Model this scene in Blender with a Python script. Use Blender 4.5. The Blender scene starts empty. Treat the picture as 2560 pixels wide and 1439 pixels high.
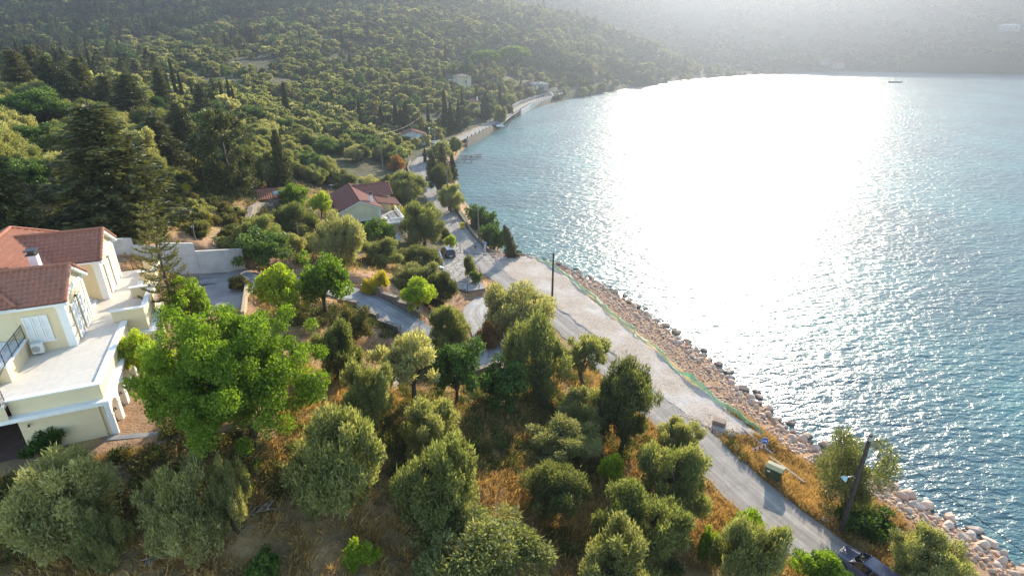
import bpy, bmesh, math, random
import numpy as np
from mathutils import Vector, Matrix
R = math.radians
random.seed(7)
rng = np.random.default_rng(11)
S = bpy.context.scene
COL = S.collection

# ------------------------------------------------------------------ camera
CAMZ = 39.0
PITCH = R(24.0)
HAZE_D, HAZE_G = .0010, .66
cam_d = bpy.data.cameras.new("camera")
cam_d.sensor_width = 36.0
cam_d.lens = 20.0
cam_d.clip_start = 0.5
cam_d.clip_end = 20000
cam = bpy.data.objects.new("camera", cam_d)
COL.objects.link(cam)
cam.location = (0, 0, CAMZ)
cam.rotation_euler = (math.pi / 2 - PITCH, 0, 0)
S.camera = cam

# ------------------------------------------------------------------ light
SUN_AZ, SUN_EL = R(21.0), R(18.0)            # azimuth to the east of the view axis
W = bpy.data.worlds.new("World")
S.world = W
W.use_nodes = True
nt = W.node_tree
for n in list(nt.nodes):
    nt.nodes.remove(n)
sky = nt.nodes.new("ShaderNodeTexSky")
sky.sky_type = 'NISHITA'
sky.sun_disc = False
sky.sun_elevation = SUN_EL
sky.sun_rotation = SUN_AZ
sky.air_density = 1.0
sky.dust_density = 0.4
sky.ozone_density = 1.0
bg = nt.nodes.new("ShaderNodeBackground")
bg.inputs[1].default_value = 0.15
wo = nt.nodes.new("ShaderNodeOutputWorld")
nt.links.new(sky.outputs[0], bg.inputs[0])
nt.links.new(bg.outputs[0], wo.inputs[0])

sd = bpy.data.lights.new("sun", 'SUN')
sd.energy = 4.2
sd.angle = R(0.5)
sd.color = (1.0, 0.88, 0.70)
sun = bpy.data.objects.new("sun", sd)
COL.objects.link(sun)
sdir = Vector((math.sin(SUN_AZ) * math.cos(SUN_EL), math.cos(SUN_AZ) * math.cos(SUN_EL), math.sin(SUN_EL)))
sun.rotation_euler = (-sdir).to_track_quat('-Z', 'Y').to_euler()
sun.location = (60, 150, 120)

vs = S.view_settings
vs.view_transform = 'Standard'
vs.look = 'None'
vs.exposure = 1.95
vs.gamma = 1.0
vs.use_curve_mapping = False
cy = S.cycles
cy.max_bounces = 6
cy.diffuse_bounces = 3
cy.glossy_bounces = 3
cy.transmission_bounces = 3
cy.transparent_max_bounces = 8
cy.volume_bounces = 0
cy.use_denoising = True
cy.caustics_reflective = False
cy.caustics_refractive = False
cy.sample_clamp_indirect = 4.0

# ------------------------------------------------------------------ survey of the place
# the plan was surveyed from image measurements: a pixel of the 2560 wide photo and a height give a point
F = 2560 * 20 / 36.0
CT, ST = math.cos(PITCH), math.sin(PITCH)


def ray(u, v):
    xc, yc = u - 1280.0, 719.5 - v
    return np.array((xc, F * CT + yc * ST, yc * CT - F * ST))


def at(u, v, z):
    d = ray(u, v)
    t = (z - CAMZ) / d[2]
    return np.array((d[0] * t, d[1] * t, z))


def at_y(u, v, y):
    d = ray(u, v)
    t = y / d[1]
    return np.array((d[0] * t, y, CAMZ + d[2] * t))


def proj(p):
    x, y, z = p[0], p[1], p[2] - CAMZ
    dep = y * CT - z * ST
    up = y * ST + z * CT
    return 1280 + F * x / dep, 719.5 - F * up / dep, dep


SHORE = [at(u, v, 0)[:2] for u, v in [(2560, 1412), (2480, 1350), (2400, 1308), (2250, 1218), (2150, 1165), (2060, 1120), (1970, 1062),
         (1905, 1000), (1850, 960), (1790, 900), (1700, 838), (1600, 768), (1520, 715), (1440, 676), (1375, 652), (1310, 640),
         (1262, 630), (1240, 585), (1232, 560), (1190, 530), (1158, 492), (1142, 440), (1138, 404), (1152, 380), (1176, 360), (1250, 323),
         (1268, 303), (1290, 290), (1330, 272), (1440, 245), (1560, 222), (1700, 202), (1800, 193), (1900, 188), (2000, 183), (2120, 179), (2300, 181),
         (2560, 186)]]
SHORE = [np.array((120., -70.)), np.array((70., -6.))] + SHORE + [np.array((900., 590.)), np.array((1500., 420.))]
SHORE = np.array(SHORE)
SEA_POLY = np.vstack([SHORE, [(3000, 300), (3000, -400), (120, -400)]])

ROAD_PX = [(2330, 1560, 3.2), (2180, 1470, 3.0), (2030, 1360, 2.8), (1915, 1265, 2.7), (1800, 1165, 2.6), (1700, 1065, 2.6), (1600, 975, 2.5), (1500, 880, 2.5), (1400, 790, 2.5), (1300, 716, 2.5),
           (1240, 680, 2.5), (1190, 636, 2.6), (1150, 592, 2.7), (1122, 545, 2.9), (1094, 500, 3.1), (1066, 455, 3.4), (1042, 425, 3.6), (1050, 402, 3.6),
           (1076, 383, 3.4), (1120, 360, 3.0), (1180, 332, 2.8), (1232, 306, 2.6), (1270, 284, 2.6), (1310, 262, 2.6), (1370, 240, 2.6), (1440, 226, 2.6), (1560, 207, 2.4),
           (1700, 192, 2.2), (1800, 184, 2.0), (1950, 176, 2.0), (2110, 172, 2.0)]
ROAD = np.array([at(*p) for p in ROAD_PX])
UPPER = np.array([at(u, v, z) for u, v, z in [(480, 700, 14.6), (560, 690, 14.4), (680, 695, 13.6), (800, 712, 12.3), (900, 742, 11.0), (1010, 803, 9.8), (1080, 850, 8.6), (1130, 910, 7.6), (1190, 935, 6.6), (1235, 900, 5.8), (1215, 830, 4.8), (1180, 775, 4.0), (1225, 745, 3.2), (1262, 715, 2.8)]])

VILLA_O = np.array((-24.4, 28.6))
VILLA_ROT = R(23.1)
VZ = 16.4


def villa_local(x, y):
    dx, dy = x - VILLA_O[0], y - VILLA_O[1]
    c, s = math.cos(VILLA_ROT), math.sin(VILLA_ROT)
    return dx * c + dy * s, -dx * s + dy * c


CTRL = []
for u, v, z in [(0, 1439, 14.5), (400, 1439, 13.2), (800, 1439, 11.4), (1200, 1439, 9.0), (1500, 1439, 6.8), (1750, 1439, 4.4),
                (300, 1300, 15.0), (700, 1300, 12.9), (1050, 1300, 10.4), (1400, 1290, 7.0), (1620, 1290, 4.6), (700, 1150, 14.0), (1000, 1100, 11.0),
                (1250, 1080, 8.6), (1450, 1080, 5.5), (560, 1085, 15.5), (1000, 960, 9.8), (1250, 960, 6.4), (1420, 920, 3.8), (1340, 860, 3.0),
                (760, 800, 12.6), (920, 870, 10.4), (1080, 880, 8.2), (1010, 740, 10.2), (960, 690, 10.6), (1060, 740, 7.6), (1110, 800, 6.0),
                (1150, 690, 4.0), (1125, 640, 3.9), (1180, 715, 3.7), (1100, 660, 4.6), (1040, 660, 6.0), (1010, 600, 6.0), (1060, 600, 5.0), (960, 600, 7.0), (1100, 570, 4.0),
                (860, 570, 8.5), (780, 640, 11.5), (740, 600, 11.5), (600, 640, 15.5), (500, 610, 17.0), (400, 590, 18.5), (650, 560, 14.0), (560, 500, 17.0),
                (800, 500, 9.5), (700, 470, 14.5), (310, 560, 19.5), (60, 600, 20.5), (130, 465, 22.0), (560, 460, 17.0), (660, 450, 13.5),
                (800, 400, 9.5), (950, 420, 6.2), (900, 330, 6.5), (1000, 380, 4.6), (700, 300, 15.0), (1000, 330, 5.0), (1000, 300, 7.0), (1100, 330, 3.6),
                (1180, 272, 6.0), (1155, 205, 14.0), (1215, 205, 12.0), (1290, 205, 10.0), (1345, 213, 8.5), (1400, 220, 5.0), (1600, 190, 4.5), (1750, 170, 5.0),
                (1700, 188, 3.0), (2110, 165, 4.0), (2300, 170, 8.0)]:
    CTRL.append(at(u, v, z))
for p in [(-82, 118, 22.5), (-60, 95, 20.5), (-130, 200, 22), (-200, 300, 25), (-264, 463, 33), (-150, 350, 27), (-69, 376, 24), (-93, 520, 50), (-300, 620, 70), (-500, 520, 52),
          (-430, 300, 32), (-300, 150, 32), (-150, 60, 28), (-80, 20, 24), (-60, -20, 20), (-20, 0, 13), (20, 0, 5.5), (40, 0, 3.0), (-400, 0, 45), (60, -40, 3),
          (-500, 800, 120), (-250, 800, 118), (-60, 640, 72), (-30, 600, 59), (27, 600, 58), (85, 605, 39), (40, 480, 22), (110, 520, 12), (150, 620, 22), (178, 655, 12), (60, 420, 9),
          (60, 800, 50), (-200, 1300, 250), (200, 760, 22), (300, 800, 26), (330, 730, 8), (600, 830, 70), (600, 1100, 215), (300, 1100, 160), (0, 1150, 210), (900, 900, 150),
          (1000, 680, 55), (1400, 900, 190), (1500, 600, 60), (1200, 1300, 300), (520, 740, 30), (420, 900, 75), (700, 690, 14), (2000, 1300, 300), (-900, 700, 130), (-900, 200, 70), (-900, 1300, 260)]:
    CTRL.append(np.array(p, float))
for p in ROAD[2:]:
    CTRL.append(p)
CTRL = np.array(CTRL)


def _phi(r2):
    return r2 * np.log(np.maximum(r2, 1e-9)) * 0.5


_sc = 100.0
_P = CTRL[:, :2] / _sc
_n = len(_P)
_d2 = ((_P[:, None] - _P[None]) ** 2).sum(-1)
_A = np.zeros((_n + 3, _n + 3))
_A[:_n, :_n] = _phi(_d2) + np.eye(_n) * 0.0008
_A[:_n, _n] = 1
_A[:_n, _n + 1:] = _P
_A[_n, :_n] = 1
_A[_n + 1:, :_n] = _P.T
_wt = np.linalg.solve(_A, np.concatenate([CTRL[:, 2], np.zeros(3)]))


def rbf(x, y):
    out = np.empty(len(x))
    for i in range(0, len(x), 20000):
        X = np.stack([x[i:i + 20000], y[i:i + 20000]], 1) / _sc
        d2 = ((X[:, None] - _P[None]) ** 2).sum(-1)
        out[i:i + 20000] = _phi(d2) @ _wt[:_n] + _wt[_n] + X @ _wt[_n + 1:]
    return out


def pl_dist(x, y, pl, z=None):
    """distance to a polyline (and the height of the nearest point on it)"""
    best = np.full(len(x), 1e18)
    bz = np.zeros(len(x))
    for i in range(len(pl) - 1):
        a, b = pl[i], pl[i + 1]
        dx, dy = b[0] - a[0], b[1] - a[1]
        L = dx * dx + dy * dy
        t = np.clip(((x - a[0]) * dx + (y - a[1]) * dy) / L, 0, 1)
        d = (x - a[0] - t * dx) ** 2 + (y - a[1] - t * dy) ** 2
        m = d < best
        best[m] = d[m]
        if len(a) > 2:
            bz[m] = (a[2] + t * (b[2] - a[2]))[m]
    return np.sqrt(best), bz


def in_poly(x, y, poly):
    r = np.zeros(len(x), bool)
    n = len(poly)
    for i in range(n):
        x1, y1 = poly[i]
        x2, y2 = poly[(i + 1) % n]
        if y1 == y2:
            continue
        c = ((y1 > y) != (y2 > y)) & (x < (x2 - x1) * (y - y1) / (y2 - y1) + x1)
        r ^= c
    return r


def shore_d(x, y):
    d, _ = pl_dist(x, y, SHORE)
    return np.where(in_poly(x, y, SEA_POLY), -d, d)


def hash2(ix, iy):
    h = np.sin(ix * 127.1 + iy * 311.7) * 43758.5453
    return h - np.floor(h)


def vnoise(x, y):
    ix, iy = np.floor(x), np.floor(y)
    fx, fy = x - ix, y - iy
    fx, fy = fx * fx * (3 - 2 * fx), fy * fy * (3 - 2 * fy)
    a, b, c, d = hash2(ix, iy), hash2(ix + 1, iy), hash2(ix, iy + 1), hash2(ix + 1, iy + 1)
    return (a * (1 - fx) + b * fx) * (1 - fy) + (c * (1 - fx) + d * fx) * fy


def smooth(t):
    t = np.clip(t, 0, 1)
    return t * t * (3 - 2 * t)


ROAD_HW = 2.35
UP_HW = 1.7
YARD = np.array([at(u, v, 14.4)[:2] for u, v in [(430, 690), (500, 678), (612, 672), (650, 690), (640, 720), (600, 770), (540, 790), (470, 740)]])
NET = np.array([at(u, v, 2.5)[:2] for u, v in [(1345, 643), (1400, 680), (1450, 718), (1505, 766), (1560, 812), (1640, 878), (1720, 948), (1800, 1008), (1905, 1090)]])
YL = np.array([at(u, v, 2.5)[:2] for u, v in [(1212, 640), (1262, 690), (1330, 730), (1430, 800), (1530, 886), (1630, 972), (1715, 1048), (1800, 1085)]])
APRON = np.vstack([YL, NET[::-1]])
LOT = np.array([at(u, v, 4.0)[:2] for u, v in [(1122, 612), (1150, 618), (1197, 690), (1212, 722), (1160, 728), (1118, 700), (1096, 650)]])


def H(x, y, rough=True):
    x = np.atleast_1d(np.asarray(x, float))
    y = np.atleast_1d(np.asarray(y, float))
    z = rbf(x, y)
    r = np.hypot(x, y)
    if rough:
        z = z + (vnoise(x * .35, y * .35) - .5) * .5 * np.clip((z - 2.5) / 3, 0, 1) + (vnoise(x * .03 + 9, y * .03) - .5) * np.clip((r - 200) / 200, 0, 1) * 7 * np.clip((z - 3) / 12, 0, 1)
    z = np.where(z > 95, 95 + 50 * (1 - np.exp(-(z - 95) / 50)), z)
    # villa terrace platform
    lx, ly = villa_local(x, y)
    lim = np.where(ly < 11, 7.0, np.where(ly < 15, 7.0 - (ly - 11) * 1.1, 2.6))
    ox = np.maximum(np.maximum(lx - lim, -30 - lx), 0)
    oy = np.maximum(np.maximum(-1.6 - ly, ly - 22.5), 0)
    k = 1 - smooth(np.hypot(ox, oy) / 2.5)
    k = np.where((ly < -1.6) & (lx < 7), np.where(ly < -1.9, np.minimum(k, .35), k), k)
    z = z * (1 - k) + VZ * k
    # drives and road
    d, bz = pl_dist(x, y, UPPER)
    k = 1 - smooth((d - UP_HW - .7) / 1.8)
    z = z * (1 - k) + (bz - .14) * k
    kl = np.zeros(len(x))
    ins = in_poly(x, y, LOT)
    dl, _ = pl_dist(x, y, np.vstack([LOT, LOT[:1]]))
    kl = np.where(ins, 1, 1 - smooth(dl / 1.5))
    z = z * (1 - kl) + 3.95 * kl
    ins = in_poly(x, y, YARD)
    dl, _ = pl_dist(x, y, np.vstack([YARD, YARD[:1]]))
    kl = np.where(ins, 1, 1 - smooth(dl / 1.5))
    z = z * (1 - kl) + 14.35 * kl
    ins = in_poly(x, y, APRON)
    dl, _ = pl_dist(x, y, np.vstack([APRON, APRON[:1]]))
    kl = np.where(ins, 1, 1 - smooth(dl / 2.2))
    z = z * (1 - kl) + 2.42 * kl
    d, bz = pl_dist(x, y, ROAD)
    k = 1 - smooth((d - ROAD_HW - .4) / 2.5)
    z = z * (1 - k) + (bz - .05) * k
    # shore slope
    sdv = shore_d(x, y)
    wdt = np.where(y < 95, 4.6, np.where(y < 160, 5.0, 3.0))
    t = sdv / wdt
    base = np.maximum(z, 1.2)
    z = np.where(sdv > 0, np.minimum(np.maximum(z, .4), -.35 + (base + .35) * smooth(t * .5 + .5) * 1.0 if False else -.35 + (base + .35) * np.clip(t, 0, 1) ** .8), np.maximum(-6, -.35 + sdv * .45))
    return z


def h1(x, y):
    return float(H(x, y)[0])


def ground_at(u, v, lift=0.0):
    """where the line of sight through a photo pixel meets the surveyed ground (or LIFT metres above it)"""
    d = ray(u, v)
    L = 1.0 / d[1]
    ys = np.concatenate([np.linspace(8, 140, 661), np.geomspace(140.5, 1400, 500)])
    xs, zs = d[0] * L * ys, CAMZ + d[2] * L * ys
    g = H(xs, ys) + lift - zs
    i = int(np.argmax(g > 0))
    if g[i] <= 0:
        i = len(ys) - 1
    if i > 0:
        f = g[i - 1] / (g[i - 1] - g[i]) if g[i] != g[i - 1] else 0
        y = ys[i - 1] + f * (ys[i] - ys[i - 1])
    else:
        y = ys[0]
    return np.array((d[0] * L * y, y, CAMZ + d[2] * L * y))

# ------------------------------------------------------------------ helpers
def mesh_np(name, verts, faces4=None, faces3=None):
    verts = np.asarray(verts, np.float32)
    me = bpy.data.meshes.new(name)
    me.vertices.add(len(verts))
    me.vertices.foreach_set("co", verts.ravel())
    loops, starts, tot = [], [], []
    s = 0
    if faces4 is not None and len(faces4):
        f = np.asarray(faces4, np.int32)
        loops.append(f.ravel())
        starts.append(np.arange(len(f)) * 4)
        tot.append(np.full(len(f), 4))
        s = len(f) * 4
    if faces3 is not None and len(faces3):
        f = np.asarray(faces3, np.int32)
        loops.append(f.ravel())
        starts.append(s + np.arange(len(f)) * 3)
        tot.append(np.full(len(f), 3))
    loops = np.concatenate(loops)
    starts = np.concatenate(starts)
    me.loops.add(len(loops))
    me.loops.foreach_set("vertex_index", loops.astype(np.int32))
    me.polygons.add(len(starts))
    me.polygons.foreach_set("loop_start", starts.astype(np.int32))
    try:
        me.polygons.foreach_set("loop_total", np.concatenate(tot).astype(np.int32))
    except Exception:
        pass
    me.update(calc_edges=True)
    return me


def link(name, me, m=None, parent=None, loc=None, rotz=None):
    o = bpy.data.objects.new(name, me)
    COL.objects.link(o)
    if m is not None and len(me.materials) == 0:
        me.materials.append(m)
    if parent is not None:
        o.parent = parent
    if loc is not None:
        o.location = loc
    if rotz is not None:
        o.rotation_euler = (0, 0, rotz)
    return o


def tag(o, label, cat, group=None):
    o['label'] = label
    o['category'] = cat
    if group:
        o['group'] = group
    return o


def kind(o, k):
    o['kind'] = k
    return o


def thing(name, label, cat, loc=(0, 0, 0), rotz=0.0, group=None):
    o = bpy.data.objects.new(name, None)
    o.empty_display_size = .3
    COL.objects.link(o)
    o.location = loc
    o.rotation_euler = (0, 0, rotz)
    return tag(o, label, cat, group)


def dup(root, loc, rotz=0.0, scale=None, label=None, group=None):
    r = root.copy()
    COL.objects.link(r)
    r.location = loc
    r.rotation_euler = (0, 0, rotz)
    if scale is not None:
        r.scale = scale
    if label:
        r['label'] = label
    if group:
        r['group'] = group
    for ch in root.children:
        c = ch.copy()
        COL.objects.link(c)
        c.parent = r
        for g in ch.children:
            d = g.copy()
            COL.objects.link(d)
            d.parent = c
    return r


class MB:
    """collects simple solids into ONE mesh"""

    def __init__(s):
        s.v, s.f = [], []

    def add(s, vs, fs):
        o = len(s.v)
        s.v.extend([tuple(map(float, p)) for p in vs])
        s.f.extend([tuple(i + o for i in f) for f in fs])
        return s

    def box(s, x0, x1, y0, y1, z0, z1):
        return s.add([(x0, y0, z0), (x1, y0, z0), (x1, y1, z0), (x0, y1, z0), (x0, y0, z1), (x1, y0, z1), (x1, y1, z1), (x0, y1, z1)],
                     [(3, 2, 1, 0), (4, 5, 6, 7), (0, 1, 5, 4), (1, 2, 6, 5), (2, 3, 7, 6), (3, 0, 4, 7)])

    def obox(s, a, b, w, z0, z1, z0b=None, z1b=None):
        """upright slab along a plan line a-b of width w"""
        a, b = np.array(a[:2], float), np.array(b[:2], float)
        d = (b - a) / np.linalg.norm(b - a)
        n = np.array((-d[1], d[0])) * w / 2
        z0b = z0 if z0b is None else z0b
        z1b = z1 if z1b is None else z1b
        p = [a - n, b - n, b + n, a + n]
        zz0 = [z0, z0b, z0b, z0]
        zz1 = [z1, z1b, z1b, z1]
        return s.add([(q[0], q[1], z) for q, z in zip(p, zz0)] + [(q[0], q[1], z) for q, z in zip(p, zz1)],
                     [(3, 2, 1, 0), (4, 5, 6, 7), (0, 1, 5, 4), (1, 2, 6, 5), (2, 3, 7, 6), (3, 0, 4, 7)])

    def prism(s, poly, axis, c0, c1):
        """polygon in the plane across AXIS, extruded from c0 to c1 along it"""
        n = len(poly)

        def P(p, c):
            return {'x': (c, p[0], p[1]), 'y': (p[0], c, p[1]), 'z': (p[0], p[1], c)}[axis]
        vs = [P(p, c0) for p in poly] + [P(p, c1) for p in poly]
        fs = [tuple(range(n))[::-1], tuple(range(n, 2 * n))] + [(i, (i + 1) % n, n + (i + 1) % n, n + i) for i in range(n)]
        return s.add(vs, fs)

    def tube(s, pts, rad, seg=8, cap=True):
        pts = [Vector(p) for p in pts]
        if not hasattr(rad, '__len__'):
            rad = [rad] * len(pts)
        vs, fs = [], []
        up = Vector((0.13, 0.21, 1))
        for i, p in enumerate(pts):
            d = (pts[min(i + 1, len(pts) - 1)] - pts[max(i - 1, 0)])
            d = d.normalized() if d.length else Vector((0, 0, 1))
            a = d.cross(up)
            if a.length < .05:
                a = d.cross(Vector((1, .2, 0)))
            a.normalize()
            b = d.cross(a)
            for k in range(seg):
                t = 2 * math.pi * k / seg
                vs.append(p + a * math.cos(t) * rad[i] + b * math.sin(t) * rad[i])
        for i in range(len(pts) - 1):
            for k in range(seg):
                fs.append((i * seg + k, i * seg + (k + 1) % seg, (i + 1) * seg + (k + 1) % seg, (i + 1) * seg + k))
        if cap:
            fs.append(tuple(range(seg))[::-1])
            fs.append(tuple(range((len(pts) - 1) * seg, len(pts) * seg)))
        return s.add(vs, fs)

    def cyl(s, x, y, z0, z1, r, r2=None, seg=12):
        return s.tube([(x, y, z0), (x, y, z1)], [r, r if r2 is None else r2], seg)

    def build(s, name, m, parent=None, loc=None, rotz=None, smooth=False, bevel=0):
        me = bpy.data.meshes.new(name)
        me.from_pydata(s.v, [], s.f)
        bm = bmesh.new()
        bm.from_mesh(me)
        bmesh.ops.recalc_face_normals(bm, faces=bm.faces)
        if bevel:
            bmesh.ops.bevel(bm, geom=[e for e in bm.edges if len(e.link_faces) == 2 and e.calc_face_angle(0) > .5], offset=bevel, segments=2, affect='EDGES', profile=.6)
        if smooth:
            for f in bm.faces:
                f.smooth = True
        bm.to_mesh(me)
        bm.free()
        return link(name, me, m, parent, loc, rotz)


# ------------------------------------------------------------------ materials
def mat(name, col, rough=.8, col2=None, scale=2.0, detail=5, spec=.3, bump=0.0, bscale=None, col3=None, scale3=.4, metal=0.0, contrast=(.35, .65), c3=(.5, .7), coat=0.0, space='Object'):
    m = bpy.data.materials.new(name)
    m.use_nodes = True
    t = m.node_tree
    b = t.nodes["Principled BSDF"]
    b.inputs["Roughness"].default_value = rough
    b.inputs["Specular IOR Level"].default_value = spec
    b.inputs["Metallic"].default_value = metal
    if coat:
        b.inputs["Coat Weight"].default_value = coat
    b.inputs["Base Color"].default_value = (*col, 1)
    tc = t.nodes.new("ShaderNodeTexCoord")

    def noise(sc, det=detail):
        n = t.nodes.new("ShaderNodeTexNoise")
        n.inputs["Scale"].default_value = sc
        n.inputs["Detail"].default_value = det
        n.inputs["Roughness"].default_value = .62
        t.links.new(tc.outputs[space], n.inputs["Vector"])
        return n

    def ramp(n, lo, hi):
        r = t.nodes.new("ShaderNodeMapRange")
        r.inputs["From Min"].default_value = lo
        r.inputs["From Max"].default_value = hi
        t.links.new(n.outputs[0], r.inputs["Value"])
        return r
    last = None
    if col2 is not None:
        mx = t.nodes.new("ShaderNodeMix")
        mx.data_type = 'RGBA'
        mx.inputs[6].default_value = (*col, 1)
        mx.inputs[7].default_value = (*col2, 1)
        t.links.new(ramp(noise(scale), *contrast).outputs[0], mx.inputs[0])
        last = mx
    if col3 is not None:
        mx = t.nodes.new("ShaderNodeMix")
        mx.data_type = 'RGBA'
        if last:
            t.links.new(last.outputs[2], mx.inputs[6])
        else:
            mx.inputs[6].default_value = (*col, 1)
        mx.inputs[7].default_value = (*col3, 1)
        t.links.new(ramp(noise(scale3), *c3).outputs[0], mx.inputs[0])
        last = mx
    if last:
        t.links.new(last.outputs[2], b.inputs["Base Color"])
    if bump:
        bn = t.nodes.new("ShaderNodeBump")
        bn.inputs["Strength"].default_value = 1.0
        bn.inputs["Distance"].default_value = bump
        t.links.new(noise(bscale or scale * 4).outputs[0], bn.inputs["Height"])
        t.links.new(bn.outputs[0], b.inputs["Normal"])
    return m


LEAF_K = 1.5


def leaf_mat(name, cols, trans=.5, rough=.55, spec=.25, vary=.5, tcol=None):
    """leaves: per leaf and per clump colour, light passes through them"""
    cols = [tuple(min(.6, x * LEAF_K * w) for x, w in zip(c, (1.06, 1.0, .8))) for c in cols]
    m = bpy.data.materials.new(name)
    m.use_nodes = True
    t = m.node_tree
    b = t.nodes["Principled BSDF"]
    b.inputs["Roughness"].default_value = rough
    b.inputs["Specular IOR Level"].default_value = spec
    geo = t.nodes.new("ShaderNodeNewGeometry")
    oi = t.nodes.new("ShaderNodeObjectInfo")
    tc = t.nodes.new("ShaderNodeTexCoord")
    n = t.nodes.new("ShaderNodeTexNoise")
    n.inputs["Scale"].default_value = .55
    n.inputs["Detail"].default_value = 3
    t.links.new(tc.outputs["Object"], n.inputs["Vector"])
    ad = t.nodes.new("ShaderNodeMath")
    ad.operation = 'MULTIPLY_ADD'
    t.links.new(geo.outputs["Random Per Island"], ad.inputs[0])
    ad.inputs[1].default_value = .55
    ad2 = t.nodes.new("ShaderNodeMath")
    ad2.operation = 'MULTIPLY_ADD'
    t.links.new(oi.outputs["Random"], ad2.inputs[0])
    ad2.inputs[1].default_value = vary
    t.links.new(n.outputs[0], ad2.inputs[2])
    t.links.new(ad2.outputs[0], ad.inputs[2])
    mr = t.nodes.new("ShaderNodeMapRange")
    mr.inputs["From Min"].default_value = .35
    mr.inputs["From Max"].default_value = 1.35
    t.links.new(ad.outputs[0], mr.inputs["Value"])
    cr = t.nodes.new("ShaderNodeValToRGB")
    el = cr.color_ramp.elements
    el[0].position = 0
    el[0].color = (*cols[0], 1)
    el[1].position = 1
    el[1].color = (*cols[-1], 1)
    for i, c in enumerate(cols[1:-1]):
        e = el.new((i + 1) / (len(cols) - 1))
        e.color = (*c, 1)
    t.links.new(mr.outputs[0], cr.inputs[0])
    t.links.new(cr.outputs[0], b.inputs["Base Color"])
    tr = t.nodes.new("ShaderNodeBsdfTranslucent")
    hs = t.nodes.new("ShaderNodeMix")
    hs.data_type = 'RGBA'
    hs.blend_type = 'MULTIPLY'
    hs.inputs[0].default_value = 1
    t.links.new(cr.outputs[0], hs.inputs[6])
    hs.inputs[7].default_value = (*(tcol or (1.5, 1.45, .75)), 1)
    t.links.new(hs.outputs[2], tr.inputs[0])
    mx = t.nodes.new("ShaderNodeMixShader")
    mx.inputs[0].default_value = trans
    t.links.new(b.outputs[0], mx.inputs[1])
    t.links.new(tr.outputs[0], mx.inputs[2])
    t.links.new(mx.outputs[0], t.nodes["Material Output"].inputs[0])
    return m


M = {}
M['olive'] = leaf_mat("olive_leaf", [(.045, .062, .026), (.085, .105, .045), (.135, .155, .07), (.21, .22, .12)])
M['olive_grey'] = leaf_mat("silver_olive_leaf", [(.06, .075, .036), (.11, .125, .06), (.18, .19, .105), (.27, .27, .16)])
M['olive_dark'] = leaf_mat("dark_olive_leaf", [(.022, .034, .014), (.045, .06, .026), (.075, .09, .04), (.12, .13, .06)])
M['bright'] = leaf_mat("bright_leaf", [(.036, .066, .010), (.06, .105, .015), (.105, .16, .022), (.165, .225, .036)], trans=.5, tcol=(1.4, 1.5, .5))
M['lime'] = leaf_mat("lime_leaf", [(.08, .12, .012), (.13, .18, .018), (.19, .245, .03), (.26, .30, .05)], trans=.5, tcol=(1.4, 1.5, .5))
M['deep'] = leaf_mat("deep_green_leaf", [(.014, .034, .010), (.028, .06, .016), (.05, .095, .024), (.09, .14, .04)], trans=.35)
M['fir'] = leaf_mat("fir_needle", [(.014, .024, .010), (.03, .042, .016), (.055, .064, .024), (.095, .095, .04)], trans=.25)
M['tiered'] = leaf_mat("tiered_pine_needle", [(.03, .042, .012), (.055, .065, .02), (.09, .095, .03), (.13, .125, .05)], trans=.35)
M['cypress'] = leaf_mat("cypress_leaf", [(.010, .018, .009), (.020, .032, .013), (.034, .046, .018), (.055, .062, .026)], trans=.2)
M['stone_pine'] = leaf_mat("stone_pine_needle", [(.03, .06, .014), (.055, .10, .02), (.09, .15, .03), (.13, .19, .045)], trans=.35)
M['brown'] = leaf_mat("withered_leaf", [(.08, .055, .03), (.14, .09, .045), (.2, .13, .06), (.26, .17, .08)], trans=.3)
M['rust'] = leaf_mat("rusty_leaf", [(.12, .06, .025), (.18, .085, .03), (.24, .13, .045), (.26, .18, .06)], trans=.35)
M['yellow'] = leaf_mat("yellow_green_leaf", [(.12, .135, .014), (.18, .19, .02), (.26, .24, .028), (.32, .27, .04)], trans=.45)
M['straw'] = leaf_mat("straw", [(.15, .108, .048), (.23, .165, .072), (.30, .22, .10), (.37, .29, .15)], trans=.35, tcol=(1.25, 1.05, .7))
M['straw_pale'] = leaf_mat("pale_straw", [(.13, .10, .055), (.20, .155, .085), (.26, .205, .12), (.33, .27, .17)], trans=.35, tcol=(1.2, 1.05, .75))
M['scrub'] = leaf_mat("scrub_leaf", [(.022, .032, .012), (.045, .055, .02), (.08, .085, .032), (.15, .13, .06)], trans=.3)
M['bark'] = mat("bark", (.10, .075, .055), .9, (.05, .038, .03), 6, bump=.02)
M['grey_wood'] = mat("grey_dead_wood", (.36, .32, .28), .9, (.22, .19, .17), 5)
M['cream'] = mat("cream_render", (.72, .59, .375), .85, (.67, .55, .345), 1.2, col3=(.55, .46, .32), scale3=.7, c3=(.62, .95), bump=.004, bscale=60)
M['white'] = mat("white_paint", (.80, .79, .75), .7, (.74, .73, .69), 2.0)
M['tilefloor'] = mat("terrace_tile", (.66, .60, .51), .55, (.60, .545, .46), 3, col3=(.5, .45, .38), scale3=.5, c3=(.55, .95))
M['concrete'] = mat("concrete", (.40, .385, .36), .9, (.31, .30, .28), 1.5, bump=.01, col3=(.24, .23, .21), scale3=.5)
M['whitewall'] = mat("weathered_white_wall", (.62, .60, .56), .9, (.50, .48, .45), 1.2, col3=(.36, .34, .31), scale3=.45, c3=(.55, .9))
M['iron'] = mat("dark_iron", (.03, .03, .032), .5, spec=.5)
M['grey_metal'] = mat("grey_metal", (.45, .46, .48), .4, metal=.6)
M['black'] = mat("black_plastic", (.012, .012, .013), .5)
M['rubber'] = mat("rubber", (.02, .02, .02), .85)
M['glass'] = mat("dark_glass", (.012, .016, .02), .06, spec=.9)
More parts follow.
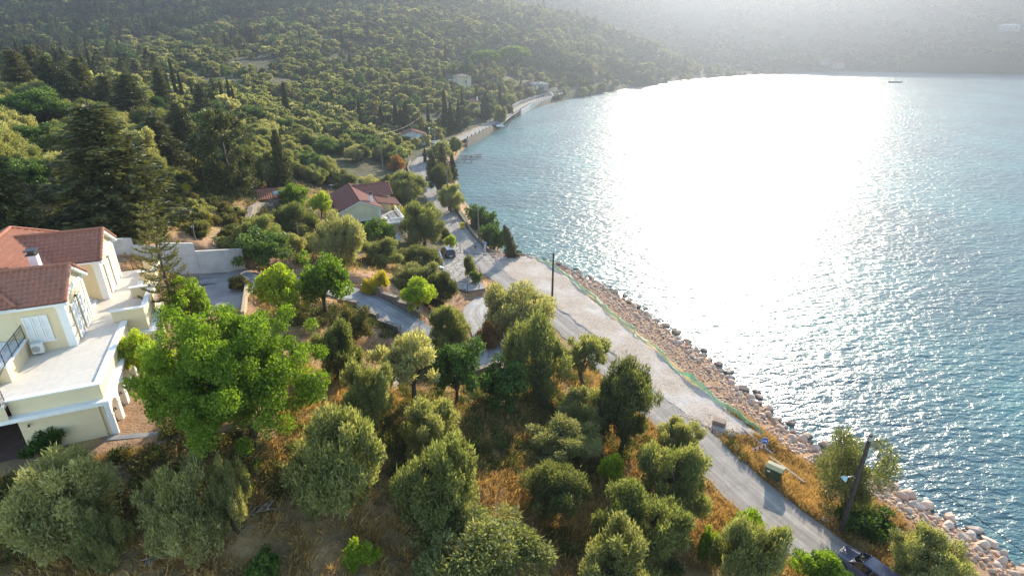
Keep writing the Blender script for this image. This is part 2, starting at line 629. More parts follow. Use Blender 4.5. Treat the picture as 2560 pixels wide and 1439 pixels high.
M['dark_room'] = mat("dark_interior", (.05, .038, .032), .9)
M['pole'] = mat("creosoted_pole", (.075, .055, .045), .85, (.04, .03, .026), 4, bump=.01)
M['polegrey'] = mat("weathered_pole", (.22, .18, .145), .85, (.14, .115, .095), 4)


def tex_nodes(m):
    return m.node_tree, m.node_tree.nodes["Principled BSDF"]


# stone wall: irregular blocks
def stone_mat(name, c1, c2, mortar, sc):
    m = mat(name, c1, .9)
    t, b = tex_nodes(m)
    tc = t.nodes.new("ShaderNodeTexCoord")
    v = t.nodes.new("ShaderNodeTexVoronoi")
    v.inputs["Scale"].default_value = sc
    v2 = t.nodes.new("ShaderNodeTexVoronoi")
    v2.feature = 'DISTANCE_TO_EDGE'
    v2.inputs["Scale"].default_value = sc
    mp = t.nodes.new("ShaderNodeMapping")
    mp.inputs["Scale"].default_value = (1, 1, 1.7)
    t.links.new(tc.outputs["Object"], mp.inputs[0])
    t.links.new(mp.outputs[0], v.inputs["Vector"])
    t.links.new(mp.outputs[0], v2.inputs["Vector"])
    sp = t.nodes.new("ShaderNodeSeparateColor")
    t.links.new(v.outputs["Color"], sp.inputs[0])
    mx = t.nodes.new("ShaderNodeMix")
    mx.data_type = 'RGBA'
    mx.inputs[6].default_value = (*c1, 1)
    mx.inputs[7].default_value = (*c2, 1)
    t.links.new(sp.outputs[0], mx.inputs[0])
    mr = t.nodes.new("ShaderNodeMapRange")
    mr.inputs["From Min"].default_value = .02
    mr.inputs["From Max"].default_value = .09
    t.links.new(v2.outputs["Distance"], mr.inputs["Value"])
    m2 = t.nodes.new("ShaderNodeMix")
    m2.data_type = 'RGBA'
    m2.inputs[6].default_value = (*mortar, 1)
    t.links.new(mx.outputs[2], m2.inputs[7])
    t.links.new(mr.outputs[0], m2.inputs[0])
    t.links.new(m2.outputs[2], b.inputs["Base Color"])
    bn = t.nodes.new("ShaderNodeBump")
    bn.inputs["Distance"].default_value = .05
    t.links.new(mr.outputs[0], bn.inputs["Height"])
    t.links.new(bn.outputs[0], b.inputs["Normal"])
    return m


M['stone'] = stone_mat("rubble_stone", (.34, .28, .22), (.22, .185, .15), (.16, .14, .12), 3.2)
M['palestone'] = stone_mat("pale_rubble_stone", (.40, .33, .25), (.27, .22, .165), (.17, .14, .11), 2.2)
def tile_grid(m, size, dark):
    t, b = tex_nodes(m)
    src = b.inputs["Base Color"].links[0].from_socket
    tc = t.nodes.new("ShaderNodeTexCoord")
    br = t.nodes.new("ShaderNodeTexBrick")
    br.offset = 0
    br.inputs["Scale"].default_value = 1
    br.inputs["Brick Width"].default_value = size
    br.inputs["Row Height"].default_value = size
    br.inputs["Mortar Size"].default_value = .012
    br.inputs["Color1"].default_value = (1, 1, 1, 1)
    br.inputs["Color2"].default_value = (.95, .95, .94, 1)
    br.inputs["Mortar"].default_value = (dark, dark, dark, 1)
    t.links.new(tc.outputs["Object"], br.inputs["Vector"])
    mx = t.nodes.new("ShaderNodeMix")
    mx.data_type = 'RGBA'
    mx.blend_type = 'MULTIPLY'
    mx.inputs[0].default_value = 1
    t.links.new(src, mx.inputs[6])
    t.links.new(br.outputs[0], mx.inputs[7])
    t.links.new(mx.outputs[2], b.inputs["Base Color"])


tile_grid(M['tilefloor'], .45, .86)
def worn_road(m):
    # lighter wheel tracks, streaks along the way and dark cracks
    t, b = tex_nodes(m)
    src = b.inputs["Base Color"].links[0].from_socket
    uv = t.nodes.new("ShaderNodeUVMap")
    sp = t.nodes.new("ShaderNodeSeparateXYZ")
    t.links.new(uv.outputs[0], sp.inputs[0])
    ab = t.nodes.new("ShaderNodeMath")
    ab.operation = 'ABSOLUTE'
    t.links.new(sp.outputs[0], ab.inputs[0])
    su = t.nodes.new("ShaderNodeMath")
    su.operation = 'SUBTRACT'
    t.links.new(ab.outputs[0], su.inputs[0])
    su.inputs[1].default_value = .42
    a2 = t.nodes.new("ShaderNodeMath")
    a2.operation = 'ABSOLUTE'
    t.links.new(su.outputs[0], a2.inputs[0])
    r1 = t.nodes.new("ShaderNodeMapRange")
    r1.inputs["From Min"].default_value = .05
    r1.inputs["From Max"].default_value = .3
    r1.inputs["To Min"].default_value = 1.10
    r1.inputs["To Max"].default_value = .90
    t.links.new(a2.outputs[0], r1.inputs["Value"])
    mp = t.nodes.new("ShaderNodeMapping")
    mp.inputs["Scale"].default_value = (5, .10, 1)
    t.links.new(uv.outputs[0], mp.inputs[0])
    n = t.nodes.new("ShaderNodeTexNoise")
    n.inputs["Scale"].default_value = 1.5
    n.inputs["Detail"].default_value = 6
    t.links.new(mp.outputs[0], n.inputs["Vector"])
    r2 = t.nodes.new("ShaderNodeMapRange")
    r2.inputs["From Min"].default_value = .3
    r2.inputs["From Max"].default_value = .7
    r2.inputs["To Min"].default_value = .78
    r2.inputs["To Max"].default_value = 1.2
    t.links.new(n.outputs[0], r2.inputs["Value"])
    tc = t.nodes.new("ShaderNodeTexCoord")
    vo = t.nodes.new("ShaderNodeTexVoronoi")
    vo.feature = 'DISTANCE_TO_EDGE'
    vo.inputs["Scale"].default_value = .28
    nz = t.nodes.new("ShaderNodeTexNoise")
    nz.inputs["Scale"].default_value = 1.2
    t.links.new(tc.outputs["Object"], nz.inputs["Vector"])
    va = t.nodes.new("ShaderNodeVectorMath")
    va.operation = 'ADD'
    t.links.new(tc.outputs["Object"], va.inputs[0])
    t.links.new(nz.outputs["Color"], va.inputs[1])
    t.links.new(va.outputs[0], vo.inputs["Vector"])
    r3 = t.nodes.new("ShaderNodeMapRange")
    r3.inputs["From Min"].default_value = .002
    r3.inputs["From Max"].default_value = .014
    r3.inputs["To Min"].default_value = .8
    r3.inputs["To Max"].default_value = 1
    t.links.new(vo.outputs["Distance"], r3.inputs["Value"])
    p1 = t.nodes.new("ShaderNodeMath")
    p1.operation = 'MULTIPLY'
    t.links.new(r1.outputs[0], p1.inputs[0])
    t.links.new(r2.outputs[0], p1.inputs[1])
    p2 = t.nodes.new("ShaderNodeMath")
    p2.operation = 'MULTIPLY'
    t.links.new(p1.outputs[0], p2.inputs[0])
    t.links.new(r3.outputs[0], p2.inputs[1])
    cc = t.nodes.new("ShaderNodeCombineColor")
    for k in range(3):
        t.links.new(p2.outputs[0], cc.inputs[k])
    mx = t.nodes.new("ShaderNodeMix")
    mx.data_type = 'RGBA'
    mx.blend_type = 'MULTIPLY'
    mx.inputs[0].default_value = 1
    t.links.new(src, mx.inputs[6])
    t.links.new(cc.outputs[0], mx.inputs[7])
    t.links.new(mx.outputs[2], b.inputs["Base Color"])


M['tile_red'] = mat("clay_roof_tile", (.38, .165, .10), .8, (.30, .125, .075), 3.5, col3=(.24, .12, .085), scale3=.6, c3=(.5, .85))
M['tile_old'] = mat("brown_roof_tile", (.30, .12, .08), .85, (.21, .085, .06), 3.0, col3=(.17, .10, .08), scale3=.5, c3=(.5, .85))


# ------------------------------------------------------------------ sheets
def ribbon(name, pl, m, hw, dz=.0, seg=1.2, cols=4, edge_noise=.0, skirt=None):
    """a sheet along a centre line with heights of its own"""
    pl = np.asarray(pl)
    d = np.r_[0, np.cumsum(np.hypot(*(np.diff(pl[:, :2], axis=0).T)))]
    n = max(4, int(d[-1] / seg))
    s = np.linspace(0, d[-1], n)
    # smooth by sampling a Catmull-like average
    P = np.stack([np.interp(s, d, pl[:, k]) for k in range(3)], 1)
    k = max(1, int(3.0 / seg))
    ker = np.ones(2 * k + 1) / (2 * k + 1)
    Pp = np.vstack([np.repeat(P[:1], k, 0), P, np.repeat(P[-1:], k, 0)])
    P = np.stack([np.convolve(Pp[:, c], ker, 'valid') for c in range(3)], 1)
    T = np.gradient(P[:, :2], axis=0)
    T /= np.linalg.norm(T, axis=1)[:, None]
    N = np.stack([-T[:, 1], T[:, 0]], 1)
    V = []
    for j in range(cols + 1):
        f = j / cols * 2 - 1
        e = hw * f
        off = np.full(n, e)
        if edge_noise and j in (0, cols):
            off = off + (vnoise(s * .8 + j * 17, s * 0 + 3.3) - .5) * edge_noise * 2
        q = P[:, :2] + N * off[:, None]
        V.append(np.c_[q, P[:, 2] + dz])
    V = np.stack(V, 1).reshape(-1, 3)
    UVv = np.stack([np.tile(np.linspace(-1, 1, cols + 1), n), np.repeat(s, cols + 1)], 1)
    i = np.arange(n - 1)[:, None] * (cols + 1) + np.arange(cols)[None]
    i = i.ravel()
    f = np.stack([i, i + 1, i + cols + 2, i + cols + 1], 1)[:, ::-1]
    me = mesh_np(name, V, f)
    uv = me.uv_layers.new(name="along")
    uv.data.foreach_set("uv", UVv[f.ravel()].astype(np.float32).ravel())
    o = link(name, me, m)
    return kind(o, 'structure'), P, N


def strip_between(name, A, B, m, dz, n=80, cols=12, zf=None, noise=0.0, nscale=1.0, wob=0.0, skirt=0.0):
    """a draped sheet between two plan lines"""
    def rs(pl):
        pl = np.asarray(pl, float)[:, :2]
        d = np.r_[0, np.cumsum(np.hypot(*(np.diff(pl, axis=0).T)))]
        s = np.linspace(0, d[-1], n)
        return np.stack([np.interp(s, d, pl[:, k]) for k in range(2)], 1)
    a, b = rs(A), rs(B)
    if wob:
        for q in (a, b):
            q += np.c_[vnoise(q[:, 1] * .5, q[:, 0] * .5) - .5, vnoise(q[:, 1] * .5 + 9, q[:, 0] * .5) - .5] * wob * 2 + np.c_[vnoise(q[:, 1] * 1.7, q[:, 0]) - .5, vnoise(q[:, 1] * 1.7 + 9, q[:, 0]) - .5] * wob
    t = np.linspace(0, 1, cols + 1)[None, :, None]
    Q = (a[:, None] * (1 - t) + b[:, None] * t).reshape(-1, 2)
    z = (H(Q[:, 0], Q[:, 1]) if zf is None else zf(Q[:, 0], Q[:, 1])) + dz
    if noise:
        z = z + (vnoise(Q[:, 0] * nscale, Q[:, 1] * nscale) + vnoise(Q[:, 0] * nscale * 2.7, Q[:, 1] * nscale * 2.7) * .5 - .75) * noise
    if skirt:
        z = z.reshape(n, cols + 1)
        for sl in (np.s_[0, :], np.s_[-1, :], np.s_[:, 0], np.s_[:, -1]):
            z[sl] = z[sl] - skirt
        z = z.ravel()
    i = (np.arange(n - 1)[:, None] * (cols + 1) + np.arange(cols)[None]).ravel()
    f = np.stack([i, i + 1, i + cols + 2, i + cols + 1], 1)
    me = mesh_np(name, np.c_[Q, z], f)
    bm = bmesh.new()
    bm.from_mesh(me)
    bmesh.ops.recalc_face_normals(bm, faces=bm.faces)
    if sum(x.normal.z for x in bm.faces) < 0:
        bmesh.ops.reverse_faces(bm, faces=bm.faces)
    bm.to_mesh(me)
    bm.free()
    o = link(name, me, m)
    return kind(o, 'structure')

# ------------------------------------------------------------------ ground
def ground_mat():
    m = mat("dry_grass_ground", (.3, .2, .1), .95)
    t, b = tex_nodes(m)
    tc = t.nodes.new("ShaderNodeTexCoord")
    at_ = t.nodes.new("ShaderNodeAttribute")
    at_.attribute_name = "cover"

    def noise(sc, det=6):
        n = t.nodes.new("ShaderNodeTexNoise")
        n.inputs["Scale"].default_value = sc
        n.inputs["Detail"].default_value = det
        n.inputs["Roughness"].default_value = .65
        t.links.new(tc.outputs["Object"], n.inputs["Vector"])
        return n

    def ramp(src, stops):
        r = t.nodes.new("ShaderNodeValToRGB")
        el = r.color_ramp.elements
        el[0].position, el[0].color = stops[0][0], (*stops[0][1], 1)
        el[1].position, el[1].color = stops[-1][0], (*stops[-1][1], 1)
        for p, c in stops[1:-1]:
            e = el.new(p)
            e.color = (*c, 1)
        t.links.new(src, r.inputs[0])
        return r
    dry = ramp(noise(.55).outputs[0], [(.3, (.16, .115, .065)), (.46, (.29, .20, .10)), (.56, (.40, .26, .11)), (.7, (.46, .34, .19))])
    green = ramp(noise(.9).outputs[0], [(.3, (.035, .038, .016)), (.5, (.075, .075, .03)), (.7, (.15, .125, .055))])
    soil = ramp(noise(1.6).outputs[0], [(.3, (.23, .135, .075)), (.5, (.34, .2, .11)), (.7, (.42, .28, .17))])
    sep = t.nodes.new("ShaderNodeSeparateColor")
    t.links.new(at_.outputs["Color"], sep.inputs[0])
    n2 = noise(2.2)

    def mix(fac, A, B):
        ad = t.nodes.new("ShaderNodeMath")
        ad.operation = 'MULTIPLY_ADD'
        t.links.new(n2.outputs[0], ad.inputs[0])
        ad.inputs[1].default_value = .9
        t.links.new(fac, ad.inputs[2])
        mr = t.nodes.new("ShaderNodeMapRange")
        mr.inputs["From Min"].default_value = .8
        mr.inputs["From Max"].default_value = 1.1
        t.links.new(ad.outputs[0], mr.inputs["Value"])
        x = t.nodes.new("ShaderNodeMix")
        x.data_type = 'RGBA'
        t.links.new(mr.outputs[0], x.inputs[0])
        t.links.new(A, x.inputs[6])
        t.links.new(B, x.inputs[7])
        return x
    x = mix(sep.outputs[0], dry.outputs[0], green.outputs[0])
    x = mix(sep.outputs[1], x.outputs[2], soil.outputs[0])
    t.links.new(x.outputs[2], b.inputs["Base Color"])
    bn = t.nodes.new("ShaderNodeBump")
    bn.inputs["Distance"].default_value = .12
    t.links.new(noise(5).outputs[0], bn.inputs["Height"])
    t.links.new(bn.outputs[0], b.inputs["Normal"])
    return m


NR, NA = 560, 620
_r = np.concatenate([np.geomspace(6, 2600, NR)])
_a = np.linspace(R(-88), R(100), NA)
RR, AA = np.meshgrid(_r, _a, indexing='ij')
GX, GY = (RR * np.sin(AA)).ravel(), (RR * np.cos(AA)).ravel()
GZ = H(GX, GY)
gi = (np.arange(NR - 1)[:, None] * NA + np.arange(NA - 1)[None]).ravel()
gf = np.stack([gi, gi + 1, gi + NA + 1, gi + NA], 1)
# leave out the sea bed far from the shore
keep = GZ[gf].max(1) > -5.5
me = mesh_np("ground", np.c_[GX, GY, GZ], gf[keep][:, ::-1])
cov = np.zeros((len(GX), 4), np.float32)
cov[:, 3] = 1
nz = vnoise(GX * .12 + 5, GY * .12) * .6 + vnoise(GX * .4, GY * .4 + 7) * .4
far = np.clip((np.hypot(GX, GY) - 75) / 60, 0, 1)
cov[:, 0] = np.clip(nz * .62 + far * .65, 0, 1)
lx, ly = villa_local(GX, GY)
soil = ((lx > -1) & (lx < 9) & (ly > -2) & (ly < 34)).astype(float)
du, _ = pl_dist(GX, GY, UPPER)
soil = np.maximum(soil, (du < 7.5) & (GY > 46) & (GX < -3))
sdist = shore_d(GX, GY)
soil = np.maximum(soil, ((sdist < 6) & (np.hypot(GX, GY) < 260)) * 1.0)
cov[:, 1] = soil * .75
ca = me.color_attributes.new("cover", 'FLOAT_COLOR', 'POINT')
ca.data.foreach_set("color", cov.ravel())
for p in me.polygons:
    pass
me.polygons.foreach_set("use_smooth", np.ones(len(me.polygons), bool))
kind(link("ground", me, ground_mat()), 'structure')

# ------------------------------------------------------------------ sea
def water_mat():
    m = mat("sea_water", (.004, .045, .055), .28, spec=.5)
    t, b = tex_nodes(m)
    b.inputs["IOR"].default_value = 1.33
    tc = t.nodes.new("ShaderNodeTexCoord")

    def noise(sc, det, rot, st):
        mp = t.nodes.new("ShaderNodeMapping")
        mp.inputs["Rotation"].default_value = (0, 0, rot)
        mp.inputs["Scale"].default_value = (sc, sc * st, sc)
        t.links.new(tc.outputs["Object"], mp.inputs[0])
        n = t.nodes.new("ShaderNodeTexNoise")
        n.inputs["Scale"].default_value = 1
        n.inputs["Detail"].default_value = det
        n.inputs["Roughness"].default_value = .55
        t.links.new(mp.outputs[0], n.inputs["Vector"])
        return n
    big = noise(.22, 2, R(-35), 2.2)
    mid = noise(.75, 3, R(-28), 2.0)
    fine = noise(2.6, 2, R(-10), 1.5)

    def ma(a, k, c=None):
        x = t.nodes.new("ShaderNodeMath")
        x.operation = 'MULTIPLY_ADD'
        t.links.new(a, x.inputs[0])
        x.inputs[1].default_value = k
        if c is None:
            x.inputs[2].default_value = 0
        else:
            t.links.new(c, x.inputs[2])
        return x.outputs[0]
    h = ma(fine.outputs[0], WV[2], ma(mid.outputs[0], WV[1], ma(big.outputs[0], WV[0])))
    bn = t.nodes.new("ShaderNodeBump")
    bn.inputs["Distance"].default_value = 1.0
    bn.inputs["Strength"].default_value = 1.0
    t.links.new(h, bn.inputs["Height"])
    t.links.new(bn.outputs[0], b.inputs["Normal"])
    # shallows and weed patches under the surface
    sh = noise(.03, 3, 0, 1)
    mx = t.nodes.new("ShaderNodeMix")
    mx.data_type = 'RGBA'
    mx.inputs[6].default_value = (.066, .132, .142, 1)
    mx.inputs[7].default_value = (.085, .20, .195, 1)
    mr = t.nodes.new("ShaderNodeMapRange")
    mr.inputs["From Min"].default_value = .4
    mr.inputs["From Max"].default_value = .62
    t.links.new(sh.outputs[0], mr.inputs["Value"])
    t.links.new(mr.outputs[0], mx.inputs[0])
    t.links.new(mx.outputs[2], b.inputs["Base Color"])
    return m


WV = (.55, .38, .04)
me = mesh_np("sea", [(-150, -600, 0), (4000, -600, 0), (4000, 1100, 0), (-150, 1100, 0)], [(0, 1, 2, 3)])
kind(link("sea", me, water_mat()), 'structure')

# ------------------------------------------------------------------ road and yards
M['road'] = mat("dusty_road", (.34, .305, .265), .92, (.28, .25, .215), .6, col3=(.40, .365, .315), scale3=1.7, c3=(.5, .8), bump=.008, bscale=25)
M['drive'] = mat("grey_concrete_drive", (.35, .34, .325), .9, (.27, .265, .255), .8, col3=(.42, .40, .37), scale3=.35, c3=(.5, .75), bump=.012, bscale=9)
worn_road(M['road'])
worn_road(M['drive'])
M['crushed'] = mat("crushed_limestone", (.50, .41, .325), .95, (.34, .265, .20), 6, contrast=(.42, .60), col3=(.57, .51, .45), scale3=.3, c3=(.45, .75), bump=.05, bscale=4)
M['paving'] = stone_mat("crazy_paving", (.47, .43, .37), (.36, .32, .275), (.24, .22, .19), 1.1)
road, RP, RN = ribbon("road", ROAD, M['road'], ROAD_HW, .0, 1.0, 5, .22)
drive, UP_, UN_ = ribbon("driveway", UPPER, M['drive'], UP_HW, .02, .8, 4, .1)
strip_between("gravel_yard", YL, NET, M['crushed'], .05, 120, 24, zf=lambda x, y: np.minimum(2.53, H(x, y) + .10), noise=.05, nscale=.9, wob=.45, skirt=.12)
strip_between("yard", [YARD[0], YARD[7], YARD[6]], [YARD[1], YARD[2], YARD[3], YARD[4], YARD[5]], M['drive'], .04, 24, 8, zf=lambda x, y: np.full(len(x), 14.36))
strip_between("parking_lot", [LOT[0], LOT[6], LOT[5], LOT[4]], [LOT[1], (LOT[1] + LOT[2]) / 2, LOT[2], LOT[3]], M['paving'], .06, 30, 8, zf=lambda x, y: np.full(len(x), 3.95))

# ------------------------------------------------------------------ houses
def tiled_plane(name, poly, m, parent, per=.30, row=.38, amp=.032, lap=.04, steps=4):
    """roof plane of barrel tiles; POLY starts with its eave edge"""
    P = [Vector(p) for p in poly]
    e = (P[1] - P[0]).normalized()
    n = e.cross(P[2] - P[0]).normalized()
    if n.z < 0:
        n = -n
    s = n.cross(e)
    if s.z < 0:
        s = -s
    pc = [((p - P[0]).dot(e), (p - P[0]).dot(s)) for p in P]
    p0, p1 = min(a for a, b in pc) - .05, max(a for a, b in pc) + .05
    q0, q1 = min(b for a, b in pc) - .02, max(b for a, b in pc) + .05
    ps = np.arange(p0, p1 + per / steps, per / steps)
    qs, hs = [], []
    q = q0
    while q < q1:
        qs += [q, q + row - .012]
        hs += [lap, 0.0]
        q += row
    qs, hs = np.array(qs), np.array(hs)
    prof = amp * (np.cos(ps / per * 2 * math.pi) + .25 * np.cos(ps / per * 4 * math.pi))
    V = []
    for qq, hh in zip(qs, hs):
        for pp, pr in zip(ps, prof):
            V.append(P[0] + e * pp + s * qq + n * (pr + hh + amp))
    nc = len(ps)
    Fc = [(r * nc + c, r * nc + c + 1, (r + 1) * nc + c + 1, (r + 1) * nc + c) for r in range(len(qs) - 1) for c in range(nc - 1)]
    me = bpy.data.meshes.new(name)
    me.from_pydata(V, [], Fc)
    bm = bmesh.new()
    bm.from_mesh(me)
    cen = sum(P, Vector()) / len(P)
    for i in range(len(P)):
        a, b = P[i], P[(i + 1) % len(P)]
        o = n.cross(b - a).normalized()
        if (cen - a).dot(o) > 0:
            o = -o
        bmesh.ops.bisect_plane(bm, geom=bm.verts[:] + bm.edges[:] + bm.faces[:], plane_co=a + o * .02, plane_no=o, clear_outer=True)
    # underside
    lo = [bm.verts.new(p - n * .06) for p in P]
    bm.faces.new(lo)
    bmesh.ops.recalc_face_normals(bm, faces=bm.faces)
    for f in bm.faces:
        if f.normal.dot(n) < 0 and len(f.verts) <= 4 and abs((f.calc_center_median() - P[0]).dot(n) + .06) > .01:
            f.normal_flip()
    bm.to_mesh(me)
    bm.free()
    return link(name, me, m, parent)


def ridge_caps(pts, m, parent, name='ridge_cap', r=.11, step=.36):
    b = MB()
    for a, c in zip(pts[:-1], pts[1:]):
        a, c = Vector(a), Vector(c)
        L = (c - a).length
        k = max(1, int(L / step))
        for i in range(k):
            p, q = a + (c - a) * (i / k), a + (c - a) * ((i + 1.08) / k)
            b.tube([p, q], [r * 1.08, r * .92], 7)
    return b.build(name, m, parent, smooth=False)


def shutter_door(par, face, u0, u1, z0, z1, m=None, panels=2, axis='x', out=1):
    """panelled shutter on a wall plane: FACE is the plane, U along it"""
    m = m or M['white']
    b = MB()
    w = (u1 - u0) / panels
    for k in range(panels):
        a, c = u0 + k * w + .012, u0 + (k + 1) * w - .012
        def bx(ua, ub, za, zb, d0, d1):
            d0, d1 = face + out * d0, face + out * d1
            lo, hi = min(d0, d1), max(d0, d1)
            if axis == 'x':
                b.box(lo, hi, ua, ub, za, zb)
            else:
                b.box(ua, ub, lo, hi, za, zb)
        bx(a, a + .09, z0, z1, .0, .075)
        bx(c - .09, c, z0, z1, .0, .075)
        for zz in (z0, (z0 + z1) / 2 - .05, z1 - .10):
            bx(a + .092, c - .092, zz, zz + .10, .0, .07)
        n = int((z1 - z0 - .2) / .075)
        for i in range(n):
            zz = z0 + .105 + i * (z1 - z0 - .21) / n
            bx(a + .092, c - .092, zz, zz + .068, .004, .03)
        bx(a + .092, c - .092, z0 + .1, z1 - .1, -.01, .012)
    return b.build('shutter', m, par)


def arch_panel(b, x, y0, y1, zb, zt, yo0, yo1, zs, th, axis='x'):
    """wall slab across AXIS with one arched opening; zs is the springing height"""
    r = (yo1 - yo0) / 2
    c = (yo0 + yo1) / 2
    n = 12
    arc = [(c - r * math.cos(math.pi * i / n), zs + r * math.sin(math.pi * i / n)) for i in range(n + 1)]
    b.prism([(y0, zb), (yo0, zb), (yo0, zs), (yo0, zt), (y0, zt)][:3] + [(yo0, zt), (y0, zt)], axis, x, x + th)
    b.prism([(yo1, zb), (y1, zb), (y1, zt), (yo1, zt)], axis, x, x + th)
    for i in range(n):
        b.prism([arc[i], arc[i + 1], (arc[i + 1][0], zt), (arc[i][0], zt)], axis, x, x + th)
    return b


def railing(par, pts, h=.9, gap=.11, curl=True, m=None, name='railing'):
    b = MB()
    m = m or M['iron']
    P = [Vector(p) for p in pts]
    for a, c in zip(P[:-1], P[1:]):
        L = (c - a).length
        d = (c - a) / L
        nrm = Vector((-d.y, d.x, 0)).normalized()
        b.tube([a + Vector((0, 0, h)), c + Vector((0, 0, h))], .028, 5)
        b.tube([a + Vector((0, 0, .1)), c + Vector((0, 0, .1))], .016, 4)
        b.tube([a + Vector((0, 0, h * .8)), c + Vector((0, 0, h * .8))], .014, 4)
        k = max(2, int(L / gap))
        for i in range(k + 1):
            p = a + (c - a) * (i / k)
            if curl:
                b.tube([p + Vector((0, 0, .06)), p + nrm * .07 + Vector((0, 0, h * .3)), p - nrm * .02 + Vector((0, 0, h * .6)), p + Vector((0, 0, h))], .011, 4, cap=False)
            else:
                b.tube([p, p + Vector((0, 0, h))], .011, 4, cap=False)
        for i in range(int(L / 1.4) + 2):
            p = a + (c - a) * min(1, i / max(1, int(L / 1.4) + 1))
            b.tube([p, p + Vector((0, 0, h + .06))], .022, 5)
    return b.build(name, m, par)


def build_villa():
    V = thing("villa", "large yellow villa with red-tiled wing roofs above a white terrace over an arcade", "house", (VILLA_O[0], VILLA_O[1], VZ), VILLA_ROT)
    cr, wh = M['cream'], M['white']
    Zt, Ze = 3.6, 7.0
    # lower storey ----------------------------------------------------
    b = MB()
    b.box(-4.5, -.32, 0.0, .3, -.6, 2.4)
    b.box(-4.5, -4.2, .302, 5.8, -.6, 2.4)
    b.box(-13, -1.95, 5.8, 6.1, -.6, 3.3)
    b.box(-2.0, -1.75, .302, 5.79, -.6, 2.4)
    b.box(-13, -12.7, -.2, 5.79, -.6, 2.4)
    b.box(-1.749, -.3, 7.3, 8.99, -.6, 2.4)
    b.build('lower_wall', cr, V)
    MB().box(-1.6, -.02, 13.51, 20.0, -.6, 2.4).build('lower_wall', M['stone'], V)
    b = MB()
    y = 0.0
    for k in range(4):
        y0, y1 = 0.0 + k * 1.82, 0.0 + (k + 1) * 1.82
        arch_panel(b, -.3, y0, y1, -.5, 2.4, y0 + .26, y1 - .26, 1.35, .3)
    b.build('arcade', wh, V)
    for k in range(5):
        b = MB()
        b.box(-.34, .02, k * 1.82 - .17 + (.18 if k == 0 else 0), k * 1.82 + .17, -.5, 1.32)
        b.box(-.36, .05, k * 1.82 - .21 + (.22 if k == 0 else 0), k * 1.82 + .21, 1.322, 1.44)
        b.build('pilaster', wh, V)
    # projecting bay with windows
    b = MB()
    for k, (ya, yb) in enumerate([(9.0, 11.25), (11.252, 13.5)]):
        arch_panel(b, .9, ya, yb, -.6, 2.4, ya + .5, yb - .5, 1.2, .3)
    b.box(-.3, .898, 9.0, 9.3, -.6, 2.4)
    b.box(-.3, .898, 13.2, 13.5, -.6, 2.4)
    b.build('bay_wall', cr, V)
    for ya, yb in ((9.5, 10.75), (11.75, 13.0)):
        w = MB().box(.94, .98, ya, yb, -.1, 1.85).build('window', M['glass'], V)
        f = MB()
        for yy in (ya, (ya + yb) / 2 - .03, yb - .06):
            f.box(.985, 1.02, yy, yy + .06, -.1, 1.75)
        f.box(.985, 1.015, ya, yb, .7, .76)
        f.build('window_frame', wh, w)
    # dark garage behind the front opening
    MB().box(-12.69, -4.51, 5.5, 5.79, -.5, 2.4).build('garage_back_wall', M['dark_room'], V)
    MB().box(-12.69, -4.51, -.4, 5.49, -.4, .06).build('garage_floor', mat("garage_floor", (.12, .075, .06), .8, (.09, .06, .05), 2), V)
    # ledge and deck
    b = MB()
    b.box(-13.2, .16, -.45, 0.02, 2.402, 2.66)
    b.box(-.5, .16, .022, 8.6, 2.402, 2.66)
    b.box(-.5, 1.5, 8.602, 13.9, 2.402, 2.66)
    b.box(-1.6, .42, 13.902, 20.1, 2.402, 2.66)
    b.build('cornice', wh, V)
    b = MB()
    b.box(-4.6, -.14, .0, .22, 2.662, 3.62)
    b.box(-.36, -.14, .222, 8.99, 2.662, 3.62)
    b.box(-.36, -.14, 13.51, 20, 2.662, 3.62)
    b.box(-.36, 1.12, 9.0, 9.2, 2.662, 4.42)
    b.box(.92, 1.12, 9.202, 13.298, 2.662, 4.30)
    b.box(-.36, 1.12, 13.3, 13.5, 2.662, 4.42)
    b.box(-.9, -.362, 9.0, 9.2, 3.62, 4.42)
    b.box(-.36, .9, 17.0, 17.2, 3.64, 4.35)
    b.box(.7, .9, 17.202, 19.8, 3.64, 4.35)
    b.box(-.4, .9, 19.802, 20.0, 3.64, 4.35)
    b.build('parapet', cr, V)
    b = MB()
    b.box(-4.66, -.02, -.08, .30, 3.622, 3.70)
    b.box(-.44, -.02, .302, 8.9, 3.622, 3.70)
    b.box(-.44, -.02, 13.6, 16.9, 3.622, 3.70)
    b.box(-.98, 1.22, 8.94, 9.26, 4.422, 4.50)
    b.box(.86, 1.22, 9.262, 13.23, 4.302, 4.38)
    b.box(-.44, 1.22, 13.232, 13.56, 4.422, 4.50)
    b.box(-.41, .96, 16.95, 17.25, 4.352, 4.42)
    b.box(.64, .96, 17.252, 19.75, 4.352, 4.42)
    b.build('coping', wh, V)
    b = MB()
    b.box(-13.2, -.365, .225, 20.0, 3.40, Zt)
    b.box(-.365, .915, 9.205, 13.295, 3.40, Zt - .002)
    b.box(-13.2, -4.61, -.42, .222, 3.40, Zt - .004)
    b.build('terrace', M['tilefloor'], V)
    MB().box(-13.2, -4.605, -.44, -.422, 2.67, Zt - .2).build('balcony_face', cr, V)
    # balustrade of the bay
    b = MB()
    for k in range(20):
        yy = 9.4 + k * .2
        b.tube([(.9, yy, 3.6), (.86, yy, 3.85), (.9, yy, 4.28)], [.035, .055, .035], 6)
    b.build('balustrade', wh, V)
    # upper storey ------------------------------------------------------
    b = MB()
    b.box(-5.2, -2.5, 6.1, 10.9, Zt, Ze)
    b.box(-5.21, -2.0, 13.9, 18.9, Zt, Ze)
    b.box(-12.0, -5.21, 6.11, 20.8, Zt, Ze)
    b.prism([(6.1, Ze), (10.9, Ze), (8.5, Ze + 1.42)], 'x', -5.2, -2.502)
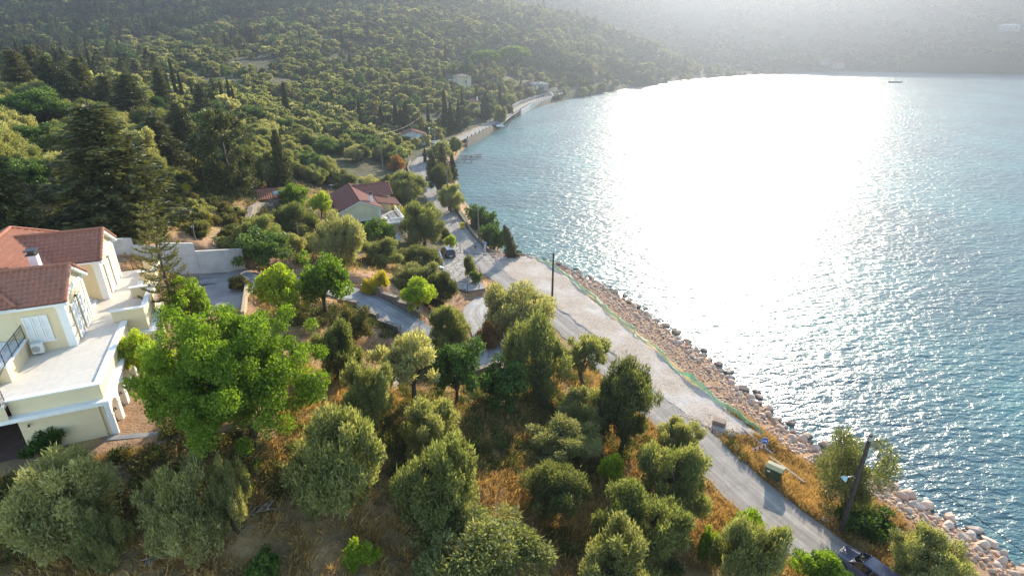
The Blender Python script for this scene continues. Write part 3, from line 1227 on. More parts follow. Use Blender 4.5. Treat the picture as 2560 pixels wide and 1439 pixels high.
    b.prism([(13.9, Ze), (18.9, Ze), (16.4, Ze + 1.47)], 'x', -5.2, -2.002)
    b.build('wall', cr, V)
    # white corner strips, eaves bands
    b = MB()
    for (x, y) in ((-2.5, 6.1), (-2.5, 10.9), (-2.0, 13.9), (-2.0, 18.9)):
        sgn = 1 if y in (6.1, 13.9) else -1
        b.box(x - .42, x + .05, min(y - .05 * sgn, y + .40 * sgn), max(y - .05 * sgn, y + .40 * sgn), Zt + .01, Ze - .26)
    b.box(-2.502, -2.43, 6.02, 10.98, Ze - .258, Ze + .02)
    b.box(-5.6, -2.504, 6.02, 6.098, Ze - .258, Ze + .02)
    b.box(-12, -5.602, 6.03, 6.108, Ze - .258, Ze + .02)
    b.box(-2.002, -1.93, 13.82, 18.98, Ze - .258, Ze + .02)
    b.box(-4.9, -2.004, 13.82, 13.898, Ze - .258, Ze + .02)
    b.box(-4.9, -2.504, 10.902, 10.98, Ze - .258, Ze + .02)
    b.build('trim', wh, V)
    # rounded trim in the upper corners of the front walls
    for (xa, yy, sg) in ((-2.92, 6.06, -1), (-2.42, 13.86, -1)):
        pts = [(xa, Ze - .26), (xa - .5, Ze - .26)] + [(xa - .5 * math.cos(t), Ze - .26 - .5 + .5 * math.sin(t)) for t in np.linspace(math.pi / 2, 0, 7)[::-1]][::-1]
        b = MB()
        pts = [(xa, Ze - .258), (xa - .5, Ze - .258)] + [(xa - .5 + .5 * math.sin(t), Ze - .76 + .5 * math.cos(t)) for t in np.linspace(0.05, math.pi / 2, 7)]
        b.prism(pts, 'y', yy - .008, yy + .03)
        b.build('corner_trim', wh, V)
    # shutters
    for f, ys in ((-2.5, (7.05, 8.22, 8.78, 9.95)), (-2.0, (14.9, 16.1, 16.7, 17.9))):
        shutter_door(V, f + .03, ys[0], ys[1], Zt + .06, Zt + 2.55)
        shutter_door(V, f + .03, ys[2], ys[3], Zt + .06, Zt + 2.55)
        l = MB().box(f, f + .12, (ys[1] + ys[2]) / 2 - .05, (ys[1] + ys[2]) / 2 + .05, Zt + 2.62, Zt + 2.72)
        l.tube([(f + .1, (ys[1] + ys[2]) / 2 - .14, Zt + 2.66), (f + .16, (ys[1] + ys[2]) / 2 + .14, Zt + 2.66)], .05, 6)
        l.build('wall_lamp', M['iron'], V)
    shutter_door(V, 6.07, -4.85, -3.5, Zt + .75, Zt + 2.55, axis='y', out=-1, panels=3)
    shutter_door(V, 6.07, -7.6, -6.5, Zt + .4, Zt + 2.7, axis='y', out=-1)
    MB().box(-4.95, -3.4, 5.98, 6.098, Zt + .66, Zt + .745).build('window_sill', wh, V)
    # steps in the recess
    b = MB()
    for k in range(3):
        b.box(-5.2, -2.75 - .36 * k, 10.95, 13.85, Zt + .002 + .16 * k, Zt + .16 * (k + 1))
    b.build('steps', wh, V)
    # side landing with its railing and steps
    b = MB()
    b.box(-8.5, -5.0, 2.4, 6.0, Zt + .002, Zt + 1.0)
    b.build('landing', cr, V)
    b = MB().box(-8.6, -4.92, 2.3, 6.0, Zt + 1.002, Zt + 1.10)
    for k in range(5):
        b.box(-8.0, -5.6, 1.0 + .26 * k, 2.28, Zt + .002 + .19 * k, Zt + .19 * (k + 1))
    b.build('landing_cap', wh, V)
    railing(V, [(-5.0, 6.0, Zt + 1.1), (-5.0, 2.4, Zt + 1.1), (-5.5, 1.0, Zt + .15)], .95)
    railing(V, [(-13, -.36, Zt - .05), (-4.75, -.36, Zt - .05), (-4.7, .1, Zt)], .75)
    railing(V, [(-2.0, 19.9, Zt), (-.5, 19.9, Zt)], .9)
    # outdoor unit of the air conditioner
    a = MB().box(-4.75, -4.15, 5.55, 5.9, Zt + .12, Zt + .80).build('air_conditioner', wh, V, bevel=.02)
    MB().cyl(0, 0, -.01, .01, .22, seg=16).build('fan_grille', M['grey_metal'], a, loc=(-4.5, 5.545, Zt + .46)).rotation_euler = (math.pi / 2, 0, 0)
    # wall lamps of the arcade
    for yy in (.05, 1.85, 3.65):
        MB().tube([(.1, yy, 1.75), (.24, yy, 1.85), (.24, yy, 1.7)], [.03, .05, .07], 6).build('wall_lamp', M['iron'], V)
    MB().tube([(-4.0, -.04, 1.9), (-4.0, -.16, 1.98), (-4.0, -.18, 1.84)], [.03, .05, .08], 6).build('wall_lamp', M['iron'], V)
    MB().tube([(-.55, -.05, -.3), (-.55, -.05, 2.4)], .045, 6).build('downpipe', M['cream'], V)
    # roofs
    tr = M['tile_red']
    o = .36

    def wing(x1, xb, ya, yb, zr):
        ym = (ya + yb) / 2
        xe = x1 + o
        ze = Ze + .03 - o * (zr - Ze) / (ym - ya) * .5
        p1 = tiled_plane('roof', [(xb, ya - o, ze), (xe, ya - o, ze), (xe, ym, zr), (xb, ym, zr)], tr, V)
        tiled_plane('roof', [(xb, yb + o, ze), (xe, yb + o, ze), (xe, ym, zr), (xb, ym, zr)], tr, V)
        ridge_caps([(xe, ym, zr + .08), (xb, ym, zr + .08)], tr, p1)
        ridge_caps([(xe - .04, ya - o, ze + .08), (xe - .04, ym, zr + .08), (xe - .04, yb + o, ze + .08)], tr, p1, name='verge_tile')
        b = MB()
        for yy in (ya - o, yb + o):
            s = 1 if yy < ym else -1
            b.prism([(yy, ze - .26), (yy, ze - .05), (ym, zr - .05), (ym, zr - .28)], 'x', xe - .10, xe - .02)
            b.prism([(yy, ze - .26), (yy, ze - .10), (ym, zr - .10), (ym, zr - .24)], 'x', x1 + .002, xe - .102)
        b.box(xb, xe - .11, ya - o - .02, ya - .002, ze - .2, ze - .06)
        b.box(xb, xe - .11, yb + .002, yb + o + .02, ze - .2, ze - .06)
        b.build('bargeboard', wh, V)
    wing(-2.5, -7.4, 6.1, 10.9, Ze + 1.5)
    wing(-2.0, -7.4, 13.9, 18.9, Ze + 1.56)
    ze, zr, xr = Ze - .02, Ze + 1.95, -7.9
    E = -4.75
    Wt = -11.6
    c1, c2, c3, c4 = (E, 5.7, ze), (E, 21.2, ze), (Wt, 21.2, ze), (Wt, 5.7, ze)
    r1, r2 = (xr, 9.2, zr), (xr, 17.9, zr)
    p = tiled_plane('main_roof', [c1, c2, r2, r1], tr, V)
    tiled_plane('main_roof', [c4, c3, r2, r1], tr, V)
    tiled_plane('main_roof', [c4, c1, r1], tr, V)
    tiled_plane('main_roof', [c2, c3, r2], tr, V)
    up = lambda q: (q[0], q[1], q[2] + .09)
    ridge_caps([up(r1), up(r2)], tr, p)
    for c, r in ((c1, r1), (c2, r2), (c3, r2), (c4, r1)):
        ridge_caps([up(c), up(r)], tr, p)
    b = MB().box(-12.0, E - .02, 5.72, 6.02, ze - .2, ze - .07)
    b.build('eaves_board', wh, V)
    ch = MB().box(-5.25, -4.75, 11.3, 11.9, Ze - .6, Ze + 1.55).build('chimney', wh, V)
    MB().box(-5.33, -4.67, 11.22, 11.98, Ze + 1.552, Ze + 1.62).box(-5.2, -4.8, 11.35, 11.85, Ze + 1.622, Ze + 1.85).box(-5.36, -4.64, 11.2, 12.0, Ze + 1.852, Ze + 1.92).build('chimney_cap', M['iron'], ch)
    return V


VILLA = build_villa()


def build_tile_house():
    rot = R(22.4)
    o = np.array((-29.4, 94.2))
    Vh = thing("tile_roofed_house", "cream house with brown tiled gables and a white sea-side balcony beside the road", "house", (o[0], o[1], 5.2), rot)
    cr = mat("pale_yellow_render", (.70, .62, .40), .85, (.63, .55, .36), 1.0)
    wh = M['white']
    tr = M['tile_old']
    Ze, Zr = 6.2, 7.75
    b = MB()
    b.box(0, 6.8, 0, 13.0, -1.5, Ze)
    b.prism([(0, Ze), (6.8, Ze), (3.4, Zr - .08)], 'y', 0.002, 13.0)
    b.box(6.802, 10.2, 8.2, 13.5, -1.5, Ze + .2)
    b.prism([(8.2, Ze + .2), (13.5, Ze + .2), (10.85, Zr - .2)], 'x', 6.802, 10.2)
    b.box(6.802, 10.6, 0.4, 8.198, -1.5, 2.75)
    b.build('wall', cr, Vh)
    o_ = .4
    k = (Zr - Ze) / 3.4
    p = tiled_plane('roof', [(-o_, -o_, Ze - o_ * k), (-o_, 13.2, Ze - o_ * k), (3.4, 13.2, Zr), (3.4, -o_, Zr)], tr, Vh, per=.34, row=.5)
    tiled_plane('roof', [(6.8 + o_, -o_, Ze - o_ * k), (6.8 + o_, 13.2, Ze - o_ * k), (3.4, 13.2, Zr), (3.4, -o_, Zr)], tr, Vh, per=.34, row=.5)
    ridge_caps([(3.4, -o_, Zr + .08), (3.4, 13.2, Zr + .08)], tr, p)
    zc, yc = Zr + .05, 10.85
    kk = .5
    p = tiled_plane('cross_roof', [(3.4, yc - 3.1, zc - 3.1 * kk), (10.7, yc - 3.1, zc - 3.1 * kk), (10.7, yc, zc), (3.4, yc, zc)], tr, Vh, per=.34, row=.5)
    tiled_plane('cross_roof', [(3.4, yc + 3.1, zc - 3.1 * kk), (10.7, yc + 3.1, zc - 3.1 * kk), (10.7, yc, zc), (3.4, yc, zc)], tr, Vh, per=.34, row=.5)
    ridge_caps([(3.4, yc, zc + .08), (10.7, yc, zc + .08)], tr, p)
    tiled_plane('porch_roof', [(11.0, 2.6, Ze - .75), (11.0, 8.1, Ze - .75), (6.9, 8.1, Ze + .12), (6.9, 2.6, Ze + .12)], tr, Vh, per=.34, row=.5)
    MB().box(10.9, 11.05, 2.55, 8.15, Ze - .98, Ze - .80).build('fascia', wh, Vh)
    # low shed roofs on the hill side
    MB().box(-2.6, -.01, 5.0, 10.0, -.5, 4.4).build('side_wing', cr, Vh)
    tiled_plane('side_roof', [(-2.9, 4.7, 4.35), (-2.9, 10.2, 4.35), (.0, 10.2, 5.2), (.0, 4.7, 5.2)], tr, Vh, per=.34, row=.5)
    MB().box(-3.2, -.3, 3.2, 4.65, 3.6, 3.72).build('shed_roof', M['grey_metal'], Vh)
    MB().box(-3.1, -.01, 3.3, 4.69, -.5, 3.59).build('shed_wall', M['whitewall'], Vh)
    # trims
    b = MB()
    for x, z in ((-o_, Ze - o_ * k), (6.8 + o_, Ze - o_ * k)):
        b.prism([(x, z - .25), (x, z - .05), (3.4, Zr - .05), (3.4, Zr - .26)], 'y', -o_ + .02, -o_ + .12)
    b.box(6.5, 6.86, -.06, .2, -1, Ze - .3)
    b.build('bargeboard', wh, Vh)
    w = MB().box(3.3, 4.9, -.06, .05, 2.9, 4.1).build('window', M['glass'], Vh)
    MB().box(3.15, 5.05, -.22, -.002, 4.1, 4.2).box(3.2, 3.3, -.09, -.002, 2.9, 4.1).build('window_frame', wh, w)
    MB().box(4.95, 5.55, -.10, -.005, 2.9, 4.1).build('shutter', mat("brown_shutter", (.17, .06, .04), .6), Vh)
    # balcony
    b = MB().box(6.81, 10.9, -.2, 8.19, 2.752, 2.95)
    b.box(10.7, 10.9, -.2, 8.19, 2.951, 3.15)
    b.box(6.82, 10.69, -.2, 0.0, 2.951, 3.15)
    b.build('balcony', wh, Vh)
    b = MB()
    for k_ in range(36):
        yy = -.1 + k_ * .235
        b.tube([(10.8, yy, 3.15), (10.8, yy, 3.5), (10.8, yy, 3.85)], [.04, .07, .04], 6)
    for k_ in range(16):
        xx = 7.0 + k_ * .24
        b.tube([(xx, -.1, 3.15), (xx, -.1, 3.5), (xx, -.1, 3.85)], [.04, .07, .04], 6)
    b.box(10.68, 10.92, -.22, 8.19, 3.852, 3.95)
    b.box(6.82, 10.678, -.22, .02, 3.852, 3.95)
    b.build('balustrade', wh, Vh)
    for yy in (2.8, 7.9):
        MB().cyl(10.75, yy, 2.95, Ze - .98, .11, seg=10).build('column', wh, Vh)
    for xx in (10.7,):
        MB().box(10.65, 10.92, -.2, .05, -1.5, 2.75).build('pier', wh, Vh)
    d = MB().box(6.79, 6.84, 4.0, 5.4, 2.96, 5.1).build('door', M['glass'], Vh)
    MB().box(6.841, 6.88, 3.9, 4.0, 2.96, 5.1).box(6.841, 6.88, 5.4, 5.5, 2.96, 5.1).box(6.841, 6.88, 3.9, 5.5, 5.1, 5.2).build('door_frame', wh, d)
    MB().box(10.598, 10.64, 1.2, 2.6, .3, 1.9).build('ground_window', M['glass'], Vh)
    ch = MB().box(5.4, 5.95, 1.6, 2.15, Ze + .3, Ze + 1.9).build('chimney', wh, Vh)
    MB().box(5.33, 6.02, 1.53, 2.22, Ze + 1.902, Ze + 2.0).box(5.5, 5.85, 1.7, 2.05, Ze + 2.0, Ze + 2.35).build('chimney_cap', M['iron'], ch)
    b = MB()
    b.tube([(-.2, 9.5, Ze - .6), (-.2, 9.5, Ze + 2.6)], .03, 5)
    for q in range(5):
        b.tube([(-.6, 9.2 + q * .15, Ze + 2.4), (.2, 9.2 + q * .15, Ze + 2.4)], .015, 4)
    b.tube([(-.2, 9.1, Ze + 2.4), (-.2, 9.9, Ze + 2.4)], .018, 4)
    b.build('aerial', M['grey_metal'], Vh)
    return Vh


TILE_HOUSE = build_tile_house()


def cottage(name, label, u, v, z, w, d, h, rise, rot, wallm, roofm, hip=True, openings=(), porch=False, chimney=False, cat="house"):
    p = at(u, v, z)
    C = thing(name, label, cat, (p[0], p[1], z), rot)
    b = MB().box(-w / 2, w / 2, -d / 2, d / 2, -1.2, h)
    if not hip:
        b.prism([(-w / 2, h), (w / 2, h), (0, h + rise - .06)], 'y', -d / 2, d / 2)
    b.build('wall', wallm, C)
    o = .45
    e = h - .02
    if hip:
        q = min(w, d) / 2
        rl = (d - 2 * q) / 2 if d > w else 0
        rw = (w - 2 * q) / 2 if w >= d else 0
        r1, r2 = (-rw, -rl, h + rise), (rw, rl, h + rise + .001)
        A, B_, Cc, D = (-w / 2 - o, -d / 2 - o, e), (w / 2 + o, -d / 2 - o, e), (w / 2 + o, d / 2 + o, e), (-w / 2 - o, d / 2 + o, e)
        if w >= d:
            pl = [[A, B_, r2, r1], [D, Cc, r2, r1], [A, D, r1], [B_, Cc, r2]]
        else:
            pl = [[B_, Cc, r2, r1], [A, D, r2, r1], [A, B_, r1], [D, Cc, r2]]
        for q_ in pl:
            tiled_plane('roof', q_, roofm, C, per=.5, row=.6, steps=3)
    else:
        k = rise / (w / 2)
        for s in (-1, 1):
            tiled_plane('roof', [(s * (w / 2 + o), -d / 2 - o, h - o * k), (s * (w / 2 + o), d / 2 + o, h - o * k), (0, d / 2 + o, h + rise), (0, -d / 2 - o, h + rise)], roofm, C, per=.5, row=.6, steps=3)
    for (side, c, ww, z0, z1, nm) in openings:
        q = MB()
        f = MB()
        if side in 'fb':
            y = -d / 2 if side == 'f' else d / 2
            s = -1 if side == 'f' else 1
            q.box(c - ww / 2, c + ww / 2, min(y, y + s * .04), max(y, y + s * .04), z0, z1)
            for cc in (c - ww / 2 - .1, c + ww / 2):
                f.box(cc, cc + .1, min(y, y + s * .08), max(y, y + s * .08), z0, z1 + .1)
            f.box(c - ww / 2 - .1, c + ww / 2 + .1, min(y, y + s * .09), max(y, y + s * .09), z1 + .05, z1 + .17)
        else:
            x = w / 2 if side == 'r' else -w / 2
            s = 1 if side == 'r' else -1
            q.box(min(x, x + s * .04), max(x, x + s * .04), c - ww / 2, c + ww / 2, z0, z1)
            for cc in (c - ww / 2 - .1, c + ww / 2):
                f.box(min(x, x + s * .08), max(x, x + s * .08), cc, cc + .1, z0, z1 + .1)
            f.box(min(x, x + s * .09), max(x, x + s * .09), c - ww / 2 - .1, c + ww / 2 + .1, z1 + .05, z1 + .17)
        q_ = q.build(nm, M['glass'] if nm == 'window' else M['white'], C)
        f.build(nm + '_frame', M['white'], q_)
    if chimney:
        MB().box(w * .2, w * .2 + .6, -.3, .3, h + .2, h + rise + .8).build('chimney', wallm, C)
    if porch:
        MB().box(-w / 2 - 3.6, -w / 2 - .01, -d / 4, d / 4, 2.5, 2.65).build('porch_roof', M['whitewall'], C)
        for yy in (-d / 4 + .15, d / 4 - .15):
            MB().cyl(-w / 2 - 3.4, yy, -.6, 2.5, .12, seg=8).build('porch_post', M['white'], C)
        MB().box(-w / 2 - 2.0, -w / 2 - .01, -d / 4, d / 4, -.6, 2.49).build('annex', wallm, C)
    return C


wallw = M['white']
wallc = mat("faded_yellow_render", (.62, .55, .34), .9, (.5, .45, .3), .8)
cottage("valley_cottage", "white cottage with red hipped roof among the valley cypresses", 1181, 280, 5.0, 11, 10, 3.4, 2.6, R(20), wallw, M['tile_red'], True,
        [('f', -3, 1.0, .9, 2.2, 'window'), ('f', 0, 1.0, 0, 2.2, 'door'), ('f', 3, 1.0, .9, 2.2, 'window'), ('r', -2, 1, .9, 2.2, 'window'), ('r', 2, 1, .9, 2.2, 'window')], chimney=True)
cottage("cream_cottage", "small cream cottage with flat pale porch below the umbrella pines", 1156, 212, 13.5, 8, 8, 4.6, 1.3, R(20), wallc, mat("sand_tile", (.45, .33, .22), .9, (.36, .25, .17), 2), True,
        [('r', -1.6, .9, .8, 3.2, 'window'), ('r', 1.2, .9, .2, 3.2, 'door'), ('f', 1, .9, 1, 2.6, 'window')], porch=True)
cottage("roadside_hut", "grey hut with shallow pale roof on the bank above the coast road", 1347, 222, 6.5, 11, 9, 3.2, 1.2, R(10), mat("dim_render", (.36, .33, .28), .9, (.28, .25, .22), 1), mat("pale_sheet_roof", (.5, .45, .4), .8, (.42, .37, .33), 1), True,
        [('r', -1, 1, .8, 2.2, 'window'), ('f', -2, 1, 0, 2.1, 'door'), ('f', 2, 1.2, .9, 2.1, 'window')])
cottage("grove_shed", "low shed with dull red roof half hidden in the grove by the road", 1031, 352, 5.0, 9, 5, 2.4, 1.5, R(12), M['whitewall'], M['tile_old'], False, [('f', -2, 1, .9, 1.9, 'window'), ('f', 2, 1.0, 0, 2, 'door')])
for (u, v, z, w, rt, lab) in [(1806, 171, 4.0, 17, 15, "pale hazy house with a tiled roof behind the far beach"), (2092, 168, 6.0, 15, -10, "white hazy building at the end of the far quay"), (1608, 138, 20.0, 12, 20, "white speck of a house among hazy trees on the spur"), (2062, 160, 9.0, 10, 5, "small hazy house beside the white quay building")]:
    cottage("bay_house", lab, u, v, z, w * .8, w * .55, 4.0, 2.0, R(rt), M['concrete'], M['tile_old'], True, [('f', -w * .2, 1.4, 1, 2.8, 'window'), ('f', w * .2, 1.4, 1, 2.8, 'window')])
pm = ground_at(2520, 76)
cottage("mountain_house", "pale unfinished house high on the hazy mountain across the bay", 2520, 76, pm[2], 20, 10, 5, 2, R(-20), M['concrete'], M['whitewall'], True, [('f', -6, 2, 1, 3, 'window'), ('f', 0, 2, 1, 3, 'window'), ('f', 6, 2, 1, 3, 'window')])

# hut with the solar water tank
hp = at(690, 520, 13.0)
HT = thing("stone_hut", "small stone hut with rusty tiled roof beside the rubble bank", "hut", (hp[0], hp[1], 13.0), R(25))
MB().box(-2.2, 2.2, -1.6, 1.6, -1.5, 2.1).build('wall', M['palestone'], HT)
tiled_plane('roof', [(-2.5, -1.9, 2.05), (2.5, -1.9, 2.05), (2.5, 1.9, 2.9), (-2.5, 1.9, 2.9)], M['tile_red'], HT, per=.34, row=.5)
MB().box(.6, 1.5, -1.66, -1.602, -.2, 1.6).build('door', M['bark'], HT)
WT = thing("solar_water_tank", "pale blue cylinder water tank on the hut roof", "water tank", (hp[0] + 1.3, hp[1] - .9, 15.25), R(40))
b = MB().tube([(-.95, 0, .55), (-.9, 0, .55), (.9, 0, .55), (.95, 0, .55)], [.24, .33, .33, .24], 14)
b.build('tank', mat("tank_enamel", (.55, .65, .74), .3, spec=.6), WT, smooth=True)
MB().box(-.7, -.6, -.3, .3, -.1, .3).box(.6, .7, -.3, .3, -.1, .3).build('stand', M['grey_metal'], WT)

# ------------------------------------------------------------------ walls and fences
def wall_px(name, label, pts, th, m, cap=None, cat="wall", capm=None, foot=.6):
    """free wall through surveyed points (u, v, z of its foot, height)"""
    P = [np.array((*at(u, v, z)[:2], z, h)) for u, v, z, h in pts]
    return wall_pts(name, label, P, th, m, cap, cat, capm, foot)


def wall_pts(name, label, P, th, m, cap=None, cat="wall", capm=None, foot=.6):
    o = P[0]
    T_ = thing(name, label, cat, (o[0], o[1], o[2]))
    b, c = MB(), MB()
    for a, e in zip(P[:-1], P[1:]):
        if np.hypot(*(e[:2] - a[:2])) < .05:
            continue
        qa, qe = a[:2] - o[:2], e[:2] - o[:2]
        b.obox(qa, qe, th, a[2] - o[2] - foot, a[2] + a[3] - o[2], e[2] - o[2] - foot, e[2] + e[3] - o[2])
        if cap:
            c.obox(qa, qe, th + .12, a[2] + a[3] - o[2] + .002, a[2] + a[3] - o[2] + cap, e[2] + e[3] - o[2] + .002, e[2] + e[3] - o[2] + cap)
    b.build('wall_body', m, T_)
    if cap:
        c.build('wall_cap', capm or M['concrete'], T_)
    return T_


# stepped white wall behind the yard
wall_px("yard_wall", "tall stepped white-grey wall behind the villa's yard", [(285, 668, 17.5, 3.0), (343, 664, 17.2, 3.0), (344, 665, 17.2, 2.3), (420, 672, 16.4, 2.5), (421, 672, 16.4, 2.9), (497, 670, 15.6, 2.9), (498, 670, 15.6, 2.0), (612, 664, 14.6, 2.1)], .3, M['whitewall'])
# tan bed wall
wall_px("bed_wall", "short tan garden wall with a straw-topped bed beside the yard", [(610, 800, 14.4, .9), (622, 712, 14.2, .9), (596, 705, 14.4, .8)], .28, mat("tan_render", (.5, .39, .25), .9, (.42, .33, .22), 1.5))
# stepped stone kerb walls of the upper drive
ul = UP_ + np.c_[UN_ * (UP_HW + .28), np.zeros(len(UP_))]
ur = UP_ - np.c_[UN_ * (UP_HW + .28), np.zeros(len(UP_))]


def steps_wall(pts, i0, i1, k, h, name, label, th=.4):
    P = []
    for i in range(i0, i1, k):
        a, b = pts[i], pts[min(i + k, i1)]
        top = max(a[2], b[2]) + h
        P.append(np.array((a[0], a[1], a[2], top - a[2])))
        P.append(np.array((b[0] - (b[0] - a[0]) * .02, b[1] - (b[1] - a[1]) * .02, b[2], top - b[2])))
    return wall_pts(name, label, P, th, M['stone'], .07, capm=M['palestone'])


dd = np.r_[0, np.cumsum(np.hypot(*(np.diff(UP_[:, :2], axis=0).T)))]


def near_i(u, v, z):
    p = at(u, v, z)
    return int(np.argmin(np.hypot(UP_[:, 0] - p[0], UP_[:, 1] - p[1])))


ia, ib = near_i(880, 735, 11.2), near_i(1015, 806, 9.8)
steps_wall(ul, ia, ib, 3, .55, "drive_wall", "stepped rubble wall along the outer edge of the upper driveway")
steps_wall(ur, ia - 1, near_i(1070, 845, 8.8), 4, .22, "drive_kerb", "low stone kerb along the soil-bed edge of the upper driveway")
ic, id_ = near_i(1200, 930, 6.5), near_i(1215, 820, 4.8)
steps_wall(ur, ic - 2, id_, 4, .45, "inner_kerb", "low stone wall on the sea side of the lower driveway")
# stone wall below the parking yard, with the fence posts
pw = [(1118, 722, 3.95, .35), (1163, 729, 3.95, .35), (1164, 729, 3.95, .12), (1212, 722, 3.95, .15)]
wall_px("parking_wall", "rubble wall under the paved parking yard facing the driveway", pw, .4, M['stone'], .08, capm=M['concrete'], foot=1.6)


def post_fence(name, label, pts, n, h, rails=2):
    P = [np.array(at(*p)) for p in pts]
    T_ = thing(name, label, "fence", tuple(P[0]))
    L = np.r_[0, np.cumsum([np.linalg.norm(b - a) for a, b in zip(P[:-1], P[1:])])]
    Q = [np.array([np.interp(L[-1] * i / (n - 1), L, [p[k] for p in P]) for k in range(3)]) - P[0] for i in range(n)]
    for q in Q:
        MB().box(q[0] - .04, q[0] + .04, q[1] - .04, q[1] + .04, q[2] - .3, q[2] + h).build('post', M['iron'], T_)
    b = MB()
    for k in range(rails):
        zz = h * (k + 1) / rails - .06
        b.tube([q + np.array((0, 0, zz)) for q in Q], .022, 4)
    b.build('rail', M['iron'], T_)
    return T_


post_fence("wire_fence", "dark post fence between the paved parking yard and the road", [(1132, 610, 3.9), (1160, 640, 3.95), (1180, 668, 3.95), (1200, 690, 3.9)], 8, 1.5)
post_fence("parking_fence", "three dark posts on the rubble wall below the parking yard", [(1140, 722, 4.3), (1166, 726, 4.3), (1198, 722, 4.1)], 3, 1.3, 1)
post_fence("gate_fence", "dark gate frame at the mouth of the paved parking yard", [(1200, 690, 3.9), (1206, 718, 3.3)], 3, 1.6, 3)
wall_px("stair_cheek", "white curved cheek wall of the stairs beside the black car", [(1098, 632, 5.4, .5), (1103, 645, 4.9, .5), (1110, 665, 4.0, .4)], .2, M['white'])
sp = at(1108, 668, 4.0)
ST_ = thing("garden_stairs", "white stair flight from the paved parking yard up to the house", "stairs", (sp[0], sp[1], 3.95), R(112))
b = MB()
for k in range(7):
    b.box(-.75, .75, .34 * k, .34 * (k + 1) + .2, -.4, .19 * (k + 1))
b.build('stair_flight', M['white'], ST_)
# grey garden wall under the villa
wall_px("garden_wall", "long grey garden wall below the villa's front path", [(270, 1102, 16.2, .25), (400, 1093, 16.1, .3), (520, 1080, 15.9, .35), (600, 1078, 15.6, .3)], .45, mat("violet_grey_render", (.30, .28, .27), .9, (.22, .21, .205), 1.2), None, foot=1.8)
wall_px("front_kerb", "broken white kerb in front of the villa's garage", [(0, 1112, 15.9, .25), (15, 1118, 15.9, .25), (28, 1130, 15.8, .25), (45, 1128, 15.8, .2)], .25, M['white'], None, foot=1.5)
wall_px("path_wall", "tan-topped stone wall end beside the thin olive with withered twigs", [(985, 1010, 9.6, .7), (1000, 920, 9.4, .8)], .4, M['palestone'], .1, capm=mat("straw_cap", (.5, .39, .24), .9))
wall_px("rubble_wall", "pale rubble bank wall beside the stone hut", [(622, 570, 14.6, 1.3), (632, 545, 14.6, 1.7), (650, 530, 14.4, 1.5), (680, 522, 13.8, 1.0)], .7, M['palestone'], foot=1.5)
tm = thing("power_post", "square concrete post carrying the house cables", "post", tuple(at(757, 632, 11.6)))
MB().box(-.35, .35, -.3, .3, -.5, 1.7).build('plinth', M['concrete'], tm)
MB().cyl(-.25, 0, 1.7, 4.3, .06, seg=8).box(-.5, .1, -.04, .04, 4.1, 4.2).build('mast', M['polegrey'], tm)

# road parapets ------------------------------------------------------------
def road_i(u, v, z):
    p = at(u, v, z)
    return int(np.argmin(np.hypot(RP[:, 0] - p[0], RP[:, 1] - p[1])))


def parapet(name, label, i0, i1, side, off, th, h, m, foot=.5, cap=None, k=3):
    P = []
    for i in range(i0, i1, k):
        q = RP[i, :2] + RN[i] * side * off
        P.append(np.array((q[0], q[1], RP[i, 2], h)))
    return wall_pts(name, label, P, th, m, cap, foot=foot)


i1, i2 = road_i(1068, 440, 3.5), road_i(1165, 600, 2.6)
parapet("sea_parapet", "low grey stone parapet on the sea side of the road before the bend", road_i(1195, 632, 2.6), i1, -1, ROAD_HW + .35, .35, .55, M['stone'])
parapet("bend_wall", "pale low wall on the hill side of the road bend", road_i(1020, 440, 3.6), road_i(1045, 400, 3.6), 1, ROAD_HW + .35, .4, .8, M['palestone'])
j1, j2 = road_i(1150, 347, 2.9), road_i(1215, 314, 2.7)
sea1 = parapet("quay_wall", "stone quay wall with dark posts below the coast road", j1, j2, -1, ROAD_HW + .7, .6, .15, M['palestone'], foot=3.4)
j3, j4 = road_i(1288, 275, 2.6), road_i(1470, 222, 2.6)
sea2 = parapet("long_quay_wall", "long pale concrete sea wall curving under the coast road", j3, j4, -1, ROAD_HW + 1.0, .7, .12, M['whitewall'], foot=3.6)
parapet("hill_wall", "long grey retaining wall on the hill side of the coast road", road_i(1290, 270, 2.6), road_i(1470, 222, 2.6), 1, ROAD_HW + .8, .5, 1.6, M['concrete'])
for nm, a, b_, lab in (("quay_post", j1, j2, "short dark post on the stone quay wall"), ("quay_post", j3, j4, "short dark post on the long concrete sea wall")):
    d0 = MB().box(-.18, .18, -.18, .18, 0, .85)
    first = None
    for i in range(a + 1, b_, 5):
        q = RP[i, :2] + RN[i] * -1 * (ROAD_HW + .75)
        if first is None:
            first = d0.build("quay_post", M['pole'], None, (q[0], q[1], RP[i, 2] + .1), bevel=.03)
            tag(first, lab, "post", lab.replace("short dark post", "dark posts"))
        else:
            c = first.copy()
            COL.objects.link(c)
            c.location = (q[0], q[1], RP[i, 2] + .1)
wall_px("white_wall", "short white wall end at the road past the dark blue car", [(1068, 358, 3.6, .9), (1098, 358, 3.4, .9)], .4, M['white'])
# apron and slip at the bend
AP = [at(u, v, 1.2)[:2] for u, v in [(1228, 318), (1246, 308), (1268, 292), (1292, 279)]]
AQ = [at(u, v, 1.0)[:2] for u, v in [(1250, 322), (1262, 312), (1280, 296), (1300, 284)]]
strip_between("quay_apron", AP, AQ, M['drive'], .0, 20, 4, zf=lambda x, y: np.full(len(x), 2.2))

# ------------------------------------------------------------------ plant meshes
def unit(v):
    return v / np.maximum(np.linalg.norm(v, axis=-1, keepdims=True), 1e-6)


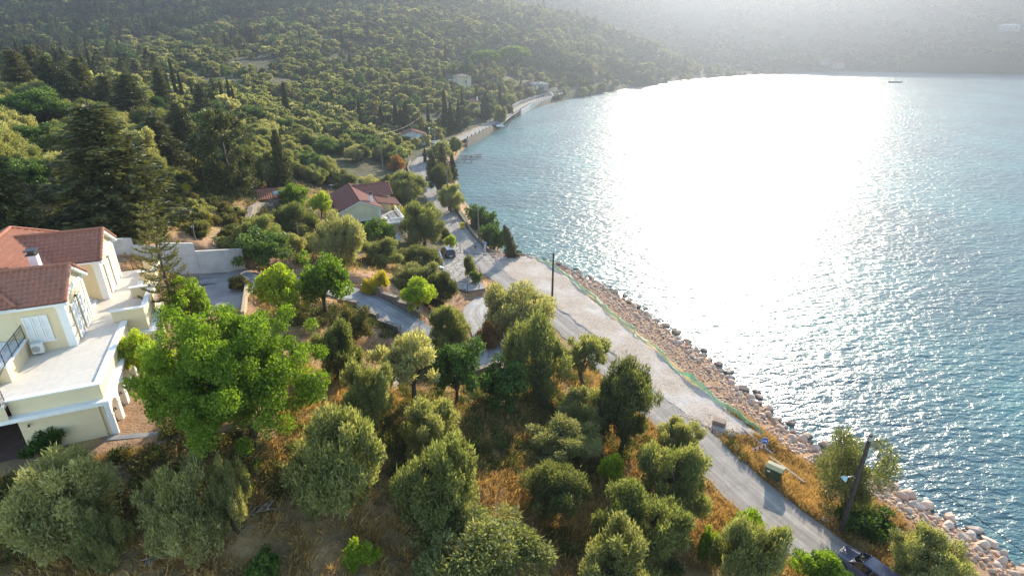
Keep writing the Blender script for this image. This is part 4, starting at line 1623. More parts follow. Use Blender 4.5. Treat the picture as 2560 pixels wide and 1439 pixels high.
def leaves(pos, axis, size_l, size_w, g, kite=.5):
    """one four-cornered leaf (or spray) per row"""
    n = len(pos)
    a = unit(axis)
    s = unit(np.cross(a, g.normal(size=(n, 3))))
    l = (size_l * g.uniform(.6, 1.4, n))[:, None]
    w = (size_w * g.uniform(.7, 1.3, n))[:, None]
    p0 = pos - a * l * .5
    p2 = pos + a * l * .5
    m = pos + a * l * (kite - .5)
    nn = np.cross(a, s)
    p1 = m + s * w * .5 + nn * w * .18
    p3 = m - s * w * .5 + nn * w * .18
    return np.stack([p0, p1, p2, p3], 1).reshape(-1, 3)


def quads(n):
    return np.arange(n * 4).reshape(-1, 4)


def ball(g, n):
    return unit(g.normal(size=(n, 3)))


def clump_leaves(g, C, rad, per, l, w, up=.35, out=.8, rnd=.7, shell=.45, flat=.8):
    """leaves spread through clumps: C centres, rad radii"""
    k = len(C)
    per = (np.asarray(per) * (rad / rad.mean()) ** 2).astype(int) if np.ndim(rad) else np.full(k, per)
    idx = np.repeat(np.arange(k), np.maximum(per, 6))
    n = len(idx)
    d = ball(g, n)
    r = rad[idx] * (shell + (1 - shell) * g.random(n) ** .5) * g.uniform(.85, 1.18, n)
    pos = C[idx] + d * r[:, None] * np.array((1, 1, flat))
    ax = d * out + np.array((0, 0, up)) + g.normal(size=(n, 3)) * rnd * .6
    return leaves(pos, ax, l, w, g)


def crown_centres(g, k, rx, rz, zc, rmin=.25, low=-.75, bump=.22):
    """clump centres over a lumpy ellipsoid, a few inside"""
    d = ball(g, k * 4)
    d = d[d[:, 2] > low][:k]
    rr = g.uniform(.62, 1.0, len(d)) * (1 + g.normal(size=len(d)) * bump * .5)
    rr[: len(d) // 5] *= .5
    return np.c_[d[:, 0] * rx * rr, d[:, 1] * rx * rr, zc + d[:, 2] * rz * rr]


def lobed(g, R0, hz, zc, nl, per):
    """crown of NL big lobes, each of PER clumps, with gaps between the lobes"""
    C, rad = [], []
    for i in range(nl):
        a = 6.283 * (i + g.uniform(-.3, .3)) / (nl - 1)
        if i == 0:
            c, q = np.array((0, 0, zc + hz * g.uniform(.25, .5))), R0 * .52
        else:
            el = g.uniform(-.8, .5)
            d = g.uniform(.45, .66)
            c = np.array((math.cos(a) * R0 * d * math.cos(el), math.sin(a) * R0 * d * math.cos(el), zc + hz * .75 * math.sin(el)))
            q = R0 * g.uniform(.36, .52)
        n_ = ball(g, per)
        n_[:, 2] = np.abs(n_[:, 2]) * np.where(g.random(per) < .75, 1, -1)
        C.append(c + n_ * q * g.uniform(.5, .85, (per, 1)) * np.array((1, 1, hz / R0 * 1.15)))
        rad.append(q * g.uniform(.32, .55, per))
    C, rad = np.vstack(C), np.concatenate(rad)
    C[:, 2] = np.maximum(C[:, 2], rad * .5)
    return C, rad


def trunk_mesh(g, h, r, limbs, reach, top, seg=7, lean=.15, fork=.45):
    b = MB()
    base = np.array((0, 0, -.35))
    f = np.array((g.normal() * lean, g.normal() * lean, h * fork))
    mid = (base + f) / 2 + g.normal(size=3) * r * .5
    b.tube([base, mid, f], [r * 1.35, r, r * .85], seg, cap=False)
    for i in range(limbs):
        a = 2 * math.pi * (i + g.random() * .6) / limbs
        e = np.array((math.cos(a) * reach * g.uniform(.5, 1), math.sin(a) * reach * g.uniform(.5, 1), top * g.uniform(.7, 1)))
        m1 = f + (e - f) * .4 + np.array((0, 0, .12 * top)) + g.normal(size=3) * .1 * reach
        b.tube([f - np.array((0, 0, r * .5)), m1, e], [r * .62, r * .38, r * .12], max(4, seg - 2), cap=False)
        e2 = m1 + (e - m1) * .7 + g.normal(size=3) * reach * .35
        b.tube([m1, (m1 + e2) / 2 + g.normal(size=3) * .08, e2], [r * .3, r * .2, r * .07], 4, cap=False)
    return b


PROTO = {}


def mb_mesh(b, name, m):
    me = bpy.data.meshes.new(name)
    me.from_pydata(b.v, [], b.f)
    me.polygons.foreach_set("use_smooth", np.ones(len(me.polygons), bool))
    me.materials.append(m)
    return me


def proto(kindname, i, crown_v, trunk_b, mleaf, rx, h, mbark=None):
    cm = mesh_np(kindname + "_crown", crown_v, quads(len(crown_v) // 4))
    cm.materials.append(M[mleaf])
    tm = mb_mesh(trunk_b, kindname + "_trunk", mbark or M['bark']) if trunk_b else None
    PROTO.setdefault(kindname, []).append((cm, tm, rx, h))


def build_protos():
    # olive: lumpy, feathery, several limbs
    for i in range(7):
        g = np.random.default_rng(100 + i)
        R0, hz = 2.5, 1.75
        zc = .12 + hz * .86
        C, rad = lobed(g, R0, hz, zc, 12, 8)
        v = clump_leaves(g, C, rad, 310, .18, .06, up=.3, out=.8, rnd=.9, shell=.25)
        # loose shoots standing out of the crown
        d = ball(g, 900)
        d = d[d[:, 2] > -.2]
        k_ = g.integers(0, len(C), len(d))
        b0 = C[k_] + d * rad[k_][:, None] * g.uniform(.9, 1.25, len(d))[:, None]
        v2 = leaves(b0, d + np.array((0, 0, .7)) + g.normal(size=d.shape) * .35, .30, .05, g)
        proto('olive', i, np.vstack([v, v2]), trunk_mesh(g, 3, .2, 4, R0 * .6, 2.8, lean=.2, fork=.32), ['olive', 'olive', 'olive_grey', 'olive', 'olive_grey', 'olive_dark', 'olive'][i], R0, .12 + hz * 1.86)
    # open olive, crown parted over bare limbs
    for i in range(2):
        g = np.random.default_rng(150 + i)
        R0, hz = 2.5, 1.6
        zc = 1.8 + hz * .8
        C = crown_centres(g, 36, R0 * .85, hz * .85, zc, low=-.45, bump=.5)
        rad = g.uniform(.34, .68, len(C))
        v = clump_leaves(g, C, rad, 190, .3, .08, up=.5, out=.8, rnd=.6, shell=.15)
        proto('open_olive', i, v, trunk_mesh(g, 3, .19, 5, R0 * .8, 4.0, lean=.5, fork=.42), ['olive', 'olive_grey'][i], R0, 1.8 + hz * 1.8)
    # broadleaf
    for i, ml in enumerate(['bright', 'bright', 'lime', 'deep']):
        g = np.random.default_rng(200 + i)
        R0, hz = 2.5, 1.8
        zc = 1.0 + hz * .85
        C = crown_centres(g, 54, R0 * .84, hz * .84, zc, bump=.35)
        rad = g.uniform(.4, .78, len(C))
        v = clump_leaves(g, C, rad, 170, .20, .15, up=.1, out=.7, rnd=1.1, shell=.25)
        proto(['broadleaf', 'broadleaf', 'limetree', 'darkleaf'][i], i, v, trunk_mesh(g, 3, .17, 5, R0 * .6, 3.2, fork=.35), ml, R0, 1.0 + hz * 1.85)
    g = np.random.default_rng(260)
    R0, hz = 5.2, 3.6
    zc = 1.5 + hz * .85
    C = crown_centres(g, 200, R0 * .88, hz * .88, zc, bump=.4, low=-.9)
    v = clump_leaves(g, C, g.uniform(.4, .9, len(C)), 400, .15, .105, up=.1, out=.7, rnd=1.1, shell=.25)
    proto('mulberry', 0, v, trunk_mesh(g, 4, .3, 7, R0 * .7, 6.2, fork=.35), 'bright', R0, 1.5 + hz * 1.85)
    # shrubs
    for i, ml in enumerate(['scrub', 'scrub', 'olive_dark', 'bright', 'deep', 'yellow', 'rust', 'olive', 'brown']):
        g = np.random.default_rng(300 + i)
        R0, hz = 1.0, .85
        C = crown_centres(g, 26, R0 * .8, hz * .8, hz * .62, low=-.6, bump=.4)
        rad = g.uniform(.2, .42, len(C))
        l, w = ((.13, .085) if ml in ('bright', 'deep') else (.2, .05))
        v = clump_leaves(g, C, rad, 150, l, w, up=.6, out=.8, rnd=.7, shell=.2)
        proto('shrub_' + ml, i, v, trunk_mesh(g, .6, .04, 5, R0 * .6, 1.0, seg=5), ml, R0, hz * 1.5)
    # feathery shore shrub
    g = np.random.default_rng(340)
    C = crown_centres(g, 44, 2.1, 2.2, 2.6, low=-.9, bump=.6)
    v = clump_leaves(g, C, g.uniform(.35, .8, len(C)), 230, .26, .045, up=.5, out=.6, rnd=.8, shell=.1)
    proto('feathery', 0, v, trunk_mesh(g, 3, .12, 6, 1.4, 4.2, fork=.2), 'olive_dark', 2.4, 5.0)
    # fir: tiers of drooping boughs
    for i in range(4):
        g = np.random.default_rng(400 + i)
        Hh, R0 = 10.0, 2.9
        P, A = [], []
        z = .5
        while z < Hh - .25:
            f = 1 - z / Hh
            L = R0 * min(1, f ** .58) * g.uniform(.8, 1.1)
            nb = int(7 + 9 * f)
            for k in range(nb):
                a = 2 * math.pi * (k + g.random() * .9) / nb
                Lk = L * g.uniform(.6, 1.18)
                m = max(12, int(Lk * 40))
                s = g.random(m) ** .65
                droop = -.22 * Lk * s ** 1.5 + .10 * Lk * s ** 4
                wd = .30 * (1 - s * .55) * min(1, Lk)
                lat = g.normal(size=m) * wd
                px = np.cos(a) * Lk * s - np.sin(a) * lat
                py = np.sin(a) * Lk * s + np.cos(a) * lat
                P.append(np.c_[px, py, z + droop + g.normal(size=m) * .13 + .12])
                A.append(np.c_[np.full(m, np.cos(a)) - np.sin(a) * np.sign(lat) * .8, np.full(m, np.sin(a)) + np.cos(a) * np.sign(lat) * .8, np.full(m, -.1)] + g.normal(size=(m, 3)) * .45)
            z += .40 + .25 * f
        P, A = np.vstack(P), np.vstack(A)
        v = leaves(P, A, .36, .15, g)
        b = MB().tube([(0, 0, -.4), (0, 0, Hh * .55), (0, 0, Hh)], [.22, .13, .03], 7)
        proto('fir', i, v, b, 'fir', R0, Hh)
    # bushy dark conifer with a rounded head
    for i in range(2):
        g = np.random.default_rng(450 + i)
        R0, Hh = 2.8, 7.2
        C = []
        for k in range(90):
            z = g.uniform(.4, Hh - .6)
            rr = R0 * (math.sin(math.pi * min(1, (z / Hh) * .82 + .18)) ** .7) * g.uniform(.55, .98)
            a = g.uniform(0, 6.283)
            C.append((math.cos(a) * rr, math.sin(a) * rr, z))
        C = np.array(C)
        v = clump_leaves(g, C, g.uniform(.38, .75, len(C)), 120, .3, .13, up=.15, out=.9, rnd=.6, shell=.2, flat=.7)
        proto('roundfir', i, v, MB().tube([(0, 0, -.4), (0, 0, Hh * .8)], [.25, .06], 7), 'fir', R0, Hh)
    # cypress
    for i in range(4):
        g = np.random.default_rng(500 + i)
        Hh, R0 = 10.0, .85
        n = 5200
        z = g.random(n) ** .9 * Hh
        prof = np.minimum(1, (z / Hh) * 7 + .45) * np.clip(1 - (z / Hh) ** 2.2, 0, 1) ** .75
        a = g.uniform(0, 6.283, n)
        lump = 1 + .16 * np.sin(a * 3 + z * 1.3 + i) + .12 * np.sin(z * 2.9 + a * 2)
        rr = R0 * prof * lump * (.45 + .55 * g.random(n) ** .4)
        P = np.c_[np.cos(a) * rr, np.sin(a) * rr, z + .25]
        A = np.c_[np.cos(a) * .28, np.sin(a) * .28, np.ones(n)] + g.normal(size=(n, 3)) * .2
        v = leaves(P, A, .5, .15, g)
        proto('cypress', i, v, MB().tube([(0, 0, -.4), (0, 0, Hh * .7)], [.16, .05], 6), 'cypress', R0, Hh)
    # stone pine: an umbrella on spreading limbs
    for i in range(2):
        g = np.random.default_rng(550 + i)
        R0, zc = 9.5, 11.5
        C = []
        for k in range(150):
            a, q = g.uniform(0, 6.283), g.random() ** .5
            C.append((math.cos(a) * R0 * q, math.sin(a) * R0 * q * .95, zc + 5.2 * math.sqrt(max(0, 1 - q * q * .93)) + g.normal() * .35))
        C = np.array(C)
        v = clump_leaves(g, C, g.uniform(.75, 1.35, len(C)), 80, .75, .3, up=.8, out=.6, rnd=.6, shell=.2, flat=.6)
        b = MB()
        b.tube([(0, 0, -.5), (.3, .1, 5), (.2, 0, 8.2)], [.62, .5, .46], 8)
        for k in range(9):
            a = 6.283 * k / 9 + g.random() * .4
            q = g.uniform(.45, .8)
            b.tube([(.2, 0, 7.6), (math.cos(a) * R0 * q * .4, math.sin(a) * R0 * q * .4, 11.0), (math.cos(a) * R0 * q, math.sin(a) * R0 * q, 14.6)], [.32, .22, .09], 5)
        proto('stonepine', i, v, b, 'stone_pine', R0, zc + 5.6)
    # tiered pine: whorls of level arms with upturned tufted ends
    g = np.random.default_rng(570)
    Hh, R0 = 12.0, 3.0
    P, A = [], []
    b = MB().tube([(0, 0, -.5), (.05, 0, 5), (0, 0, Hh - .2)], [.2, .13, .03], 8)
    z = 2.0
    while z < Hh - .2:
        f = 1 - z / Hh
        L = (.5 + R0 * f ** .75) * (1 if z > 3.2 else .85)
        nb = 5
        a0 = g.uniform(0, 6.28)
        for k in range(nb):
            a = a0 + 6.283 * k / nb + g.normal() * .12
            Lk = L * g.uniform(.75, 1.1)
            ca, sa = math.cos(a), math.sin(a)
            cv = lambda s: np.stack([ca * Lk * s, sa * Lk * s, z - .10 * Lk * np.sin(s * 3.0) + .22 * Lk * s ** 3], -1)
            b.tube([cv(np.float64(0.)), cv(np.float64(.5)), cv(np.float64(1.))], [.045, .03, .015], 4, cap=False)
            for t in np.linspace(.25, 1.0, max(3, int(Lk * 4))):
                c = cv(np.float64(t))
                for sd in (-1, 1):
                    l = .16 + .30 * math.sin(t * 2.6) * min(1, Lk / 1.5)
                    d = np.array((ca * .55 - sa * sd * .8, sa * .55 + ca * sd * .8, .35))
                    m = 11
                    q = g.random(m)[:, None]
                    P.append(c + d * l * q * 1.5 + g.normal(size=(m, 3)) * .035)
                    A.append(np.tile(d, (m, 1)) + g.normal(size=(m, 3)) * .45)
        z += .62 + .40 * f
    P, A = np.vstack(P), np.vstack(A)
    proto('tieredpine', 0, leaves(P, A, .26, .085, g), b, 'tiered', R0, Hh)
    # distant crowns, fewer and larger sprays
    for nm, ml, cnt in (('far_olive', 'olive_grey', 420), ('far_olive', 'olive', 420), ('far_olive', 'olive', 420), ('far_oak', 'scrub', 420), ('far_oak', 'deep', 420), ('far_oak', 'olive_dark', 420), ('far_oak', 'olive', 420)):
        i = len(PROTO.get(nm, []))
        g = np.random.default_rng(600 + i + len(nm))
        R0, hz = 2.5, 1.8
        C, rad = lobed(g, R0, hz, .2 + hz * .85, 6, 7)
        v = clump_leaves(g, C, rad, cnt // 14, .46, .30, up=.2, out=.5, rnd=1.0, shell=.4)
        proto(nm, i, v, None, ml, R0, .35 + hz * 1.85)
    for i in range(2):
        g = np.random.default_rng(660 + i)
        n = 420
        Hh, R0 = 10.0, .85
        z = g.random(n) * Hh
        prof = np.minimum(1, (z / Hh) * 7 + .45) * np.clip(1 - (z / Hh) ** 2.2, 0, 1) ** .75
        a = g.uniform(0, 6.283, n)
        P = np.c_[np.cos(a) * R0 * prof * .8, np.sin(a) * R0 * prof * .8, z]
        v = leaves(P, np.c_[np.cos(a) * .2, np.sin(a) * .2, np.ones(n)] + g.normal(size=(n, 3)) * .2, 1.1, .5, g)
        proto('far_cypress', i, v, None, 'cypress', R0, Hh)
    for i in range(2):
        g = np.random.default_rng(680 + i)
        n = 700
        Hh, R0 = 10.0, 2.6
        z = g.random(n) ** 1.4 * Hh
        a = g.uniform(0, 6.283, n)
        rr = R0 * (1 - z / Hh) ** .85 * (.35 + .65 * g.random(n) ** .5) * (1 + .15 * np.sin(a * 4 + z * 2))
        P = np.c_[np.cos(a) * rr, np.sin(a) * rr, z + .2]
        v = leaves(P, np.c_[np.cos(a), np.sin(a), np.full(n, -.15)] + g.normal(size=(n, 3)) * .4, .8, .38, g)
        proto('far_fir', i, v, None, 'fir', R0, Hh)


build_protos()

# kind key -> object name
TREE_NAME = {'olive': 'olive_tree', 'open_olive': 'olive_tree', 'broadleaf': 'mulberry_tree', 'mulberry': 'mulberry_tree', 'limetree': 'young_tree', 'darkleaf': 'carob_tree', 'fir': 'fir_tree', 'roundfir': 'fir_tree',
             'cypress': 'cypress_tree', 'stonepine': 'stone_pine', 'feathery': 'tamarisk_bush', 'tieredpine': 'tiered_pine', 'far_olive': 'olive_tree', 'far_oak': 'oak_tree', 'far_cypress': 'cypress_tree', 'far_fir': 'fir_tree'}
CAT = {'olive_tree': 'tree', 'mulberry_tree': 'tree', 'young_tree': 'tree', 'carob_tree': 'tree', 'fir_tree': 'tree', 'cypress_tree': 'tree', 'stone_pine': 'tree', 'tiered_pine': 'tree', 'oak_tree': 'tree', 'tamarisk_bush': 'bush'}
PLANTED = []   # (x, y, r) of single trees, kept clear by the woods and the grass


def plant(k, i, x, y, z, r, h, label, group=None, rot=None, name=None, tilt=0.0, ml=None, cat=None):
    cm, tm, R0, H0 = PROTO[k][i % len(PROTO[k])]
    name = name or TREE_NAME.get(k, 'shrub')
    rot = random.uniform(0, 6.28) if rot is None else rot
    if ml is not None:
        cm = cm.copy()
        cm.materials.clear()
        cm.materials.append(M[ml])
    sc = (r / R0, r / R0 * random.uniform(.93, 1.07), h / H0)
    if tm is None:
        o = link(name, cm)
        o.location, o.rotation_euler, o.scale = (x, y, z), (0, 0, rot), sc
        tag(o, label, cat or CAT.get(name, 'bush'), group)
    else:
        o = thing(name, label, cat or CAT.get(name, 'bush'), (x, y, z), rot, group)
        o.scale = sc
        o.rotation_euler = (tilt * .6, tilt, rot)
        link('trunk' if name not in ('shrub', 'bush') else 'stem', tm, parent=o)
        link('crown' if name not in ('shrub', 'bush') else 'foliage', cm, parent=o)
    PLANTED.append((x, y, r))
    return o


def px_tree(k, i, x0, x1, yt, yb, label, group=None, clear=.08, **kw):
    """a tree surveyed from its outline in the photo: span, top and foot"""
    uc, vc = (x0 + x1) / 2, (yt + yb) / 2
    hv = (yb - yt) / 2
    p = ground_at(uc, yb)
    dep = proj(p)[2]
    for _ in range(5):
        t = dep / F
        r = (x1 - x0) / 2 * t
        hm = hv * t
        q = p - np.array((0, 0, CAMZ))
        de = math.asin(min(.95, -q[2] / np.linalg.norm(q)))
        a2 = (hm ** 2 - (r * .8 * math.sin(de)) ** 2)
        a = math.sqrt(a2) / math.cos(de) if a2 > (.45 * r) ** 2 else .45 * r
        p = ground_at(uc, vc, lift=a * (1 + clear))
        dep = proj(p)[2]
    g = h1(p[0], p[1])
    return plant(k, i, p[0], p[1], g - .05, r, a * (2 + clear), label, group, **kw)


def px_tall(k, i, u, yt, yb, wpx, label, group=None, **kw):
    """an upright tree whose foot is at (u, yb) and whose tip is at yt"""
    p = ground_at(u, yb)
    dep = proj(p)[2]
    top = at_y(u, yt, p[1])
    return plant(k, i, p[0], p[1], p[2] - .1, wpx / 2 * dep / F, max(1.0, top[2] - p[2]), label, group, **kw)

# ------------------------------------------------------------------ trees one can name
GO = "olive trees on the near slope"
T = px_tree
T('olive', 2, 10, 288, 1105, 1350, "large silver-green olive on the dry slope just below the villa's garden wall", GO)
T('olive', 4, 188, 312, 1268, 1430, "small pale olive crowding the large silver-green olive below the villa", GO)
T('olive', 2, 350, 560, 1140, 1385, "silver-green olive with visible dark trunk, second along the villa's garden wall", GO)
T('olive', 4, 525, 620, 1128, 1330, "slim pale olive shoot rising beside the second silver-green olive", GO)
T('olive', 0, 705, 970, 1015, 1300, "wide dense olive below the big bright mulberry, with deep shade under it", GO)
T('olive', 6, 985, 1208, 1072, 1325, "tall dense olive with grey dead twigs showing low in its crown", GO)
T('olive', 1, 1000, 1162, 985, 1145, "round-headed olive standing directly behind the olive with grey dead twigs", GO)
T('olive', 3, 848, 985, 880, 1085, "soft grey-green olive between the bright mulberry and the stone-walled path", GO)
T('olive', 0, 1010, 1380, 1262, 1500, "broad spreading olive at the bottom edge among golden grass tussocks", GO)
T('olive', 2, 1440, 1665, 1308, 1520, "pointed olive with whitish flowering shoots at the bottom edge near the road verge", GO)
T('olive', 3, 1490, 1735, 1188, 1405, "dark full olive beside the orange grass strip along the road", GO)
T('olive', 5, 1290, 1482, 1150, 1300, "low dark bushy olive in the middle of the golden grass", GO)
T('olive', 1, 1310, 1508, 1035, 1165, "wide low olive in front of the round dark olive by the road", GO)
T('olive', 6, 1395, 1540, 960, 1085, "olive with cream flower tips behind the wide low olive", GO)
T('olive', 5, 1478, 1648, 903, 1120, "round dark olive standing right at the edge of the grey road", GO)
T('olive', 1, 1645, 1760, 1035, 1145, "small round olive overhanging the road near the cut stone block", GO)
T('olive', 3, 1588, 1785, 1095, 1295, "bushy olive hiding the road edge opposite the green rubbish container", GO)
T('open_olive', 0, 1405, 1540, 815, 985, "open leaning olive with bare forked trunk beside the gravel yard", GO)
T('olive', 0, 1250, 1432, 780, 995, "tall airy olive between the lower driveway and the gravel yard", GO)
T('olive', 4, 1198, 1392, 695, 855, "broad olive at the driveway mouth in front of the dark bare pole", GO)
T('olive', 0, 1062, 1182, 760, 880, "single round olive between the two arms of the driveway", GO)
T('open_olive', 1, 940, 1112, 820, 1020, "thin olive with red-brown withered twigs beside the stone-walled path", GO)
T('darkleaf', 0, 1072, 1218, 845, 1015, "dark glossy carob in the middle of the slope by the lower driveway")
T('darkleaf', 0, 1200, 1330, 900, 1030, "dark glossy carob under the tall airy olive")
T('olive', 3, 780, 905, 795, 950, "grey-green olive at the edge of the bright mulberry above the soil bed", GO)
T('mulberry', 0, 375, 805, 740, 1122, "huge bright green mulberry in front of the villa's arcade", clear=.1)
T('broadleaf', 1, 352, 520, 850, 1062, "leaning bright green mulberry limb hanging over the villa's garden path")
T('limetree', 0, 288, 385, 822, 960, "yellow-green climbing tree against the villa's terrace edge")
T('limetree', 0, 634, 752, 655, 785, "round lime-green young tree with dark forked trunk on the brown soil bed", clear=.35)
T('broadleaf', 1, 735, 872, 630, 770, "round mid-green tree beside the lime-green young tree on the soil bed", clear=.3)
T('darkleaf', 0, 588, 728, 568, 680, "dark green round fig tree at the end of the white yard wall")
T('broadleaf', 0, 410, 520, 690, 830, "dull yellow-green tree behind the big mulberry beside the tiered pine")
GH = "olive trees around the tile-roofed house"
T('olive', 0, 678, 802, 505, 600, "olive with yellowish crown between the rubble wall and the tile-roofed house", GH)
T('olive', 4, 790, 912, 528, 655, "tall olive right in front of the gable of the tile-roofed house", GH)
T('olive', 1, 1000, 1116, 495, 600, "very round olive with clear trunk between the tile-roofed house and the road", GH, clear=.3)
T('olive', 0, 945, 1072, 428, 512, "wide olive behind the tile-roofed house next to the road", GH)
T('olive', 3, 905, 1005, 590, 668, "long grey-green olive below the house terrace", GH)
T('olive', 5, 990, 1112, 610, 690, "dark olive hedge-like tree just above the parked black car", GH)
T('olive', 2, 968, 1112, 648, 738, "pale silvery olive with drooping crown above the paved parking yard", GH)
T('olive', 5, 1045, 1148, 678, 785, "dark olive between the paved parking yard and the wooden pole", GH)
T('broadleaf', 1, 900, 990, 548, 612, "green vine-like fig growing against the house terrace", GH)
T('broadleaf', 0, 700, 772, 455, 530, "upright green ash tree beside the small hut with the water tank")
T('limetree', 0, 770, 830, 478, 545, "yellow-flowering tree between the ash and the house wall")
T('limetree', 0, 998, 1090, 695, 785, "lime-green fig beside the wooden pole and the parking yard", clear=.1)
T('limetree', 0, 1108, 1142, 585, 622, "small yellow-green lemon tree next to the road fence", clear=.3)
T('olive', 5, 1092, 1128, 568, 605, "small dark garden tree between the round olive and the road")
T('shrub_yellow', 0, 972, 1012, 508, 548, "yellow-green shrub behind the house balcony")
GS = "dark shrubs between the road and the sea"
T('shrub_deep', 0, 1162, 1242, 505, 578, "large dark shore shrub behind the yellow bin", GS, name='bush')
T('shrub_deep', 0, 1196, 1268, 552, 622, "large dark shore shrub behind the walking person", GS, name='bush')
T('olive', 1, 1090, 1160, 455, 528, "round sea-side olive where the road bends, next to the grey pole", GS)
T('olive', 5, 1068, 1132, 410, 480, "dark sea-side olive below the cypress clump", GS)
T('olive', 1, 1118, 1156, 340, 385, "olive at the start of the stone sea wall", GS)
px_tall('fir', 1, 1283, 556, 642, 46, "wind-bent pine at the tip of the gravel yard above the water", tilt=.22)
px_tall('fir', 0, 1108, 355, 455, 52, "tallest dark conifer in the clump on the sea side of the road bend", "dark conifers at the road bend")
px_tall('fir', 2, 1082, 375, 450, 40, "second dark conifer in the clump on the sea side of the road bend", "dark conifers at the road bend")
px_tall('fir', 3, 1132, 385, 450, 34, "dark conifer overhanging the water at the road bend", "dark conifers at the road bend")
px_tall('cypress', 0, 1063, 370, 405, 8, "thin cypress at the road kerb beside the dark blue car")
T('rust' if False else 'shrub_rust', 0, 965, 1012, 388, 425, "rust-brown withered bush beside the road before the bend", name='bush')

px_tall('tieredpine', 0, 452, 500, 838, 128, "tall tiered pine with open level arms standing in front of the villa terrace")

# bottom right, between road and rocks
T('feathery', 0, 2035, 2245, 1070, 1310, "tall feathery tamarisk leaning out over the rocks beside the lamp pole")
T('shrub_deep', 0, 2080, 2235, 1245, 1345, "dark low bush round the foot of the lamp pole", name='bush')
T('olive', 1, 2235, 2410, 1318, 1470, "grey-green bush on the rocks beside the parked dark car", name='bush', cat='bush')
T('olive', 3, 1782, 1965, 1270, 1470, "grey-green olive beside the road, bright fig leaves growing through it", GO)
T('shrub_bright', 0, 1820, 1925, 1268, 1350, "bright fig shoots growing through the roadside olive", name='bush')
T('broadleaf', 0, 1975, 2118, 1370, 1500, "bright green fig tree beside the parked dark car")
T('limetree', 0, 1495, 1562, 1128, 1215, "small vivid yellow-green fig sapling standing alone in the golden grass", clear=.3)
px_tree('shrub_bright', 0, 860, 945, 1345, 1420, "bright green mastic bush in the golden grass at the bottom", name='bush')
px_tree('shrub_bright', 0, 1750, 1800, 1320, 1400, "yellow-green broom bush at the road verge", name='bush')
px_tree('shrub_deep', 0, 600, 700, 1370, 1460, "dark green mastic bush in grey dry grass", name='bush')
px_tree('shrub_scrub', 1, 830, 935, 770, 850, "wispy grey-green bush beside the upper driveway", name='bush')
px_tree('shrub_yellow', 0, 930, 978, 675, 725, "golden-green broom bush on the bank above the driveway", name='bush')
px_tree('shrub_yellow', 0, 900, 938, 693, 735, "small golden-green broom bush beside the driveway wall", name='bush')
px_tree('shrub_scrub', 0, 570, 622, 690, 725, "dry wispy bush growing on the tan garden wall", name='bush')
px_tree('shrub_olive_dark', 0, 1155, 1192, 640, 690, "spiky shrub at the fence of the paved parking yard", name='bush')
px_tree('shrub_deep', 0, 1172, 1205, 672, 705, "dark shrub beside the gate of the paved parking yard", name='bush')
px_tree('shrub_deep', 0, 60, 160, 1060, 1130, "dark green shrub in front of the villa's garage opening", name='bush')
px_tree('shrub_brown', 0, 1188, 1252, 800, 868, "purple-brown withered bush at the inner kerb of the lower driveway", name='bush')

# conifers on the villa's hill
GF = "dark conifers on the hill behind the villa"
for k, (u, yt, yb, w, lab) in enumerate([
        (310, 248, 575, 300, "broadest dark fir right behind the villa"), (35, 345, 610, 190, "dark fir cut by the picture edge behind the villa roof"),
        (410, 285, 420, 130, "fir rising behind the broadest fir, its grey dead branches showing"), (345, 180, 330, 120, "fir on the skyline above the broadest fir"),
        (70, 120, 260, 110, "outermost skyline fir above the silvery olive grove"), (150, 135, 270, 100, "skyline fir second in the row above the olive grove"),
        (225, 140, 280, 90, "skyline fir third in the row above the olive grove"), (110, 110, 250, 80, "narrow skyline fir between two broader firs"), (285, 185, 300, 100, "fir at the lower end of the skyline row"),
        (470, 250, 400, 110, "dark fir between the broadest fir and the round-headed one"), (520, 205, 330, 70, "slender fir below the line of thin cypresses"), (190, 170, 290, 100, "fir in front of the skyline row")]):
    px_tall('fir', k, u, yt, yb, w * 1.15, lab, GF)
T('roundfir', 0, 478, 640, 268, 478, "huge round-headed dark conifer above the scrubby bank", GF)
T('olive', 1, 625, 700, 372, 470, "round grey olive beside the round-headed dark conifer", GF)
px_tall('fir', 2, 712, 318, 490, 72, "narrow near-black conifer beside the round grey olive", GF)
px_tall('fir', 3, 420, 165, 300, 70, "fir under the hillside clearing", GF)
GC = "thin cypresses on the hill above the villa"
for k, (u, yt, yb) in enumerate([(432, 185, 265), (447, 178, 262), (462, 180, 262), (490, 210, 275), (545, 205, 275), (562, 200, 278), (582, 195, 282), (590, 215, 280), (240, 120, 215), (60, 100, 180), (415, 190, 260)]):
    px_tall('cypress', k, u, yt, yb, 9, "thin dark cypress in the ragged row above the round-headed conifer", GC)
GV = "cypresses by the valley houses"
for k, (u, yt, yb, w, lab) in enumerate([(1114, 226, 335, 15, "tallest slim cypress, in front of the white valley house"), (1127, 255, 335, 13, "cypress touching the tallest slim cypress"), (1148, 250, 330, 12, "cypress beside the gable of the white valley house"),
        (1072, 262, 328, 10, "cypress standing alone before the yellow field"), (1214, 232, 300, 26, "stout cypress behind the white valley house"), (992, 258, 330, 16, "stout dark cypress of the group across the yellow field"),
        (1005, 272, 330, 14, "cypress in the middle of the group across the yellow field"), (1017, 255, 330, 18, "widest cypress of the group across the yellow field"), (905, 255, 330, 9, "lone thin cypress in the olive grove"),
        (1191, 215, 262, 10, "cypress under the umbrella pines"), (1250, 215, 275, 11, "cypress on the bank above the coast road"), (955, 265, 325, 14, "cypress at the edge of the valley olive grove"), (1115, 110, 165, 9, "thin cypress on the slope above the cream house"),
        (940, 290, 335, 12, "short cypress at the edge of the valley olive grove"), (1080, 300, 330, 10, "short cypress by the yellow field"), (1160, 255, 300, 14, "cypress under the eaves of the white valley house")]):
    px_tall('cypress', k, u, yt, yb, w, lab, GV)
